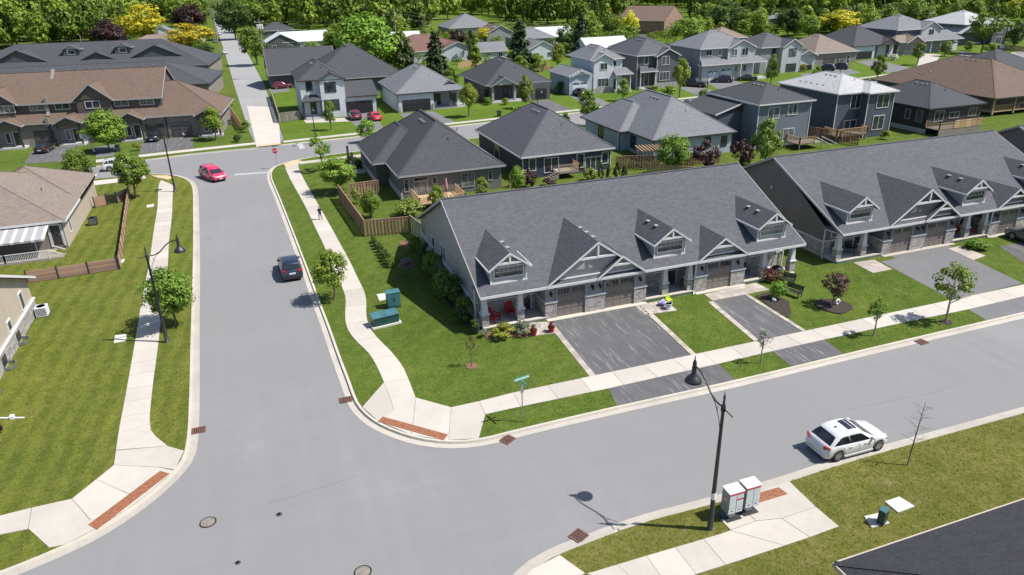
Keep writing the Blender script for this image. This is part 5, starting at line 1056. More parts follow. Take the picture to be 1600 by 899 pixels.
def m_foliage(name, c, c2, trans=0.3):
    n = N(name); g_ = n.n('ShaderNodeNewGeometry'); oi = n.n('ShaderNodeObjectInfo'); a = n.n('ShaderNodeAttribute', attribute_name='tint')
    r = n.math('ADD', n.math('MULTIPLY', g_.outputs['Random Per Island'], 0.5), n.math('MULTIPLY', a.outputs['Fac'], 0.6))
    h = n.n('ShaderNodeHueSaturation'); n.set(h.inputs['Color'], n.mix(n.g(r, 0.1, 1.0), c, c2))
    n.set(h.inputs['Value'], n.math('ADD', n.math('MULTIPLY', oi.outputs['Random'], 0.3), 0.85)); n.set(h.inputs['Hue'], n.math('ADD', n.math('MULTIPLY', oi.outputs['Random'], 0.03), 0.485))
    n.col(h.outputs[0]); n.rough(0.55); n.b.inputs['Specular IOR Level'].default_value = 0.3
    tr = n.n('ShaderNodeBsdfTranslucent'); n.t.links.new(h.outputs[0], tr.inputs[0]); mx = n.n('ShaderNodeMixShader', i_0=trans)
    n.t.links.new(n.b.outputs[0], mx.inputs[1]); n.t.links.new(tr.outputs[0], mx.inputs[2]); n.t.links.new(mx.outputs[0], n.out.inputs[0]); return n.mat
LEAF = dict(
    fresh=m_foliage('leaf_fresh_green', (0.100, 0.185, 0.018), (0.26, 0.385, 0.048)), mid=m_foliage('leaf_mid_green', (0.085, 0.155, 0.018), (0.20, 0.29, 0.038)),
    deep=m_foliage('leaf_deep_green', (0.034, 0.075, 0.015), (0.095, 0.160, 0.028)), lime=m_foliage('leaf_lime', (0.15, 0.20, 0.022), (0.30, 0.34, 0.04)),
    conifer=m_foliage('needle_green', (0.018, 0.042, 0.014), (0.050, 0.085, 0.026), .1), cedar=m_foliage('cedar_green', (0.035, 0.058, 0.016), (0.075, 0.105, 0.028), .1),
    purple=m_foliage('leaf_purple', (0.026, 0.012, 0.014), (0.075, 0.034, 0.034), .2), plum=m_foliage('leaf_plum_brown', (0.055, 0.030, 0.026), (0.13, 0.075, 0.058), .2), yellow=m_foliage('leaf_golden', (0.30, 0.27, 0.018), (0.66, 0.58, 0.035), .25),
    red=m_foliage('leaf_red_barberry', (0.09, 0.030, 0.022), (0.18, 0.06, 0.04), .2), silver=m_foliage('leaf_silver_green', (0.14, 0.175, 0.12), (0.25, 0.30, 0.22)), lilac=m_foliage('leaf_mauve', (0.11, 0.085, 0.10), (0.24, 0.19, 0.22), .2),
    olive=m_foliage('leaf_olive', (0.115, 0.160, 0.026), (0.25, 0.32, 0.058)), white=m_foliage('blossom_white', (0.35, 0.42, 0.28), (0.7, 0.72, 0.6), .2))
def crown_pts(rng, shape, n, leaf, clumps=26, fill=0.5, cl=.17):
    """unit crown: x, y in -.5.. .5, z in 0..1; returns corners and tints"""
    if shape == 'spruce':
        C = []; T = []; Nn = []
        tiers = 15
        for t in range(tiers):
            z = (t/tiers)**.92; R = 0.5*(1-z)**.85*rng.uniform(.85, 1.1)+.012; k = max(4, int(13*(1-z)+3)); m = max(4, int(n*(1-z*.85)/tiers/k*1.7))
            for a in rng.uniform(0, 2*np.pi, k):
                s = rng.uniform(.1, 1, m)**.7; w_ = .05*(1-s)+.025; L = R*rng.uniform(.78, 1.08)
                P = np.stack([np.cos(a)*s*L, np.sin(a)*s*L, np.full(m, z)+.06*(1-z)-s*.075*(1-z)], 1)+rng.normal(size=(m, 3))*np.stack([w_*.8, w_*.8, w_*.35], 1)
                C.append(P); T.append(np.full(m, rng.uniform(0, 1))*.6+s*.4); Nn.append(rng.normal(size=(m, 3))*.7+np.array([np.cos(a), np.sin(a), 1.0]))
        C = np.concatenate(C); T = np.concatenate(T); Nn = np.concatenate(Nn)
    else:
        if shape == 'column':
            P = []
            while len(P) < clumps:
                z = rng.uniform(.03, .97); a = rng.uniform(0, 2*np.pi); r = .40*min(1, (1-z)*2.2+.12)*rng.uniform(.4, 1); P.append((r*np.cos(a), r*np.sin(a), z))
        else:
            P = []
            while len(P) < clumps:
                d = rng.normal(size=3); d /= np.linalg.norm(d); r = rng.uniform(.28, 1)**fill
                q = np.array([d[0]*r*.40, d[1]*r*.40, .5+d[2]*r*.40])
                if shape == 'oval': k = 1.06-max(0, q[2]-.35)*.95; q[0] *= k; q[1] *= k
                if shape == 'vase': k = .55+q[2]*.75; q[0] *= k; q[1] *= k
                if shape == 'flat': q[0] *= 1.1; q[1] *= 1.1
                P.append(tuple(q))
        P = np.array(P); k = len(P); m = max(4, n//k); C = []; T = []; Nn = []
        for q in P:
            rr = cl*rng.uniform(.6, 1.25); d = rng.normal(size=(m, 3)); d /= np.linalg.norm(d, axis=1, keepdims=True)
            s = rng.uniform(.25, 1.08, m)**.6; X = q+d*s[:, None]*rr*np.array([1.1, 1.1, .8]); C.append(X)
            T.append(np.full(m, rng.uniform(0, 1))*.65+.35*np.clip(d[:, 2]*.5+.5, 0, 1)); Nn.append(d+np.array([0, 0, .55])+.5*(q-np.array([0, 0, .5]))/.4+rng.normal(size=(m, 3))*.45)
        C = np.concatenate(C); T = np.concatenate(T); Nn = np.concatenate(Nn)
    S = leaf*rng.uniform(.6, 1.3, len(C)); return leaf_arrays(rng, C, S, Nn), T
SPEC = {
    'linden': [('round', 8000, .0255, 64, .42, .14)], 'maple': [('oval', 7600, .026, 64, .42, .145)], 'street': [('oval', 3600, .030, 44, .40, .14)], 'young': [('oval', 1100, .036, 26, .42, .12)],
    'sparse': [('oval', 230, .045, 16, .5, .11)], 'bush': [('round', 1100, .055, 16, .6, .2)], 'shrub': [('round', 520, .075, 12, .6, .22)], 'hedge': [('round', 700, .06, 16, .5, .22)], 'plum': [('vase', 1900, .035, 34, .5, .12)],
    'spruce': [('spruce', 4200, .034, 0, 0, 0)], 'column': [('column', 1300, .055, 24, .5, .16)], 'big': [('round', 3600, .030, 60, .45, .13)], 'wide': [('flat', 3200, .030, 54, .45, .13)], 'vase': [('vase', 2000, .034, 40, .45, .13)]}
_crowns = {}
def crown_data(spec, leafkey, k):
    key = (spec, leafkey, k)
    if key not in _crowns:
        rng = np.random.default_rng(hash((spec, k)) % 1000 if False else sum(map(ord, spec))*7+k*101)
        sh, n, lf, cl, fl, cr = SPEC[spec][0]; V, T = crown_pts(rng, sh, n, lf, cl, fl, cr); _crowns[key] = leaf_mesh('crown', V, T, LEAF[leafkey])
    return _crowns[key]
_trees = [0]
def plant(label, loc, H, W, spec, leaf, clear=0.3, cat='tree', name='tree', group=None, trunk=True, bark='bark', rz=None, thick=1.0, name_c='crown'):
    """a tree of height H, crown width W; clear = share of bare stem below the crown"""
    _trees[0] += 1; rr = random.Random(_trees[0]*17+3)
    T = thing(name, label, cat, loc, rr.uniform(0, 6.28) if rz is None else rz, group); hc = H*(1-clear)
    o = inst(name_c, crown_data(spec, leaf, _trees[0] % 3), T, (0, 0, H*clear), (0, 0, 0), (W, W, hc))
    if trunk:
        r = max(.03, H*.017)*thick; b = MB(); top = H*clear+hc*(.9 if spec in ('spruce', 'column') else .62); wob = lambda s: rr.uniform(-s, s)*W*.04
        b.tube([(0, 0, -.05), (0, 0, .06), (wob(1), wob(1), H*clear*.6), (wob(1), wob(1), H*clear+hc*.25), (wob(2), wob(2), top)], [r*1.6, r*1.15, r, r*.8, r*.25], 7)
        if spec not in ('spruce', 'column'):
            for i in range(9 if spec in ('sparse', 'young', 'street', 'vase', 'plum') else 6):
                a = i*2.4+rr.uniform(-.4, .4); z0 = H*clear*rr.uniform(.85, 1.0)+hc*.42*i/9; L = W*.36*rr.uniform(.7, 1.1); up = hc*rr.uniform(.18, .34)
                b.tube([(0, 0, z0), (math.cos(a)*L*.5, math.sin(a)*L*.5, z0+up*.65), (math.cos(a)*L, math.sin(a)*L, z0+up)], [r*.55, r*.34, r*.1], 5)
        b.build('trunk', M[bark], T, smooth=True, split=False)
    return T
def ptree(label, base, top, wpx, spec, leaf, clear=0.3, **kw):
    b, h = HGT(base, top); return plant(label, (b.x, b.y, LZ), h, wpx*MPP(b+Vector((0, 0, h*.6))), spec, leaf, clear, **kw)
def bush(label, base, top, wpx, leaf, spec='bush', **kw):
    return ptree(label, base, top, wpx, spec, leaf, 0.02, cat='shrub', name='shrub', trunk=kw.pop('trunk', False), name_c='foliage', **kw)

# street and garden trees
ptree('bushy street tree beside the lamp post on the west boulevard', (273.5, 509), 416, 86, 'linden', 'mid', .2)
ptree('loose young tree between the blue parked car and the winding pavement', (523, 468), 385, 68, 'street', 'fresh', .24)
ptree('dense green tree by the plank fence gate near the white car', (214, 310), 230, 58, 'linden', 'mid', .2)
ptree('green tree partly behind the tan bungalow roof, in front of the white car', (130, 300), 227, 50, 'maple', 'mid', .2)
ptree('broad green tree in front of the brown roofed row', (172, 237), 167, 70, 'maple', 'fresh', .15)
ptree('small round tree on the corner lawn at the end of the brown roofed row', (338, 219), 165, 42, 'street', 'fresh', .25)
ptree('thin pale tree at the junction corner beside the yellow paving', (505, 268), 204, 42, 'young', 'fresh', .3)
ptree('full green tree overhanging the board fence by the pavement', (531, 302), 242, 66, 'linden', 'fresh', .18)
ptree('leafy young tree inside the fenced back garden', (580, 341), 293, 33, 'maple', 'mid', .05)
ptree('small tree at the garden arch beside the dark bungalow', (683, 328), 285, 32, 'street', 'fresh', .1)
ptree('slim young tree below the shuttered window of the dark bungalow', (753, 312), 274, 27, 'street', 'fresh', .1)
ptree('bright conical tree between the dark bungalow and the navy bungalow', (808, 304), 256, 29, 'maple', 'fresh', .08)
ptree('dense round green tree behind the townhouse ridge beside purple bushes', (1050, 275), 206, 58, 'linden', 'mid', .12)
ptree('spreading purple leaved tree right of the dense round tree', (1100, 275), 215, 52, 'plum', 'purple', .1)
ptree('purple leaved tree at the gap between the townhouse rows', (1157, 268), 211, 46, 'plum', 'purple', .1)
ptree('tall loose green tree in front of the steel blue house', (1194, 262), 178, 54, 'street', 'olive', .12)
ptree('young tree in front of the white corner house', (518, 204), 153, 24, 'street', 'mid', .22)
ptree('bright vase shaped tree on the lawn of the light grey bungalow', (733, 183), 127, 34, 'maple', 'lime', .25)
ptree('tall loose young tree before the dark grey bungalow', (822, 170), 112, 30, 'street', 'olive', .12)
ptree('leafy tree at the driveway of the icy white house', (918, 196), 136, 40, 'street', 'mid', .2)
ptree('small tree on the lawn between white house and slate house', (973, 158), 121, 24, 'street', 'fresh', .15)
ptree('tall young tree on the lawn before the slate house', (1062, 152), 86, 32, 'street', 'lime', .25)
ptree('compact young tree at the roadside behind the steel blue house', (1097, 172), 137, 26, 'street', 'mid', .15)
ptree('narrow young tree at the navy house eave', (1204, 132), 84, 27, 'street', 'mid', .1)
ptree('columnar street tree behind the silver roof', (1370, 125), 82, 26, 'street', 'mid', .12)
ptree('small street tree beside the tan roofed bungalow', (1433, 102), 64, 24, 'street', 'mid', .25)
ptree('pale tree half hidden behind the dark bungalow roof at the street', (575, 222), 184, 36, 'street', 'fresh', .15)
ptree('small yellow green tree beside the black parked cars', (1274, 128), 100, 17, 'young', 'lime', .2)
ptree('young tree near the porch of the tan bungalow row', (1476, 88), 62, 24, 'street', 'olive', .15)
ptree('broad tree left of the white house with the metal pole', (470, 122), 74, 62, 'big', 'fresh', .1)
ptree('purple brown plum tree in a dark mulch ring', (1302, 478), 422, 50, 'plum', 'plum', .18)
ptree('small staked tree on the boulevard beneath the plum tree', (1364.5, 525), 462, 36, 'young', 'mid', .35, bark='bark_pale')
ptree('leaning pale green street tree on the boulevard grass', (1478, 503), 400, 68, 'young', 'fresh', .30, bark='bark_pale', thick=.8)
ptree('spindly grey leaved sapling on the boulevard between the driveways', (1189, 568), 510, 32, 'sparse', 'silver', .42, bark='bark_pale', thick=.9)
ptree('tiny bare sapling in a mulch ring on the corner lawn', (737, 573), 523, 20, 'sparse', 'plum', .45, thick=.6)
ptree('mauve flowering little tree in the townhouse shadow', (637, 436), 403, 29, 'street', 'lilac', .5, thick=.9)
# the bare tree by the white car
b0, h0 = HGT((1418, 727), 632); T = thing('bare_tree', 'leafless young tree standing by the kerb beside the white hatchback', 'tree', (b0.x, b0.y, LZ)); mb = MB(); rr = random.Random(5)
tip = Vector((.35, .1, h0)); P0 = [Vector((0, 0, -.05)), Vector((.05, 0, h0*.35)), Vector((.2, .05, h0*.7)), tip]; mb.tube(P0, [.05, .035, .022, .008], 6); mb.build('trunk', M['bark'], T, smooth=True)
for i in range(16):
    f = .34+.62*i/16; s = f*3; k = min(2, int(s)); q = P0[k].lerp(P0[k+1], s-k); a = i*2.4; L = h0*.26*(1.1-f*.6); mb = MB(); d = Vector((math.cos(a)*L, math.sin(a)*L, L*.35))
    mb.tube([q, q+d*.5+Vector((0, 0, L*.08)), q+d], [.012, .008, .003], 4)
    for j in range(3): w2 = q+d*(.35+.2*j); mb.tube([w2, w2+Vector((math.cos(a+1.1*(-1)**j)*L*.35, math.sin(a+1.1*(-1)**j)*L*.35, L*.12))], [.006, .002], 4)
    mb.build('branch', M['bark'], T, split=False)
# shrubs
bush('low bright hedge in front of the first porch', (786, 527), 505, 40, 'lime', 'hedge'); bush('round silver green bush at the first paver walk', (816, 524), 501, 27, 'silver')
bush('small grey shrub by the corner column', (756, 527), 514, 14, 'silver', 'shrub'); bush('red barberry bush at the third porch', (1203, 441), 421, 23, 'red'); bush('yellow green mound beside the red barberry', (1222, 438), 421, 18, 'lime'); bush('bright green leafy bush at the mulch bed', (1214, 467), 435, 29, 'fresh')
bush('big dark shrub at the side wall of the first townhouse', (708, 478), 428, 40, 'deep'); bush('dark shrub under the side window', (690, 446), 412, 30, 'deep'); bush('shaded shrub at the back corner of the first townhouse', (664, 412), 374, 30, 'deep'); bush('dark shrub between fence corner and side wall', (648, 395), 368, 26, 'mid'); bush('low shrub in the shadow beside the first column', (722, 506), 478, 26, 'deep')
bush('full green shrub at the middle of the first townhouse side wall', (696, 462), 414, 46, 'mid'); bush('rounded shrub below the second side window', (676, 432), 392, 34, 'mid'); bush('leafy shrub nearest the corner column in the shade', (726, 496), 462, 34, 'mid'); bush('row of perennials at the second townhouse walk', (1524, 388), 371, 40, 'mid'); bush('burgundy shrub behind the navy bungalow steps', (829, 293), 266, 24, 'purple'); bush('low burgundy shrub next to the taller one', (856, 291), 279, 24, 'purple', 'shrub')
bush('light bush at the navy bungalow back wall', (922, 283), 259, 24, 'olive'); bush('olive shrub along the fence inside the garden', (640, 338), 312, 46, 'olive'); bush('climbing shrub on the inner garden fence', (556, 318), 292, 20, 'olive', 'shrub')
bush('yellow flowered bush at the pavement by the dark bungalow', (548, 256), 243, 22, 'lime', 'shrub'); bush('dark hedge along the porch of the dark bungalow', (560, 268), 246, 18, 'deep')
bush('rust coloured shrub by the concrete street', (386, 207), 187, 17, 'olive', 'shrub'); bush('dark round shrub on the corner lawn of the brown row', (371, 222), 207, 14, 'deep'); bush('shrub on the concrete street fence', (360, 172), 158, 14, 'fresh'); bush('yellow bush in front of the brown roofed row', (214, 236), 222, 14, 'lime', 'shrub')
bush('leafy shrub at the porch of the slate house', (1020, 146), 131, 24, 'olive'); bush('low shrubs on the lawn of the slate house', (1044, 149), 133, 28, 'fresh', 'hedge'); bush('dark shrub beside the icy white garage', (874, 146), 125, 17, 'deep'); bush('pale shrub at the porch of the light grey bungalow', (763, 164), 150, 16, 'mid'); bush('yellow green shrub at the stone porch', (790, 164), 151, 12, 'lime', 'shrub')
bush('bright shrub behind the silver roofed house', (1384, 218), 203, 18, 'lime', 'shrub'); bush('fresh green shrub behind the steel blue house', (1205, 236), 212, 22, 'fresh'); bush('white flowering bush at the white front bungalow', (1396, 94), 83, 16, 'white', 'shrub'); bush('green bush by the far right house', (1545, 84), 64, 18, 'fresh'); bush('green shrub left of the far right garage', (1512, 80), 62, 16, 'fresh'); bush('low clipped bush by the grey garage drive', (1255, 112), 98, 12, 'lime', 'shrub')
bush('dark flower bush at the left edge by the downpipe', (1, 679), 663, 14, 'purple', 'shrub'); bush('small pine shrub at the road behind the navy bungalow', (884, 195), 176, 16, 'mid', 'shrub'); bush('leafy low tree behind the dark grey bungalow', (817, 185), 160, 34, 'fresh')
for i, x in enumerate((939, 951, 963, 975)): ptree(('first','second','third','last')[i]+' cedar from the left in the short row behind the navy bungalow', (x, 287-i*1.0), 254-i*.8+(i % 2)*6, 13, 'column', 'cedar', .02, cat='cedar', name='cedar', group='small cedars behind the navy bungalow')
# clipped yews in a row towards the pavement
for i in range(9):
    f = i/8; bush(f'{("first","second","third","fourth","fifth","sixth","seventh","eighth","last")[i]} clipped yew from the fence, in the row on the east lawn', (583+f*28, 380+f*38), 369+f*30, 12+f*3, 'olive' if i == 8 else 'deep', 'hedge', group='row of clipped yews')
# specimen trees among the far houses
def fartree(label, base, top, wpx, spec, leaf, clear=.12, **kw): ptree(label, base, top, wpx, spec, leaf, clear, **kw)
fartree('tall dark spruce before the red brown roof', (683, 117), 47, 56, 'spruce', 'conifer', .02); fartree('dark cedar left of the tall spruce', (636, 116), 60, 38, 'column', 'cedar', .02); fartree('tall spruce behind the dark grey bungalow', (814, 112), 28, 58, 'spruce', 'conifer', .02)
fartree('dark pointed evergreen behind the icy white house', (908, 88), 18, 46, 'spruce', 'conifer', .02); fartree('wide dark evergreen beside the cream cottage', (885, 80), 36, 38, 'big', 'deep', .05); fartree('slender dark tree right of the red brown roof', (738, 96), 46, 22, 'column', 'deep', .05)
fartree('huge bright green tree behind the dark corner bungalow', (578, 118), 10, 112, 'big', 'fresh', .1); fartree('bright tree crown right of the huge green tree', (608, 106), 42, 60, 'big', 'mid', .1); fartree('dense green tree at the far street beside the power pole', (401, 102), 36, 52, 'big', 'mid', .12)
fartree('perfectly round green tree behind the slate house', (967, 78), 42, 46, 'big', 'mid', .05); fartree('round golden tree beside the brick building', (984, 64), 14, 36, 'big', 'yellow', .08); fartree('tall golden tree left of the far street', (228, 72), 2, 78, 'wide', 'yellow', .15); fartree('wide golden tree next to the far street', (300, 82), 34, 76, 'wide', 'yellow', .15)
fartree('dark copper beech between the green wood and the golden tree', (176, 80), 26, 62, 'big', 'purple', .05); fartree('dark copper tree above the wide golden tree', (299, 56), 2, 58, 'big', 'purple', .1); fartree('golden tree at the right beside the grey roof', (1308, 52), 14, 76, 'wide', 'yellow', .1); fartree('golden tree in the top right corner', (1586, 25), -6, 34, 'big', 'yellow', .1)
fartree('light green tree before the brick building', (1074, 70), 24, 66, 'big', 'fresh', .1); fartree('green tree between brick building and copper tree', (1112, 50), 0, 62, 'big', 'mid', .1); fartree('tall green tree behind the broad grey house', (1130, 58), -4, 70, 'big', 'deep', .1); fartree('green round tree left of the right golden tree', (1262, 60), 20, 44, 'big', 'fresh', .1); fartree('bright tree right of the right golden tree', (1352, 52), 14, 44, 'big', 'fresh', .1); fartree('bright rounded tree behind the dark roofed bungalow', (1378, 44), 12, 50, 'big', 'fresh', .1); fartree('tall bright tree behind the grey house at the right', (1408, 36), -8, 64, 'big', 'fresh', .1)
fartree('dark green tree in the gap left of the brown hip roof', (1230, 58), 6, 44, 'big', 'deep', .1); fartree('white blossoming tree beside the white roof', (950, 88), 62, 24, 'street', 'white', .15); fartree('yellow green tree at the cream cottage', (872, 106), 64, 26, 'street', 'lime', .12); fartree('small yellow tree beside the slender dark tree', (756, 66), 41, 26, 'big', 'yellow', .12); fartree('dark purple tree right of the red brown roof', (716, 76), 44, 34, 'big', 'purple', .1)
fartree('large tree over the far right houses', (1533, 84), 14, 60, 'vase', 'mid', .25); fartree('tall tree above the far right garage', (1500, 60), -10, 60, 'big', 'mid', .15); fartree('dark tree at the right end of the street', (1582, 78), 28, 34, 'big', 'deep', .1); fartree('dark low tree left of the far street mouth', (322, 92), 66, 34, 'big', 'deep', .08); fartree('small dark tree in front of the dark roofed row end', (279, 138), 115, 24, 'street', 'mid', .1)
fartree('tall tree on the right side of the far street', (368, 62), -6, 66, 'big', 'deep', .12); fartree('tree on the right bank of the far street', (392, 50), -10, 60, 'big', 'mid', .12)
fartree('bright garden tree at the pale blue roof', (840, 112), 82, 34, 'street', 'fresh', .1); fartree('feathery tree left of the cream cottage', (812, 118), 84, 30, 'street', 'fresh', .1); fartree('leafy tree right of the small pale garage', (778, 112), 88, 26, 'street', 'mid', .1); fartree('leafy tree behind the light grey bungalow', (706, 140), 103, 30, 'street', 'mid', .1)
fartree('green tree beside the brown far house', (316, 88), 60, 30, 'big', 'mid', .1)

# the wood: one mass of crowns and trunks
rng = np.random.default_rng(11)
BX = [-400, 0, 150, 260, 318, 335, 350, 380, 430, 520, 640, 700, 780, 860, 930, 990, 1080, 1180, 1280, 1400, 1500, 1600, 2000]
BY = [84, 80, 76, 66, 48, 14, 14, 44, 46, 60, 56, 32, 42, 48, 46, 24, 40, 44, 50, 38, 26, 22, 16]
protos = []
for k in range(6):
    r2 = np.random.default_rng(90+k); V, T_ = crown_pts(r2, ('round', 'oval', 'round', 'oval', 'flat', 'spruce')[k], 900 if k < 5 else 1000, .060 if k < 5 else .05, 36, .40, .16); protos.append((V, T_))
VIS = [(992, 1072, 10, 58), (640, 732, 50, 96), (712, 768, 22, 45), (424, 460, 48, 98), (456, 516, 50, 68), (836, 862, 60, 98), (756, 790, 60, 97), (926, 972, 58, 76), (856, 890, 42, 62), (770, 800, 34, 60), (820, 856, 38, 62), (1140, 1166, 0, 16), (1200, 1222, 16, 34), (236, 266, 36, 76), (212, 302, 60, 78)]   # stretches the photograph shows free of wood
def hides(u, w_): return any(a-9 < u < c_+9 and b_+2 < w_ < d_+42 for a, c_, b_, d_ in VIS)
FV = []; FT = []; EV = []; EF = []; keys = []; placed = []; tries = 0; ne = 0
while len(placed) < 1300 and tries < 90000:
    tries += 1
    x = rng.uniform(-330, 560); y = rng.uniform(225, 640); 
    v = AX.T @ (np.array([x, y, 0.0])-CAMP); 
    if v[2] < 10: continue
    u_, w_ = FPX*v[0]/v[2]+800, FPX*v[1]/v[2]+449.5
    if u_ < -160 or u_ > 1760 or w_ > np.interp(u_, BX, BY): continue
    fx = np.interp(y, [140, 275, 400, 560, 700], [2, -.5, -4, -9, -13])
    if abs(x-fx) < 9: continue
    if hides(u_, w_): continue
    dd = 6.0+max(0, y-330)*.014
    if any((x-a)**2+(y-b_)**2 < dd*dd for a, b_ in placed): continue
    placed.append((x, y)); near = y < 330
    k = int(rng.choice([0, 1, 2, 3, 4, 5], p=[.22, .2, .2, .16, .12, .10])); V, T_ = protos[k]; H = rng.uniform(12, 23) if k < 5 else rng.uniform(15, 24); W = H*rng.uniform(.55, .85) if k < 5 else H*.42
    a = rng.uniform(0, 6.28); c_, s_ = math.cos(a), math.sin(a); Q = V*np.array([W, W, H*.95])
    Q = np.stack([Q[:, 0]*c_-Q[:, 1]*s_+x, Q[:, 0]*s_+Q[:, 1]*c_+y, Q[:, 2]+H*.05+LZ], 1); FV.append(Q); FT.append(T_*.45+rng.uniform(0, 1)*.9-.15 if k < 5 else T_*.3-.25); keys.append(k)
    r = H*.017
    ring = np.array([(r*math.cos(t*1.2566), r*math.sin(t*1.2566)) for t in range(5)]); lo = np.concatenate([ring+[x, y], np.full((5, 1), 0)], 1); hi = np.concatenate([ring*.5+[x, y], np.full((5, 1), H*.6)], 1)
    EV.append(np.concatenate([lo, hi])); EF += [(ne+i, ne+(i+1) % 5, ne+5+(i+1) % 5, ne+5+i) for i in range(5)]; ne += 10
# garden trees between the far houses belong to the same mass
for _ in range(4000):
    if len(placed) > 1520: break
    x = rng.uniform(20, 330); y = rng.uniform(168, 300)
    v = AX.T @ (np.array([x, y, 0.0])-CAMP); u_, w_ = FPX*v[0]/v[2]+800, FPX*v[1]/v[2]+449.5
    if u_ > 1700 or w_ > np.interp(u_, [400, 620, 880, 1000, 1250, 1500, 1600], [112, 118, 96, 74, 58, 36, 34]) or any(a-3.5 < x < c_+3.5 and b_-7 < y < d_+2.5 for a, c_, b_, d_ in FOOT) or hides(u_, w_): continue
    if any((x-a)**2+(y-b_)**2 < 36 for a, b_ in placed): continue
    placed.append((x, y)); k = int(rng.integers(0, 5)); V, T_ = protos[k]; H = rng.uniform(6, 12); W = H*rng.uniform(.6, .85)
    FV.append(V*np.array([W, W, H*.95])+np.array([x, y, H*.05])); FT.append(T_*.45+rng.uniform(0.1, .9)-.1)
for _ in range(3000):          # low garden bushes in the same band
    x = rng.uniform(20, 360); y = rng.uniform(168, 330); v = AX.T @ (np.array([x, y, 0.0])-CAMP); u_, w_ = FPX*v[0]/v[2]+800, FPX*v[1]/v[2]+449.5
    if u_ > 1700 or w_ > np.interp(u_, [400, 620, 880, 1000, 1250, 1500, 1600], [112, 112, 92, 70, 56, 36, 34]) or any(a-2 < x < c_+2 and b_-4 < y < d_+2 for a, c_, b_, d_ in FOOT) or any((x-a)**2+(y-b_)**2 < 20 for a, b_ in placed): continue
    placed.append((x, y)); V, T_ = protos[int(rng.integers(0, 5))]; V, T_ = V.reshape(-1, 4, 3)[::3].reshape(-1, 3), T_[::3]; H = rng.uniform(1.6, 4.2); W = H*rng.uniform(1.0, 1.9)
    FV.append(V*np.array([W, W, H])+np.array([x, y, .05])); FT.append(T_*.45+rng.uniform(0, .8)-.1)
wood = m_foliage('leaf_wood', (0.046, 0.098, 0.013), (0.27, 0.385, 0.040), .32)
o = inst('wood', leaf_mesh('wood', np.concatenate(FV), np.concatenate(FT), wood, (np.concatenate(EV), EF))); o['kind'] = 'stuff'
print('wood trees', len(placed))
# ------------------------------------------------------------------ vehicles
M.update(tyre=m_plain('tyre_rubber', (0.018, 0.018, 0.018), 0.85), rim=m_plain('alloy_rim', (0.42, 0.42, 0.43), 0.35, 0.6, var=.05), car_glass=m_glass('car_glass', (0.010, 0.011, 0.014), 0.04), lens_red=m_plain('tail_lens', (0.38, 0.012, 0.014), 0.2, coat=.5), lens=m_plain('head_lens', (0.55, 0.56, 0.58), 0.15, coat=.6), plate=m_plain('number_plate', (0.6, 0.62, 0.64), 0.5, var=.05), underbody=m_plain('black_plastic', (0.015, 0.015, 0.016), 0.7))
def paint(name, c, metal=0.0): return m_plain(name, c, 0.32, metal, var=.03, coat=1.0)
PAINT = dict(white=paint('white_car_paint', (0.56, 0.57, 0.58)), blue=paint('dark_blue_car_paint', (0.012, 0.022, 0.045), .2), red=paint('red_car_paint', (0.55, 0.028, 0.085)), black=paint('black_car_paint', (0.010, 0.010, 0.011)), crimson=paint('dark_red_car_paint', (0.16, 0.012, 0.03), .2), scarlet=paint('scarlet_car_paint', (0.55, 0.02, 0.03)), grey=paint('grey_car_paint', (0.16, 0.165, 0.17), .4), charcoal=paint('charcoal_car_paint', (0.03, 0.031, 0.034), .3))
# kind: length, width, height, wheelbase, tyre radius, belt profile [(x/L, half width share, height)], glasshouse (rear foot, rear top, front top, front foot) as x/L
KINDS = dict(
    hatch=(4.22, 1.84, 1.54, 2.64, .335, [(-.5, .78, .60), (-.492, .90, .80), (-.47, .955, .97), (-.38, .985, 1.02), (-.2, 1, 1.0), (.05, 1, .96), (.2, .995, .955), (.27, .985, .95), (.36, .965, .88), (.43, .92, .80), (.47, .84, .71), (.5, .66, .58)], (-.455, -.335, .045, .265)),
    suv=(4.62, 1.87, 1.70, 2.68, .36, [(-.5, .82, .66), (-.492, .93, .90), (-.475, .96, 1.05), (-.38, .985, 1.10), (-.1, 1, 1.08), (.1, 1, 1.06), (.2, .995, 1.05), (.26, .985, 1.04), (.36, .965, 1.0), (.44, .93, .92), (.48, .86, .80), (.5, .72, .62)], (-.475, -.40, .06, .245)),
    van=(5.1, 1.99, 1.75, 3.07, .345, [(-.5, .86, .62), (-.492, .95, .90), (-.475, .97, 1.02), (-.38, .99, 1.07), (-.1, 1, 1.04), (.1, 1, 1.01), (.24, .995, .99), (.30, .985, .98), (.38, .96, .92), (.44, .93, .86), (.48, .86, .76), (.5, .72, .58)], (-.478, -.44, .12, .315)),
    sedan=(4.75, 1.84, 1.45, 2.75, .335, [(-.5, .78, .64), (-.492, .88, .84), (-.46, .94, .96), (-.36, .97, .99), (-.2, 1, .97), (.05, 1, .94), (.2, .995, .93), (.27, .985, .92), (.36, .96, .87), (.43, .92, .80), (.475, .84, .70), (.5, .66, .58)], (-.375, -.21, .06, .25)),
    pickup=(5.7, 2.0, 1.9, 3.6, .40, [(-.5, .95, .70), (-.498, .97, 1.0), (-.49, .98, 1.10), (-.3, 1, 1.12), (-.1, 1, 1.12), (.1, 1, 1.12), (.2, 1, 1.12), (.26, .99, 1.12), (.36, .98, 1.10), (.44, .95, 1.05), (.485, .9, .95), (.5, .84, .70)], (-.13, -.10, .10, .22)))
_car = {}
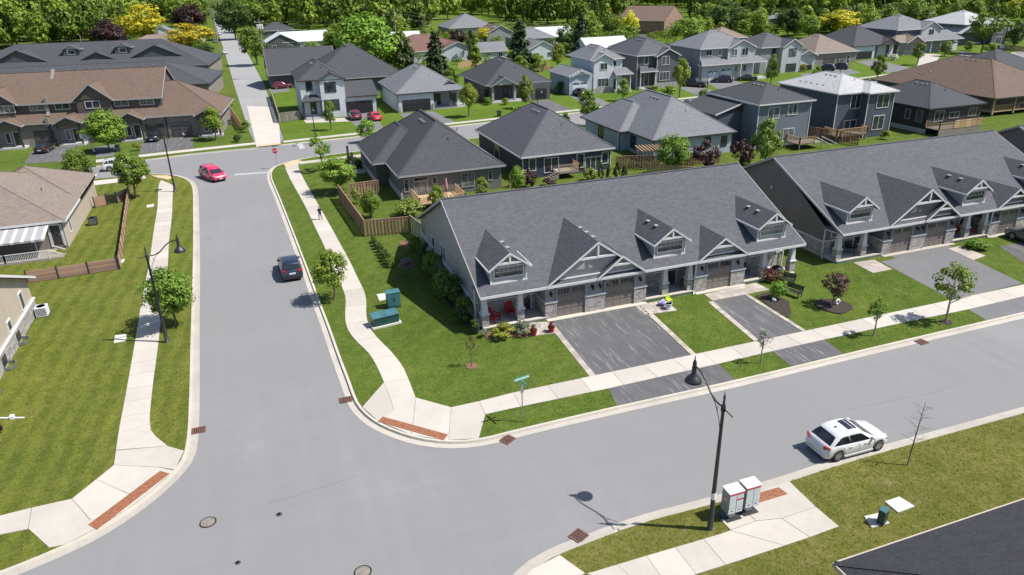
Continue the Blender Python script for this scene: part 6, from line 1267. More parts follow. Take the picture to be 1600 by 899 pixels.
def car_parts(kind):
    if kind in _car: return _car[kind]
    L, W, H, WB, R, prof, (g0, g1, g2, g3) = KINDS[kind]; hw = W/2; b = MB()
    def lerp(p, x):
        for i in range(len(p)-1):
            if p[i][0] <= x <= p[i+1][0]:
                t = (x-p[i][0])/(p[i+1][0]-p[i][0]); return tuple(p[i][k]*(1-t)+p[i+1][k]*t for k in range(3))
        return p[-1]
    axle = (-WB/2-.03*L*.2, WB/2+.0)
    xs = sorted(set([p[0]*L for p in prof]+[a+d for a in axle for d in (-R-.07, -R*.72, -R*.3, R*.3, R*.72, R+.07)])); rows = []
    for x in xs:
        _, w, zt = lerp(prof, x/L); w *= hw; zb = .20+.12*max(0, (abs(x/L)-.42)/.08)
        for a in axle:
            d = abs(x-a)
            if d < R+.06: zb = max(zb, R-.02+math.sqrt(max(0, (R+.06)**2-d*d)))
        zm = max(zb+.04, zt*.62+.02); za = max(zb+.02, .36)
        rows.append([(x, 0, zb), (x, w*.90, zb), (x, w*.985, min(za, zt-.15) if za < zt-.15 else zb+.02), (x, w, min(max(zm, zb+.05), zt-.07)), (x, w*.965, zt-.035), (x, w*.90, zt), (x, w*.5, zt+.028), (x, 0, zt+.036)])
    n = len(rows[0]); V = []
    for r in rows: V += r+[(p[0], -p[1], p[2]) for p in r[-2:0:-1]]
    m = 2*n-2; F = []
    for i in range(len(rows)-1):
        for j in range(m): F.append((i*m+j, (i+1)*m+j, (i+1)*m+(j+1) % m, i*m+(j+1) % m))
    F.append(tuple(range(m))); F.append(tuple((len(rows)-1)*m+m-1-j for j in range(m))); b.mesh(V, F)
    body = b
    # glasshouse: pillars and roof in body colour
    def belt(x): return lerp(prof, x/L)
    zr = H; st = []
    bw = belt(g0*L)[1]*hw*.93; fw = belt(g3*L)[1]*hw*.93; rw = hw*.735
    nst = 9
    top = [g1*L+(g2-g1)*L*i/(nst-1) for i in range(nst)]; bot = [g0*L+(g3-g0)*L*i/(nst-1) for i in range(nst)]
    c = MB(); RV = []
    for i in range(nst):
        t = i/(nst-1); zb = belt(bot[i])[2]-.03; wb = belt(bot[i])[1]*hw*.945; ztop = zr-.10*(2*t-1.0)**4-.03*(1-t); wt = rw*(1-.06*(2*t-1)**4)
        RV.append([(bot[i], wb, zb), (top[i]*.85+bot[i]*.15, wt+(wb-wt)*.16, ztop-.11), (top[i], wt, ztop-.035), (top[i], wt*.86, ztop), (top[i], wt*.45, ztop+.022), (top[i], 0, ztop+.028)])
    V = []
    for r in RV: V += r+[(p[0], -p[1], p[2]) for p in r[-2::-1]]
    m = 11; F = []
    for i in range(nst-1):
        for j in range(m-1): F.append((i*m+j, (i+1)*m+j, (i+1)*m+j+1, i*m+j+1))
    F.append(tuple(range(m))); F.append(tuple((nst-1)*m+m-1-j for j in range(m))); c.mesh(V, F)
    # glass: pane meshes laid 8 mm proud of the glasshouse
    def at(t, s, side):        # t along 0..1, s from belt 0 to roof edge 1
        i = t*(nst-1); k = min(nst-2, int(i)); f = i-k
        P = [Vector(RV[k][q]).lerp(Vector(RV[k+1][q]), f) for q in (0, 1)]
        p = P[0].lerp(P[1], s); return Vector((p.x, side*(p.y+.012), p.z))
    glass = []
    cuts = {'hatch': [(.06, .435, .60), (.44, .87, .0)], 'suv': [(.04, .25, .0), (.265, .53, 0), (.545, .87, 0)], 'van': [(.04, .28, 0), (.31, .57, 0), (.60, .86, 0)], 'sedan': [(.15, .46, 0), (.49, .80, 0)], 'pickup': [(.10, .46, 0), (.50, .84, 0)]}[kind]
    for side in (1, -1):
        for a, d, _ in cuts:
            g = MB(); P = [at(a, .08, side), at((a+d)/2, .08, side), at(d, .08, side), at(d-(.03 if d < .75 else .03), .93, side), at((a+d)/2, .95, side), at(a+(.10 if a < .16 else .0), .86 if a < .16 else .95, side)]
            g.poly(P if side < 0 else P[::-1]); glass.append(('side_window', g))
    for name, i, s in (('rear_window', 0, -1), ('windshield', nst-1, 1)):
        r = RV[i]; lo, hi = Vector(r[0]), Vector(r[2]); e = Vector((s*.016, 0, .012)); g = MB()
        a = lo.lerp(hi, .05 if s > 0 else .16); d = lo.lerp(hi, .97); q = lo.lerp(hi, .5)
        P = [(a.x, a.y*.90, a.z), (q.x, q.y*.92, q.z), (d.x, d.y*.90, d.z), (d.x+s*.01, 0, d.z+.02), (d.x, -d.y*.90, d.z), (q.x, -q.y*.92, q.z), (a.x, -a.y*.90, a.z), (a.x+s*.03, 0, a.z+.005)]
        P = [Vector(p)+e for p in P]; g.poly(P if s < 0 else P[::-1]); glass.append((name, g))
    tyre = MB(); tyre.lathe([(R*.60, -.10), (R*.93, -.11), (R, -.08), (R, .08), (R*.93, .11), (R*.60, .10)], n=20); wt_ = []
    rimm = MB(); rimm.lathe([(0, .085), (R*.16, .10), (R*.18, .075)], n=10)
    for k in range(5):
        a = k*2*math.pi/5; ca, sa = math.cos(a), math.sin(a); w1 = R*.10
        rimm.bar((ca*R*.1, sa*R*.1, .085), (ca*R*.62, sa*R*.62, .095), .085, .03)
    rimm.lathe([(R*.56, .05), (R*.60, .105), (R*.66, .105), (R*.62, .05)], n=20)
    hub = MB(); hub.lathe([(0, .03), (R*.6, .03)], n=16)
    _car[kind] = dict(body=body.data('body', [PAINT['white']], True), cabin=c.data('cabin', [PAINT['white']], True), glass=[(nm, g.data(nm, M['car_glass'])) for nm, g in glass], tyre=tyre.data('tyre', M['tyre'], True), rim=rimm.data('rim', M['rim']), hub=hub.data('hub', M['underbody']), axle=axle, RV=RV, prof=prof)
    return _car[kind]
def car(kind, colour, loc, heading, label, name='parked_car', cat='car', group=None, sunroof=False, rails=False, plate=True, bed=False, sc_=1.0, detail=True):
    P = car_parts(kind); L, W, H, WB, R, prof, gl = KINDS[kind]; hw = W/2
    T = thing(name, label, cat, (loc[0], loc[1], loc[2] if len(loc) > 2 else 0.004), heading, group); T.scale = (sc_,)*3
    def col(o):
        o.material_slots[0].link = 'OBJECT'; o.material_slots[0].material = PAINT[colour]; return o
    B = col(inst('body', P['body'], T)); col(inst('cabin', P['cabin'], T))
    for nm, g in P['glass']: inst(nm, g, T)
    for a in P['axle']:
        for s in (1, -1):
            w_ = inst('wheel', P['tyre'], T, (a, s*(hw-.12), R), (math.pi/2*-s, 0, 0)); inst('rim', P['rim'], w_); inst('hub', P['hub'], w_)
    zt = lambda f: [p[2] for p in prof if p[0] >= f][0]
    b = MB(); b.box(-L/2+.25, -hw+.25, .16, L/2-.25, hw-.25, .34); b.build('underbody', M['underbody'], T)
    def lamp(x0, x1, y0, y1, z0, z1, nm, mat):
        for s in (1, -1):
            b = MB(); q = [(x0, s*y1, z0), (x1, s*(y0+.0), z0), (x1, s*y0, z1), (x0, s*y1, z1), (x0+(.05 if x0 < 0 else -.05), s*(y1-.02), z1+.02), (x1+(.08 if x0 < 0 else -.08), s*y0, z1+.02)]
            b.poly(q[:4] if (s > 0) == (x0 > 0) else q[:4][::-1]); b.poly([q[3], q[2], q[5], q[4]]); b.poly([q[0], q[3], q[4]]); b.build(nm, M[mat], T, split=False)
    zb = {'hatch': .80, 'suv': .93, 'van': .82, 'sedan': .74, 'pickup': .80}[kind]
    lamp(-L*.472, -L*.505, hw*.58, hw*.975, zb-.02, zb+.17, 'tail_light', 'lens_red'); zf = {'hatch': .62, 'suv': .78, 'van': .70, 'sedan': .64, 'pickup': .85}[kind]
    lamp(L*.437, L*.486, hw*.56, hw*.93, zf, zf+.13, 'headlight', 'lens')
    if not detail: return T
    for s in (1, -1):
        b = MB(); x = gl[3]*L*.70; b.box(x-.05, s*(hw*.90), zt(.2)-.0, x+.06, s*(hw*.93+.17), zt(.2)+.12); b.build('mirror', PAINT[colour] if colour == 'white' else M['underbody'], T)
        for xx in ((-.17, .07) if kind != 'pickup' else (-.02, .12)): b = MB(); b.box(L*xx, s*(hw-.012), zt(-.1)-.20, L*xx+.18, s*(hw+.022), zt(-.1)-.165); b.build('door_handle', M['underbody'] if colour != 'white' else M['rim'], T)
        for xx in ((-.25, -.01, .23) if kind != 'pickup' else (.0, .13, .25)):
            b = MB(); b.box(L*xx-.004, s*(hw-.03), .40, L*xx+.004, s*(hw+.0015), zt(-.1)-.12); b.build('door_seam', M['underbody' if colour != 'white' else 'rim'], T)
        b = MB(); b.box(-WB/2+R+.05, s*(hw-.06), .2, WB/2-R-.05, s*(hw+.004), .3); b.build('sill', M['underbody'] if kind in ('suv', 'pickup') else PAINT[colour], T)
    b = MB(); b.box(-L/2-.012, -.27, zb-.22, -L/2+.06, .27, zb-.08); b.build('number_plate', M['plate'], T)
    b = MB(); b.box(-L/2-.02, -hw*.78, .30, -L/2+.1, hw*.78, .44); b.build('bumper', M['underbody'] if kind == 'suv' else PAINT[colour], T)
    b = MB(); b.box(L/2-.10, -hw*.55, .36, L/2+.014, hw*.55, .56); b.build('grille', M['underbody'], T); b = MB(); b.box(L/2-.05, -.24, .42, L/2+.03, .24, .53)
    if plate: b.build('number_plate', M['plate'], T)
    if sunroof: b = MB(); b.box(-.52, -.42, H-.03, -.02, .42, H+.034); b.build('sunroof', M['car_glass'], T); b = MB(); b.box(-.22, -.40, H+.0, -.19, .40, H+.038); b.build('sunroof_bar', PAINT[colour], T); b = MB(); b.box(-1.05, -.03, H, -.93, .03, H+.06); b.build('aerial', M['underbody'], T)
    if rails:
        for s in (1, -1): b = MB(); b.bar((gl[1]*L+.25, s*hw*.665, H-.022), (gl[2]*L-.2, s*hw*.665, H-.022), .022, .03); b.build('roof_rail', M['underbody'], T)
    if kind == 'pickup': b = MB(); b.box(-L*.49, -hw*.82, 1.10, -L*.15, hw*.82, 1.165); b.build('bed_cover', M['underbody'], T)
    return T
car('hatch', 'white', (28.72, 25.55), rad(-1), 'white hatchback with dark sunroof parked by the kerb near the bare tree', sunroof=True, sc_=1.03)
car('suv', 'blue', (1.35, 65.0), rad(92), 'dark blue estate car with white number plate parked at the east kerb', rails=True)
car('van', 'red', (-5.9, 104.4), rad(-66), 'bright red minivan turning at the junction', name='minivan', cat='minivan')
car('suv', 'white', (-18.6, 115.9), rad(1), 'white car half hidden by two green trees at the left of the junction', rails=True)
car('sedan', 'black', (-31.6, 134.0, LZ+.02), rad(82), 'black sedan with white plate on the driveway of the brown roofed row'); car('suv', 'black', (-15.6, 135.6, LZ+.02), rad(-98), 'black car facing the street before the end garages of the brown roofed row')
car('suv', 'crimson', (18.6, 139.8, LZ+.02), rad(94), 'dark red car on the driveway of the white corner house'); car('sedan', 'scarlet', (21.9, 137.4, LZ+.02), rad(96), 'bright red car next to the dark red one on the corner driveway')
car('pickup', 'black', (95.9, 144.6, LZ+.02), rad(120), 'black pickup truck on the slate house driveway', name='pickup_truck', cat='pickup truck'); car('suv', 'black', (104.9, 147.0, LZ+.02), rad(150), 'black car before the twin white garage doors'); car('sedan', 'charcoal', (111.6, 147.0, LZ+.02), rad(150), 'dark car at the porch of the broad grey house')
car('suv', 'charcoal', (67.4, 145.0, LZ+.02), rad(95), 'dark car in front of the small icy white garage'); car('sedan', 'grey', (81.2, 123.2), rad(4), 'grey car on the cross street peeking over the pale grey roof')
car('suv', 'black', (139.3, 152.2, LZ+.02), rad(125), 'larger black car on the driveway of the pinkish roofed bungalow'); car('suv', 'charcoal', (144.2, 153.0, LZ+.02), rad(125), 'black car right of the larger black one by the bungalow porch'); car('sedan', 'black', (129.9, 144.0), rad(8), 'black car at the roadside beside the small yellow green tree')
car('suv', 'black', (212.4, 162.4, LZ+.02), rad(10), 'dark car parked in front of the far right house'); car('suv', 'grey', (68.5, 44.6, LZ+.02), rad(94), 'grey car cut off at the right edge of the second townhouse row')
car('sedan', 'white', (-4.8, 290), rad(94), 'white car driving on the far street', detail=False); car('sedan', 'grey', (-8.6, 345), rad(-86), 'small grey car far up the street', detail=False); car('suv', 'white', (-7.6, 392), rad(94), 'pale car farthest up the street', detail=False)
car('suv', 'crimson', (8.4, 188.5, LZ+.01), rad(5), 'red car parked left of the long dark bungalow'); car('sedan', 'white', (10.4, 199, LZ+.01), rad(5), 'white car behind the red one left of the long dark bungalow', detail=False)
sheet('driveway', [(419, 139), (452, 136), (452, 143), (424, 146)], M['drive2'])
# ------------------------------------------------------------------ street furniture
M.update(pole=m_plain('lamp_pole_black', (0.022, 0.022, 0.026), 0.45, var=.2), silverm=m_plain('galvanised_steel', (0.30, 0.31, 0.32), 0.45, .5), stop_red=m_plain('stop_sign_red', (0.50, 0.02, 0.05), 0.4), sign_white=m_plain('sign_white', (0.7, 0.7, 0.7), 0.4, var=.03), sign_green=m_plain('street_sign_green', (0.10, 0.36, 0.28), 0.4), teal=m_plain('teal_cabinet', (0.045, 0.135, 0.155), 0.5, var=.25, scale=1.5), darkteal=m_plain('dark_green_cabinet', (0.018, 0.055, 0.055), 0.45, var=.3, scale=1.5), box_grey=m_plain('mailbox_grey', (0.52, 0.57, 0.57), 0.45, var=.05), box_side=m_plain('mailbox_side', (0.22, 0.23, 0.23), 0.5, var=.1), chair_red=m_plain('chair_red', (0.42, 0.012, 0.022), 0.5), pot_red=m_plain('pot_red', (0.40, 0.02, 0.035), 0.5), violet=m_plain('violet_plastic', (0.16, 0.11, 0.38), 0.5), lime_p=m_plain('lime_plastic', (0.42, 0.55, 0.03), 0.5), wood_pole=m_plain('pole_wood', (0.24, 0.215, 0.19), 0.9, var=.3), white_p=m_plain('white_plastic', (0.62, 0.64, 0.68), 0.5, var=.05), dark_p=m_plain('dark_plastic', (0.03, 0.032, 0.036), 0.5), pink=m_plain('umbrella_cloth', (0.40, 0.20, 0.19), 0.8), skin=m_plain('skin', (0.42, 0.25, 0.18), 0.6), jean=m_plain('denim', (0.022, 0.035, 0.075), 0.9), shirt=m_plain('dark_shirt', (0.012, 0.015, 0.028), 0.9), hair=m_plain('hair', (0.02, 0.014, 0.011), 0.8), terracotta=m_plain('terracotta', (0.25, 0.10, 0.065), 0.8))
def lamp_post(loc, ang, label, band=False):
    T = thing('street_lamp', label, 'street lamp', loc, ang, 'black street lamps with bell shades')
    b = MB(); b.tube([(0, 0, -.1), (0, 0, 1.1), (0, 0, 1.25), (0, 0, 6.9)], [.145, .135, .115, .072], 10); b.build('pole', M['pole'], T, smooth=True)
    b = MB(); b.lathe([(.11, 6.72), (.12, 6.8), (.10, 7.02), (.055, 7.1), (.045, 7.35), (.06, 7.42), (.02, 7.62), (.0, 7.85)], n=10); b.build('finial', M['pole'], T)
    b = MB(); b.tube([(0, 0, 6.9), (.5, 0, 6.92), (.95, 0, 7.15), (1.35, 0, 7.55), (1.75, 0, 7.84), (2.25, 0, 7.92)], .042, 8); b.build('arm', M['pole'], T, smooth=True)
    b = MB(); b.tube([(.06, 0, 5.6), (.22, 0, 6.2), (.6, 0, 6.85), (.98, 0, 7.15)], .016, 6); b.tube([(.35, 0, 6.5), (.45, 0, 6.72), (.32, 0, 6.78), (.36, 0, 6.66)], .012, 5); b.build('brace', M['pole'], T, split=False)
    b = MB(); b.tube([(0, 0, 6.88), (-.62, 0, 6.80)], .028, 6); b.lathe([(0, -.04), (.05, 0), (0, .04)], (-.64, 0, 6.80), 8); b.build('stub_arm', M['pole'], T, split=False)
    b = MB(); b.lathe([(0, 8.45), (.025, 8.3), (.03, 8.2), (.085, 8.08), (.10, 7.95), (.085, 7.86), (.12, 7.78), (.10, 7.6), (.13, 7.42), (.24, 7.30), (.37, 7.16), (.41, 7.04), (.38, 7.02), (.0, 7.10)], (2.25, 0, 0), 20); b.build('lamp_shade', M['pole'], T, smooth=True)
    if band: b = MB(); b.lathe([(.125, 1.85), (.128, 1.86), (.128, 2.18), (.125, 2.19)], n=12); b.build('band', M['sign_white'], T)
l1 = G(1109, 827, LZ); l2 = G(261.3, 535, LZ); l3 = G(273.9, 300, LZ)
lamp_post(l1, rad(93), 'near black street lamp rising by the mailboxes, bell shade over the road', True); lamp_post(l2, rad(-8), 'black street lamp with bell shade in front of the bushy west boulevard tree'); lamp_post(l3, rad(-8), 'black street lamp at the junction corner near the red minivan')
def far_lamp(base, top, label):
    p, h = HGT(base, top); T = thing('street_lamp', label, 'street lamp', (p.x, p.y, LZ), 0, None); b = MB(); b.tube([(0, 0, 0), (0, 0, h)], [.1, .06], 6); b.build('pole', M['pole'], T); b = MB(); b.tube([(0, 0, h-.3), (.0, -1.2, h+.3), (0, -1.9, h+.35)], .04, 6); b.build('arm', M['pole'], T); b = MB(); b.lathe([(.02, .3), (.1, .1), (.32, -.15), (.3, -.18)], (0, -1.9, h+.1), 10); b.build('lamp_shade', M['pole'], T)
far_lamp((494, 224), 170, 'slim black lamp post before the white corner house'); far_lamp((840, 176), 142, 'slim dark lamp post by the driveway of the dark grey bungalow'); far_lamp((1104, 147), 113, 'slim black lamp post by the black pickup truck'); far_lamp((1311, 124), 92, 'slim dark lamp post beside the two black cars')
def pole_far(base, top, label, trans=False, cross=True):
    p, h = HGT(base, top); T = thing('utility_pole', label, 'utility pole', (p.x, p.y, LZ)); b = MB(); b.tube([(0, 0, 0), (0, 0, h)], [.19, .12], 8); b.build('pole', M['wood_pole'], T)
    if cross: b = MB(); b.box(-1.2, -.08, h-1.0, 1.2, .08, h-.82); b.build('crossarm', M['wood_pole'], T)
    for dx in ((-1.0, 0, 1.0) if cross else (0,)): b = MB(); b.lathe([(.05, h-.82), (.09, h-.7), (.05, h-.55)], (dx, 0, 0), 8); b.build('insulator', M['padc'], T)
    if trans:
        for dx in (-.55, .0, .55): b = MB(); b.lathe([(.28, h-2.6), (.3, h-2.5), (.3, h-1.6), (.2, h-1.45), (0, h-1.42)], (dx, -.42, 0), 10); b.build('transformer', M['padc'], T)
    return p+Vector((0, 0, h))
pt = [pole_far((418, 123), 29, 'grey utility pole with three transformers by the far street', True), pole_far((621, 85), 14, 'plain grey utility pole above the dark corner bungalow', cross=False), pole_far((347, 104), 14, 'utility pole on the left side of the far street'), pole_far((1182, 58), 10, 'utility pole rising behind the broad grey house', cross=False), pole_far((130, 78), 54, 'short pole behind the farthest dark roofed row', cross=False), pole_far((1404, 40), 2, 'utility pole at the wood above the grey house', cross=False), pole_far((1448, 44), 4, 'utility pole right of the grey two storey house', cross=False), pole_far((930, 64), 36, 'thin pole between the evergreens', cross=False)]
def wire(a, c, sag, label):
    b = MB(); P = [a.lerp(c, i/10)-Vector((0, 0, sag*4*(i/10)*(1-i/10))) for i in range(11)]; b.tube(P, .022, 4); tag(b.build('overhead_wire', M['dark_p']), label, 'wire', 'overhead wires across the back gardens')
PN = ('the three transformer pole', 'the plain pole', 'the left street pole', 'the pole behind the broad grey house', '', 'the pole at the wood', 'the pole by the right grey house', 'the thin evergreen pole')
for k, (i, j) in enumerate(((0, 1), (2, 0), (1, 7), (7, 3), (3, 5), (5, 6))):
    for d, tn in ((0, 'topmost'), (-.9, 'middle'), (-2.2, 'lowest')): wire(pt[i]+Vector((0, 0, d-.4)), pt[j]+Vector((0, 0, d-.4)), 1.6, f'{tn} wire, {PN[i][4:]} to {PN[j][4:]}')
def cobra(base, top, label, dx=1):
    p, h = HGT(base, top); T = thing('street_lamp', label, 'street lamp', (p.x, p.y, LZ)); b = MB(); b.tube([(0, 0, 0), (0, 0, h-.6), (.4*dx, 0, h-.1), (2.4*dx, 0, h)], [.1, .08, .06, .05], 6); b.build('pole', M['silverm'], T); b = MB(); b.box(2.2*dx-.4, -.15, h-.08, 2.2*dx+.5, .15, h+.1); b.build('lamp_head', M['sign_white'], T)
cobra((626, 64), 36, 'pale cobra head street light near the plain pole'); cobra((663, 66), 41, 'pale curved street light left of the tall dark spruce'); cobra((765, 66), 42, 'pale curved street light near the small yellow tree'); cobra((1447, 46), 21, 'curved street light over the grey house at the right')
# stop sign
p, h = HGT((433.5, 262.5), 238); T = thing('stop_sign', 'red octagonal stop sign at the east corner of the junction', 'stop sign', (p.x, p.y, LZ), rad(-6))
b = MB(); b.box(-.03, .0, 0, .03, .05, 3.05); b.build('post', M['silverm'], T); R_ = .46
def octagon(r, y0, y1, zc):
    b = MB(); Q = [(r*math.cos(math.pi/8+i*math.pi/4), r*math.sin(math.pi/8+i*math.pi/4)) for i in range(8)]
    n = len(b.v); b.v += [(x, y0, zc+z) for x, z in Q]+[(x, y1, zc+z) for x, z in Q]; b.f.append(tuple(range(8))); b.f.append(tuple(15-i for i in range(8))); b.m += [0, 0]
    for i in range(8): j = (i+1) % 8; b.f.append((i, i+8, j+8, j)); b.m.append(0)
    return b
octagon(R_, -.02, -.002, 2.45).build('border', M['sign_white'], T); sp = octagon(R_*.90, -.027, -.0205, 2.45).build('face', M['stop_red'], T)
def lettering(parent, txt, size, loc, rot, mat, name='lettering'):
    cu = bpy.data.curves.new(name, 'FONT'); cu.body = txt; cu.size = size; cu.align_x = 'CENTER'; cu.align_y = 'CENTER'; cu.extrude = .002; cu.materials.append(M[mat]); o = bpy.data.objects.new(name, cu); COL.objects.link(o); me_ = bpy.data.meshes.new_from_object(o.evaluated_get(bpy.context.evaluated_depsgraph_get())); bpy.data.objects.remove(o); return inst(name, me_, parent, loc, rot)
lettering(sp, 'STOP', .34, (0, -.030, 2.45), (math.pi/2, 0, 0), 'sign_white')
b = MB(); b.box(-.42, .0, 2.98, .42, .02, 3.14); b.build('name_blade', M['sign_green'], T); b = MB(); b.box(-.01, -.42, 3.16, .01, .42, 3.32); b.build('name_blade', M['sign_green'], T)
# street name sign on the townhouse corner
p, h = HGT((816.5, 659), 592); T = thing('street_name_sign', 'green street name sign on a grey post at the townhouse corner', 'street sign', (p.x, p.y, LZ), rad(12))
b = MB(); b.tube([(0, 0, 0), (0, 0, h-.12)], .035, 8); b.build('post', M['silverm'], T); b = MB(); b.box(-.52, -.012, h-.08, .52, .012, h+.12); bl = b.build('name_blade', M['sign_green'], T)
b = MB(); b.box(-.49, -.018, h+.0, .49, -.013, h+.05); b.build('lettering_band', M['sign_white'], bl); b = MB(); b.box(-.012, -.5, h-.32, .012, .5, h-.12); b.build('name_blade', M['sign_green'], T); b = MB(); b.box(-.1, -.03, h-.95, .1, -.0, h-.4); b.build('small_plate', M['silverm'], T)
# community mailboxes
def mailbox(x, y, label, flag):
    T = thing('community_mailbox', label, 'mailbox', (x, y, LZ+.04), rad(0)); W_, D_, H_ = .82, .58, 1.22; z0 = .42
    b = MB(); b.box(-.42, -.36, 0, .42, .36, .035); b.build('base_plate', M['dark_p'], T); b = MB(); b.box(-.16, -.14, .035, .16, .14, z0); b.build('pedestal', M['padc'], T)
    b = MB(); b.box(-W_/2, -D_/2, z0, W_/2, D_/2, z0+H_); b.build('cabinet', M['box_side'], T)
    b = MB(); b.mesh([(-W_/2-.02, -D_/2-.03, z0+H_), (W_/2+.02, -D_/2-.03, z0+H_), (W_/2+.02, D_/2+.02, z0+H_), (-W_/2-.02, D_/2+.02, z0+H_), (-W_/2-.02, -D_/2-.03, z0+H_+.05), (W_/2+.02, -D_/2-.03, z0+H_+.05), (W_/2+.02, D_/2+.02, z0+H_+.09), (-W_/2-.02, D_/2+.02, z0+H_+.09)], [(4, 5, 6, 7), (0, 1, 5, 4), (1, 2, 6, 5), (2, 3, 7, 6), (3, 0, 4, 7), (3, 2, 1, 0)]); b.build('lid', M['sign_white'], T)
    b = MB(); b.box(-W_/2+.01, -D_/2-.03, z0+H_-.09, W_/2-.01, -D_/2-.002, z0+H_-.012); b.build('red_stripe', M['stop_red'], T)
    for c in (-1, 1):
        for r in range(9):
            z = z0+H_-.19-r*.086; red = flag and c == 1 and r == 3
            b = MB(); b.box(c*W_/4-.185, -D_/2-.026, z, c*W_/4+.185, -D_/2-.001, z+.056); b.build('mail_door', M['stop_red'] if red else M['box_grey'], T)
        b = MB(); b.box(c*W_/4-.185, -D_/2-.016, z0+.03, c*W_/4+.185, -D_/2-.001, z0+.30); d = b.build('parcel_door', M['box_grey'], T); b = MB(); b.box(c*W_/4-.08, -D_/2-.03, z0+.17, c*W_/4+.08, -D_/2-.016, z0+.20); b.build('handle', M['dark_p'], d)
    if flag:
        b = MB(); b.poly([(-W_/2-.004, -.13, z0+.78), (-W_/2-.004, .08, z0+.92), (-W_/2-.004, .08, z0+.72), (-W_/2-.004, -.13, z0+.58)][::-1]); e = b.build('emblem', M['stop_red'], T); b = MB(); b.poly([(-W_/2-.007, -.09, z0+.755), (-W_/2-.007, .04, z0+.845), (-W_/2-.007, .04, z0+.745), (-W_/2-.007, -.09, z0+.655)][::-1]); b.build('emblem_centre', M['sign_white'], e)
m1 = G(1141, 807.5, LZ); m2 = G(1166.5, 798, LZ)
b = MB(); b.prism(px([(1116, 806), (1137, 814), (1180, 799), (1158, 788)]), LZ, LZ+.04); b.build('mailbox_pad', M['dark_p'], kind='structure')
mailbox(m1.x, m1.y, 'left grey community mailbox with red stripe and a red door, next to the lamp post', True); mailbox(m2.x+.02, m2.y, 'right grey community mailbox with red top stripe, next to the rusty plate', False)
# utility cabinets
c = G(617, 482, LZ); T = thing('utility_cabinet', 'tall teal utility cabinet on the east lawn beside the winding pavement', 'utility cabinet', (c.x-.02, c.y+.35, LZ), rad(2))
b = MB(); b.box(-.52, -.36, 0, .52, .36, 1.30); b.build('cabinet', M['teal'], T); b = MB(); b.box(-.56, -.40, 1.30, .56, .40, 1.40); b.build('lid', M['teal'], T)
for s in (-.26, .26): b = MB(); b.box(s-.245, -.38, .26, s+.245, -.361, 1.26); d = b.build('door', M['teal'], T); b = MB(); b.box(s+(.19 if s < 0 else -.19)-.02, -.40, .7, s+(.19 if s < 0 else -.19)+.02, -.381, .86); b.build('handle', M['dark_p'], d)
b = MB(); b.box(-.53, -.375, .0, .53, -.365, .22); b.build('skirt', M['darkteal'], T)
c = G(604, 511, LZ); T = thing('transformer_box', 'low dark green transformer box on a pale concrete base', 'utility box', (c.x, c.y+.55, LZ), rad(8))
b = MB(); b.box(-1.16, -.56, 0, 1.16, .5, .14); b.build('concrete_base', M['padc'], T); b = MB(); b.box(-1.02, -.44, .14, 1.02, .42, .80); b.build('cabinet', M['darkteal'], T)
b = MB(); b.mesh([(-1.05, -.48, .80), (1.05, -.48, .80), (1.05, .46, .80), (-1.05, .46, .80), (-1.05, -.48, .86), (1.05, -.48, .86), (1.05, .46, .98), (-1.05, .46, .98)], [(4, 5, 6, 7), (0, 1, 5, 4), (1, 2, 6, 5), (2, 3, 7, 6), (3, 0, 4, 7)]); b.build('lid', M['teal'], T)
def pad(P, label, name='utility_cover'): b = MB(); b.prism(px(P), LZ-.02, LZ+.06); tag(b.build(name, M['padc']), label, 'utility cover')
pad([(588.5, 461), (605, 458.5), (609, 467), (593, 471)], 'white utility cover next to the tall teal cabinet'); pad([(1382.5, 785), (1405, 777.5), (1429, 792.5), (1403, 802)], 'grey utility cover right of the small green pillar'); pad([(180, 525), (199, 523), (196, 534), (178, 537)], 'white utility cover crossed by the west lamp post shadow'); pad([(230, 321), (241, 319.5), (240, 323.5), (229, 325)], 'small pale cover on the lawn left of the junction lamp'); pad([(187, 407), (195, 405.5), (193, 410.5), (188, 411.5)], 'small white cover at the plank fence corner')
c = G(1377, 818, LZ); T = thing('cable_pillar', 'small dark green cable pillar on a white base near the bottom right', 'utility box', (c.x, c.y, LZ), rad(20)); b = MB(); b.box(-.2, -.16, .06, .2, .16, .78); b.build('pillar', M['darkteal'], T); b = MB(); b.box(-.215, -.175, .78, .215, .175, .86); b.build('cap', M['teal'], T)
b = MB(); b.prism([(v.x-c.x, v.y-c.y) for v in px([(1350, 808), (1372, 803), (1390, 819), (1362, 826)])], -.02, .06); q = b.build('base', M['padc'], T); q.rotation_euler = (0, 0, rad(-20))
# downspout pipe at the left edge
a, c = G(-30, 655, .2), G(37.5, 651.5, .2); T = thing('drain_pipe', 'white drain pipe lying on the west lawn at the left edge', 'pipe', (c.x, c.y, LZ)); b = MB(); b.bar(a-c.xyz+Vector((0, 0, .12)), Vector((0, 0, .0)), .1, .08); b.build('pipe', M['white_p'], T); e = G(19, 652.5, .2); b = MB(); b.box(e.x-c.x-.12, e.y-c.y-.12, 0, e.x-c.x+.12, e.y-c.y+.14, .22); b.build('elbow', M['white_p'], T)
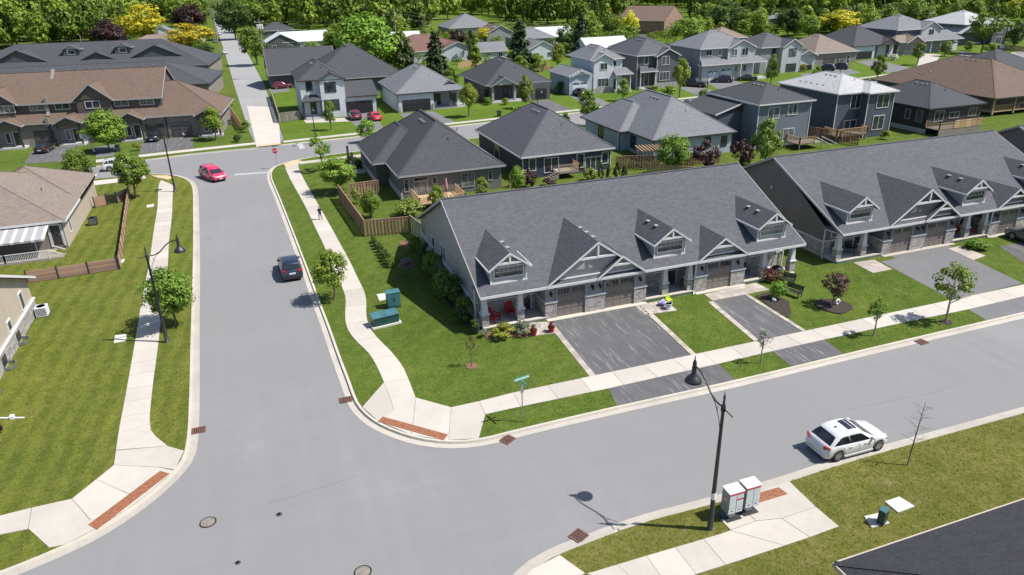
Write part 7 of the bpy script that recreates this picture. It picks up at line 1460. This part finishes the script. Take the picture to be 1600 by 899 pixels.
# air conditioners
def ac(base, size, mat, label, rz=0.0):
    c = G(base[0], base[1], LZ); T = thing('air_conditioner', label, 'air conditioner', (c.x, c.y, LZ), rz); s = size; b = MB(); b.box(-s/2, -s/2, .06, s/2, s/2, .06+s*.95); b.build('housing', M[mat], T); b = MB(); b.box(-s/2-.03, -s/2-.03, 0, s/2+.03, s/2+.03, .06); b.build('base', M['dark_p'], T); b = MB(); b.lathe([(s*.42, 0), (s*.42, .02), (s*.36, .02), (s*.36, 0)], (0, 0, .06+s*.95), 16); b.build('fan_ring', M['dark_p'], T)
    for k in range(6): b = MB(); z = .16+k*s*.13; b.box(-s/2+.05, -s/2-.012, z, s/2-.05, -s/2-.001, z+.04); b.build('vent_slat', M['dark_p'] if mat != 'dark_p' else M['silverm'], T)
ac((68, 493), .82, 'white_p', 'white air conditioner at the wall of the tan stone based house'); ac((146.5, 351), .8, 'dark_p', 'dark air conditioner beside the tan bungalow with the awning'); ac((360, 195), .8, 'dark_p', 'dark air conditioner at the end of the brown roofed row'); ac((883, 146), .8, 'white_p', 'small white unit by the icy white garage')
# ------------------------------------------------------------------ fences: every board a piece of its own
_bm = {}
def fence(A_, B_, h, label, style='board', mat='cedar', name='wooden_fence', bw=.14, gap=.035, posts_every=2.4, world=False):
    """style board: upright boards; plank: level planks between dark posts"""
    a = Vector(A_) if world else G(*A_, LZ).xy; c = Vector(B_) if world else G(*B_, LZ).xy; L = (c-a).length; ang = math.atan2(c.y-a.y, c.x-a.x); T = thing(name, label, 'fence', (a.x, a.y, LZ), ang)
    n = max(1, round(L/posts_every)); pm = 'dark_p' if style == 'plank' else mat
    for i in range(n+1): b = MB(); x = L*i/n; b.box(x-.05, -.05, 0, x+.05, .05, h+(.12 if style == 'plank' else .06)); b.build('post', M[pm], T)
    if style == 'board':
        b = MB(); b.box(0, -.06, h, L, .06, h+.04); b.build('cap_rail', M[mat], T); k = max(1, int(L/(bw+gap))); key = ('b', mat, h)
        for z in (.25, h-.3): b = MB(); b.box(0, -.02, z, L, .02, z+.09); b.build('rail', M[mat], T)
        if key not in _bm: _bm[key] = MB().box(-bw/2, -.014, .06, bw/2, .014, h-.01).data('board', M[mat])
        for i in range(k): inst('board', _bm[key], T, (L*(i+.5)/k, .034 if i % 2 else -.034, random.Random(i).uniform(-.02, .0)))
    else:
        k = max(3, int(h/.155)); w_ = L/n-.1; key = ('p', mat, round(w_, 2))
        if key not in _bm: _bm[key] = MB().box(0, -.016, 0, w_, .016, .138).data('plank', M[mat])
        for i in range(n):
            for j in range(k): inst('plank', _bm[key], T, (L*i/n+.05, random.Random(i*9+j).uniform(-.006, .006), .05+j*(h-.05)/k))
    return T
fence((188, 421), (203.5, 300), 1.15, 'long plank fence with dark posts running along the west lawn', 'plank', 'cedar_h'); fence((44, 443), (186, 421.5), 1.15, 'plank fence with black posts in front of the corner deck', 'plank', 'cedar_h', posts_every=2.25)
fence((149, 325), (168, 321), 1.25, 'short plank fence left of the black gate', 'plank', 'cedar_h'); fence((184.5, 317.5), (203, 308), 1.25, 'short plank fence right of the black gate', 'plank', 'cedar_h')
a, c = G(168.5, 321, LZ), G(184, 317.5, LZ); L = (c-a).length; T = thing('garden_gate', 'black arched metal gate between two plank fences', 'gate', a, math.atan2(c.y-a.y, c.x-a.x))
for x in (0, L): b = MB(); b.box(x-.06, -.06, 0, x+.06, .06, 1.45); b.build('post', M['dark_p'], T)
b = MB(); b.tube([(.1, 0, 1.25), (L*.3, 0, 1.5), (L*.5, 0, 1.56), (L*.7, 0, 1.5), (L-.1, 0, 1.25)], .025, 6); b.bar((.1, 0, .12), (L-.1, 0, .12), .04, .04); b.bar((.1, 0, 1.2), (L-.1, 0, 1.2), .04, .04); b.build('gate_frame', M['dark_p'], T, split=False)
for i in range(9): x = .1+(L-.2)*(i+.5)/9; b = MB(); b.box(x-.012, -.012, .12, x+.012, .012, 1.25+.25*math.sin(math.pi*(i+.5)/9)); b.build('bar', M['dark_p'], T)
fence((571, 370), (640.5, 364), 1.75, 'board fence with thin gaps between first townhouse and garden corner'); fence((530.5, 311), (571, 369), 1.75, 'long board fence along the winding pavement'); fence((547, 309), (592.5, 303), 1.7, 'board fence screening the far end of the fenced garden')
b = G(640.5, 364, LZ).xy; fence((14.0, 71.3), (14.6, 67.2), 1.9, 'grey solid fence panel at the back corner of the first townhouse', 'board', 'greywood', bw=.3, gap=.01, world=True)
fence((29.2, 83.0), (32.0, 84.6), 1.6, 'short red brown fence between dark and navy bungalows', world=True); fence((45.6, 86.0), (51.2, 84.2), 1.7, 'wooden screen beside the navy bungalow patio', world=True); fence((47.2, 80.5), (51.5, 76.5), 1.8, 'board fence below the pergola', world=True, mat='deck'); fence((51.8, 82.0), (54.6, 81.2), 1.8, 'brown fence right of the pergola', world=True); fence((54.5, 84), (60, 83), 1.6, 'fence strip behind the dense round tree', world=True)
fence((80.6, 92.5), (84.2, 83.2), 1.8, 'dark timber fence between the steel blue house and the silver roofed house', world=True, bw=.2); fence((424, 151), (437, 191), 1.7, 'side board fence of the white corner house', mat='greywood'); fence((437, 192), (470, 187.5), 1.7, 'front board fence left of the white corner house', mat='greywood'); fence((716, 109), (752, 101), 1.8, 'tan board fence behind the light grey bungalow', mat='deck'); fence((843, 113), (860, 108), 1.8, 'brown fence beside the cream cottage'); fence((355, 171), (378, 205), 1.6, 'dark board fence along the concrete street', bw=.2); fence((1566, 78), (1600, 82), 1.6, 'brown fence at the far right end', mat='cedar')
# pergola
T = thing('pergola', 'timber pergola with slatted top behind the pale blue bungalow', 'pergola', (48.6, 84.0, LZ), rad(-12))
for x in (0, 3.2):
    for y in (0, 2.6): b = MB(); b.box(x-.07, y-.07, 0, x+.07, y+.07, 2.5); b.build('post', M['cedar'], T)
for y in (0, 2.6): b = MB(); b.box(-.4, y-.05, 2.4, 3.6, y+.05, 2.58); b.build('beam', M['cedar'], T)
for i in range(9): x = -.3+i*.48; b = MB(); b.box(x-.05, -.4, 2.58, x+.05, 3.0, 2.7); b.build('rafter', M['deck'], T)
# garden deck, arch and umbrella of the dark bungalow
T = thing('garden_deck', 'small wooden deck with railing in the fenced garden of the dark bungalow', 'deck', (17.0, 78.6, LZ)); b = MB()
for i in range(12): b = MB(); b.box(-.2, .2+i*.36, .35, 5.2, .2+i*.36+.34, .42); b.build('deck_board', M['deck'], T)
rail(T, [(-.2, 4.4), (-.2, .2), (2.0, .2)], .42, .9, 'deck'); rail(T, [(3.4, .2), (5.2, .2), (5.2, 4.4)], .42, .9, 'deck')
T = thing('patio_umbrella', 'closed pink umbrella on the garden deck', 'umbrella', (20.2, 79.6, LZ+.42)); b = MB(); b.tube([(0, 0, 0), (0, 0, 2.75)], .025, 8); b.build('pole', M['wood_pole'], T); b = MB(); b.lathe([(.0, 2.75), (.08, 2.6), (.16, 2.1), (.19, 1.6), (.15, 1.15), (.05, 1.1)], n=10); b.build('canopy', M['pink'], T, smooth=True); b = MB(); b.lathe([(.3, 0), (.3, .08), (.05, .1)], n=12); b.build('base', M['dark_p'], T)
T = thing('garden_arch', 'thin dark metal arch before the garden deck', 'garden arch', (18.3, 77.6, LZ)); b = MB()
for y in (0, .4): b.tube([(0, y, 0), (0, y, 1.6), (.35, y, 2.0), (.75, y, 2.1), (1.15, y, 2.0), (1.5, y, 1.6), (1.5, y, 0)], .022, 6)
b.build('arch', M['dark_p'], T, split=False)
for z in (.5, 1.0, 1.5): b = MB(); b.bar((0, 0, z), (0, .4, z), .02, .02); b.bar((1.5, 0, z), (1.5, .4, z), .02, .02); b.build('rung', M['dark_p'], T)
for (x, y, sgn, lab) in ((74.4, 84.3, 1, 'small back deck with stair and chairs behind the steel blue house'),):
    T = thing('garden_deck', lab, 'deck', (x, y, LZ)); b = MB(); b.box(0, 0, .8, 4.2, 2.6, .92); b.build('deck_floor', M['greywood'], T)
    for px_ in (0, 4.1): b = MB(); b.box(px_, 0, 0, px_+.1, .1, .8); b.build('deck_post', M['greywood'], T)
    rail(T, [(0, 2.6), (0, 0), (2.6, 0)], .92, .95, 'deck'); b = MB(); b.bar((2.8, 0, 1.7), (4.2, -1.8, .8), .08, .08); b.bar((4.0, .2, 1.7), (5.4, -1.6, .8), .08, .08); b.build('stair_rail', M['white_p'], T)
# ------------------------------------------------------------------ porch and garden things
def adirondack(loc, rz, label, mat='chair_red'):
    T = thing('adirondack_chair', label, 'chair', loc, rz, None)
    for i in range(5): x = -.24+i*.12; b = MB(); b.mesh([(x-.052, .22, .30), (x+.052, .22, .30), (x+.052, .62, 1.02-.03*abs(i-2)), (x-.052, .62, 1.02-.03*abs(i-2)), (x-.052, .25, .29), (x+.052, .25, .29), (x+.052, .645, 1.01-.03*abs(i-2)), (x-.052, .645, 1.01-.03*abs(i-2))], [(0, 1, 2, 3), (7, 6, 5, 4), (0, 4, 5, 1), (1, 5, 6, 2), (2, 6, 7, 3), (3, 7, 4, 0)]); b.build('back_slat', M[mat], T)
    for i in range(5): y = -.32+i*.115; z = .40-i*.022; b = MB(); b.box(-.28, y, z, .28, y+.10, z+.025); b.build('seat_slat', M[mat], T)
    for s in (-1, 1):
        b = MB(); b.box(s*.36-.07, -.38, .56, s*.36+.07, .35, .59); b.build('arm', M[mat], T); b = MB(); b.box(s*.31-.025, -.34, 0, s*.31+.025, -.24, .56); b.build('leg', M[mat], T); b = MB(); b.bar((s*.31, -.3, .35), (s*.31, .55, .06), .05, .1); b.build('rear_leg', M[mat], T)
adirondack((15.3, 47.75, LZ+.22), rad(35), 'red wooden armchair at the left, just behind the corner column'); adirondack((16.75, 48.2, LZ+.22), rad(-6), 'red wooden armchair against the porch wall beside the second column')
def pot(p, r, h, mat, label, plantk=None, name='flower_pot'):
    c = G(p[0], p[1], LZ); T = thing(name, label, 'pot', (c.x, c.y, LZ+.04)); b = MB(); b.lathe([(r*.7, 0), (r, h), (r*1.06, h), (r*1.06, h*.9), (r*.92, h*.9), (r*.9, h*.85), (0, h*.85)], n=14); b.build('pot', M[mat], T, smooth=False); b = MB(); b.lathe([(0, h*.87), (r*.88, h*.87)], n=12); b.build('soil', M['mulch'], T)
    if plantk: inst('plant', crown_data('shrub', plantk, 0), T, (0, 0, h*.8), (0, 0, 0), (r*2.2, r*2.2, r*1.8))
pot((834, 524), .27, .42, 'pot_red', 'red flower pot with dry plant near the round silver bush', 'red'); pot((861.5, 519), .27, .42, 'pot_red', 'red flower pot at the top corner of the wide driveway', 'red'); pot((822, 525.5), .16, .3, 'terracotta', 'small terracotta pot beside the silver bush')
pot((743, 521), .36, .62, 'dark_p', 'big dark planter at the corner column of the first porch', 'deep', 'planter'); pot((1044, 483), .3, .5, 'white_p', 'white bucket on the second paver walk', None, 'bucket')
T = thing('toy', 'violet toy lying beside the white bucket', 'toy', G(1034, 478, LZ)+Vector((0, 0, .04))); b = MB(); b.lathe([(.05, 0), (.28, .1), (.3, .25), (.12, .36), (0, .38)], n=10); b.build('shell', M['violet'], T, smooth=True); b = MB(); b.bar((-.3, -.1, .3), (.25, .2, .42), .05, .05); b.build('handle', M['white_p'], T)
T = thing('small_chair', 'lime green plastic child chair behind the white bucket', 'chair', G(1045, 474, LZ)+Vector((0, 0, .04)), rad(10)); b = MB(); b.box(-.22, -.2, .26, .22, .2, .30); b.build('seat', M['lime_p'], T); b = MB(); b.box(-.22, .17, .30, .22, .21, .62); b.build('backrest', M['lime_p'], T)
for x in (-.19, .19):
    for y in (-.17, .17): b = MB(); b.box(x-.02, y-.02, 0, x+.02, y+.02, .26); b.build('leg', M['lime_p'], T)
def bench(loc, rz, mat, label, w_=1.5):
    T = thing('bench', label, 'bench', loc, rz)
    for i in range(4): b = MB(); b.box(-w_/2, -.25+i*.125, .42, w_/2, -.25+i*.125+.11, .45); b.build('seat_slat', M[mat], T)
    for i in range(4): b = MB(); b.box(-w_/2, .26+i*.02, .52+i*.115, w_/2, .285+i*.02, .62+i*.115); b.build('back_slat', M[mat], T)
    for s in (-1, 1): b = MB(); b.box(s*(w_/2-.1)-.03, -.25, 0, s*(w_/2-.1)+.03, -.19, .42); b.build('leg', M[mat], T); b = MB(); b.bar((s*(w_/2-.1), .22, 0), (s*(w_/2-.1), .34, .98), .06, .05); b.build('rear_leg', M[mat], T); b = MB(); b.box(s*(w_/2-.05)-.03, -.26, .62, s*(w_/2-.05)+.03, .3, .66); b.build('arm', M[mat], T)
c = G(1243, 465, LZ); bench((c.x, c.y+.4, LZ), rad(-72), 'dark_p', 'dark slatted bench on the lawn beside the mulch bed'); c = G(1233, 446, LZ); bench((c.x, c.y+.2, LZ), rad(-60), 'dark_p', 'dark low bench just above the slatted one, beside the yellow mound', 1.1)
c = G(1516, 375, LZ); bench((64.4, 48.35, LZ+.22), 0, 'chair_red', 'red bench on the second porch of the far townhouse row', 1.7)
def pchair(loc, rz, label, mat='dark_p'):
    T = thing('porch_chair', label, 'chair', loc, rz, None); b = MB(); b.box(-.28, -.28, .38, .28, .28, .46); b.build('seat', M[mat], T); b = MB(); b.box(-.28, .24, .46, .28, .32, .98); b.build('backrest', M[mat], T)
    for s in (-1, 1):
        b = MB(); b.box(s*.31-.03, -.3, .6, s*.31+.03, .3, .65); b.build('arm', M[mat], T)
        for y in (-.26, .26): b = MB(); b.box(s*.3-.025, y-.025, 0, s*.3+.025, y+.025, .6); b.build('leg', M[mat], T)
pchair((49.2, 48.9, LZ+.22), rad(20), 'dark chair at the left of the far townhouse first porch'); pchair((50.6, 48.9, LZ+.22), rad(-15), 'dark chair in the middle of the far townhouse first porch'); pchair((38.4, 48.1, LZ+.22), rad(0), 'dark chair with cushion on the third porch of the near townhouse'); pchair((18.9-.9, 48.6, LZ+.22), 0, 'small dark seat at the door of the first porch') if False else None
c = G(1203, 424, LZ); T = thing('tilted_umbrella', 'dark folded umbrella leaning over the third porch planting', 'umbrella', (40.6, 47.6, LZ+.2)); b = MB(); b.tube([(0, 0, 0), (.75, .2, 2.3)], .03, 8); b.build('pole', M['dark_p'], T); b = MB(); b.lathe([(.6, .36), (.45, .62), (.1, .78), (0, .8)], (.5, -.4, 0), 10); b.lathe([(.6, .36), (.56, .34), (.0, .6)], (.5, -.4, 0), 10); b.build('cover', M['dark_p'], T)
T = thing('white_stone', 'white ring shaped stone on the mulch under the plum tree', 'stone', G(1303, 474.5, LZ)+Vector((0, -.35, .08))); b = MB(); b.tube([(.2*math.cos(i*.7), .05*math.sin(i), .22+.2*math.sin(i*.7)) for i in range(10)], .06, 6); b.build('ring', M['sign_white'], T, smooth=True)
b = MB(); b.lathe([(0, 0), (.16, .03), (.2, .14), (.12, .24), (0, .27)], n=10); o = b.build('garden_ball', M['sign_white'], smooth=True); o.location = G(1209, 471.5, LZ)+Vector((0, 0, .05)); tag(o, 'white round garden light on the dark mulch bed', 'garden light')
# bin on the kerb, white board by the brown row
c = G(780, 182, LZ); T = thing('wheeled_bin', 'black wheeled bin on the lawn of the dark grey bungalow', 'bin', (c.x, c.y, LZ)); b = MB(); b.mesh([(-.28, -.3, .08), (.28, -.3, .08), (.28, .3, .08), (-.28, .3, .08), (-.34, -.38, 1.0), (.34, -.38, 1.0), (.34, .38, 1.0), (-.34, .38, 1.0)], [(0, 1, 5, 4), (1, 2, 6, 5), (2, 3, 7, 6), (3, 0, 4, 7), (0, 3, 2, 1)]); b.build('tub', M['dark_p'], T); b = MB(); b.box(-.36, -.42, 1.0, .36, .42, 1.08); b.build('lid', M['dark_p'], T)
for s in (-1, 1): b = MB(); b.tube([(s*.28, .32, .1), (s*.36, .32, .1)], .1, 10); b.build('wheel', M['tyre'], T)
c = G(148.5, 239, LZ); T = thing('basketball_hoop', 'white leaning hoop post with board beside the broad green tree', 'hoop', (c.x, c.y, LZ), rad(10)); b = MB(); b.tube([(0, 0, 0), (-.3, .1, 1.6), (-.7, .2, 2.7)], .13, 8); b.build('post', M['white_p'], T); b = MB(); b.box(-1.5, -.0, 2.4, -.2, .08, 3.2); b.build('board', M['white_p'], T); b = MB(); b.lathe([(.23, 0), (.25, .02), (.23, .04)], (-.85, -.3, 2.5), 12); b.build('rim', M['stop_red'], T); b = MB(); b.box(-.5, -.4, 0, .5, .4, .2); b.build('base', M['dark_p'], T)
c = G(185, 237, LZ); T = thing('wheeled_bin', 'dark bin in the shade of the broad green tree', 'bin', (c.x, c.y, LZ)); b = MB(); b.box(-.3, -.35, 0, .3, .35, .95); b.build('tub', M['dark_p'], T); b = MB(); b.box(-.33, -.4, .95, .33, .38, 1.03); b.build('lid', M['darkteal'], T)
# ------------------------------------------------------------------ the person on the winding pavement
p, h = HGT((501, 343.6), 322.2, LZ+.035); S = h/1.75
T = thing('person', 'person in dark top and blue jeans walking on the winding pavement, arms before the chest', 'person', (p.x, p.y, LZ+.035), rad(-150)); T.scale = (S, S, S)
J = dict(pel=(0, 0, .95), sp=(0, .01, 1.15), ch=(0, 0, 1.36), nk=(0, 0, 1.50), hd=(0, -.02, 1.60), ht=(0, -.01, 1.72))
for s, k in ((1, 'l'), (-1, 'r')):
    J.update({'hp'+k: (s*.10, 0, .90), 'kn'+k: (s*.11, -.10 if s > 0 else .02, .50), 'an'+k: (s*.11, -.06 if s > 0 else .20, .09), 'to'+k: (s*.12, -.22 if s > 0 else .06, .04), 'sh'+k: (s*.19, 0, 1.41), 'el'+k: (s*.26, .02, 1.14), 'wr'+k: (s*.10, -.24, 1.14), 'pa'+k: (s*.05, -.30, 1.16)})
    for q in range(4): J[f'f{q}{k}'] = (s*(.02-.0+.012*q), -.36+.006*q, 1.19-.02*q)
    J['th'+k] = (s*.045, -.30, 1.215)
RAD = dict(pel=.145, sp=.135, ch=.15, nk=.055, hd=.095, ht=.085, hp=.095, kn=.065, an=.045, to=.04, sh=.062, el=.045, wr=.032, pa=.036, th=.012, f0=.011, f1=.011, f2=.011, f3=.010)
E_ = [('pel', 'sp'), ('sp', 'ch'), ('ch', 'nk'), ('nk', 'hd'), ('hd', 'ht')]
for k in 'lr': E_ += [('pel', 'hp'+k), ('hp'+k, 'kn'+k), ('kn'+k, 'an'+k), ('an'+k, 'to'+k), ('ch', 'sh'+k), ('sh'+k, 'el'+k), ('el'+k, 'wr'+k), ('wr'+k, 'pa'+k), ('pa'+k, 'th'+k)]+[('pa'+k, f'f{q}{k}') for q in range(4)]
keys = list(J); me = bpy.data.meshes.new('tmp'); me.from_pydata([J[k] for k in keys], [(keys.index(a), keys.index(c)) for a, c in E_], []); o = bpy.data.objects.new('tmp', me); COL.objects.link(o)
sk = o.modifiers.new('s', 'SKIN')
for k, v in zip(keys, me.skin_vertices[0].data): r = RAD.get(k) or RAD.get(k[:-1]); v.radius = (r, r); v.use_root = (k == 'pel')
o.modifiers.new('d', 'SUBSURF').levels = 1; dg = bpy.context.evaluated_depsgraph_get(); bm_ = bpy.data.meshes.new_from_object(o.evaluated_get(dg)); bpy.data.objects.remove(o)
for k in ('skin', 'jean', 'shirt', 'hair', 'dark_p'): bm_.materials.append(M[k])
for f in bm_.polygons:
    x, y, z = f.center; f.use_smooth = True
    f.material_index = 4 if z < .1 else 1 if z < .95 and y > -.25 else 3 if z > 1.6 and (y > -.055 or z > 1.68) else 2 if z < 1.47 and not (y < -.17) else 0
inst('body', bm_, T)
b = MB(); b.lathe([(0, 0), (.02, .015), (.012, .04)], (0, -.112, 1.585), 6); b.box(-.045, -.112, 1.615, -.02, -.098, 1.628); b.box(.02, -.112, 1.615, .045, -.098, 1.628); b.build('face', M['skin'], T, split=False); b = MB(); b.box(-.16, -.40, 1.08, .16, -.33, 1.20); b.build('held_bag', M['sign_white'], T)
T.children[-1].name = 'bag'
# ------------------------------------------------------------------ tufts of grass standing along the edges and over the near lawns
def inside(P, poly):
    x, y = P[:, 0], P[:, 1]; r = np.zeros(len(P), bool); n = len(poly); j = n-1
    for i in range(n):
        xi, yi = poly[i]; xj, yj = poly[j]
        if abs(yi-yj) > 1e-9: r ^= ((yi > y) != (yj > y)) & (x < (xj-xi)*(y-yi)/(yj-yi)+xi)
        j = i
    return r
def tufts(name, block_poly, box, n, mats, seed, size=.036):
    rg = np.random.default_rng(seed); P = np.stack([rg.uniform(box[0], box[1], n*3), rg.uniform(box[2], box[3], n*3)], 1)
    d = np.hypot(P[:, 0], P[:, 1]); P = P[rg.uniform(0, 1, len(P)) < np.clip(1.25-d/95, .1, 1)]
    P = P[inside(P, block_poly)]
    for e in EXCL+[[(13.6, 46.5), (43.4, 46.5), (43.4, 68), (13.6, 68)], [(47.4, 47), (77, 47), (77, 69), (47.4, 69)]]:
        A_ = np.array(e); lo, hi = A_.min(0), A_.max(0); m = (P[:, 0] > lo[0]) & (P[:, 0] < hi[0]) & (P[:, 1] > lo[1]) & (P[:, 1] < hi[1])
        if m.any(): q = inside(P, e); P = P[~q]
    P = P[:n]; k = len(P); C = np.concatenate([P, np.full((k, 1), LZ+.012)], 1); C = np.repeat(C, 3, 0)+rg.normal(size=(k*3, 3))*np.array([.035, .035, .006]); ang = rg.uniform(0, 6.28, k*3)
    up = np.stack([rg.normal(size=k*3)*.5, rg.normal(size=k*3)*.5, np.ones(k*3)], 1)*(size*rg.uniform(.5, 1.3, k*3))[:, None]
    sd = np.stack([np.cos(ang), np.sin(ang), np.zeros(k*3)], 1)*size*.45
    V = np.stack([C-sd, C+sd, C+up+sd*.35, C+up-sd*.35], 1).reshape(-1, 3); o = inst(name, leaf_mesh(name, V, np.repeat(rg.uniform(0, 1, k), 3), mats)); o['kind'] = 'stuff'
gr_e = m_foliage('tuft_green', (0.070, 0.115, 0.014), (0.165, 0.205, 0.034), .2); gr_d = m_foliage('tuft_dry', (0.095, 0.115, 0.016), (0.225, 0.215, 0.05), .2)
tufts('grass', [tuple(v) for v in reversed(KE)]+[(16, 100), (100, 100)], (-2, 80, 25, 88), 38000, gr_e, 5)
tufts('grass', [tuple(v) for v in KW]+[(-200, KW[-1].y), (-200, KW[0].y)], (-30, -5, 18, 100), 26000, gr_d, 6)
tufts('grass', [tuple(v) for v in KS]+[(KS[-1].x, -30), (KS[0].x, -30)], (3, 60, 8, 40), 30000, gr_d, 7)
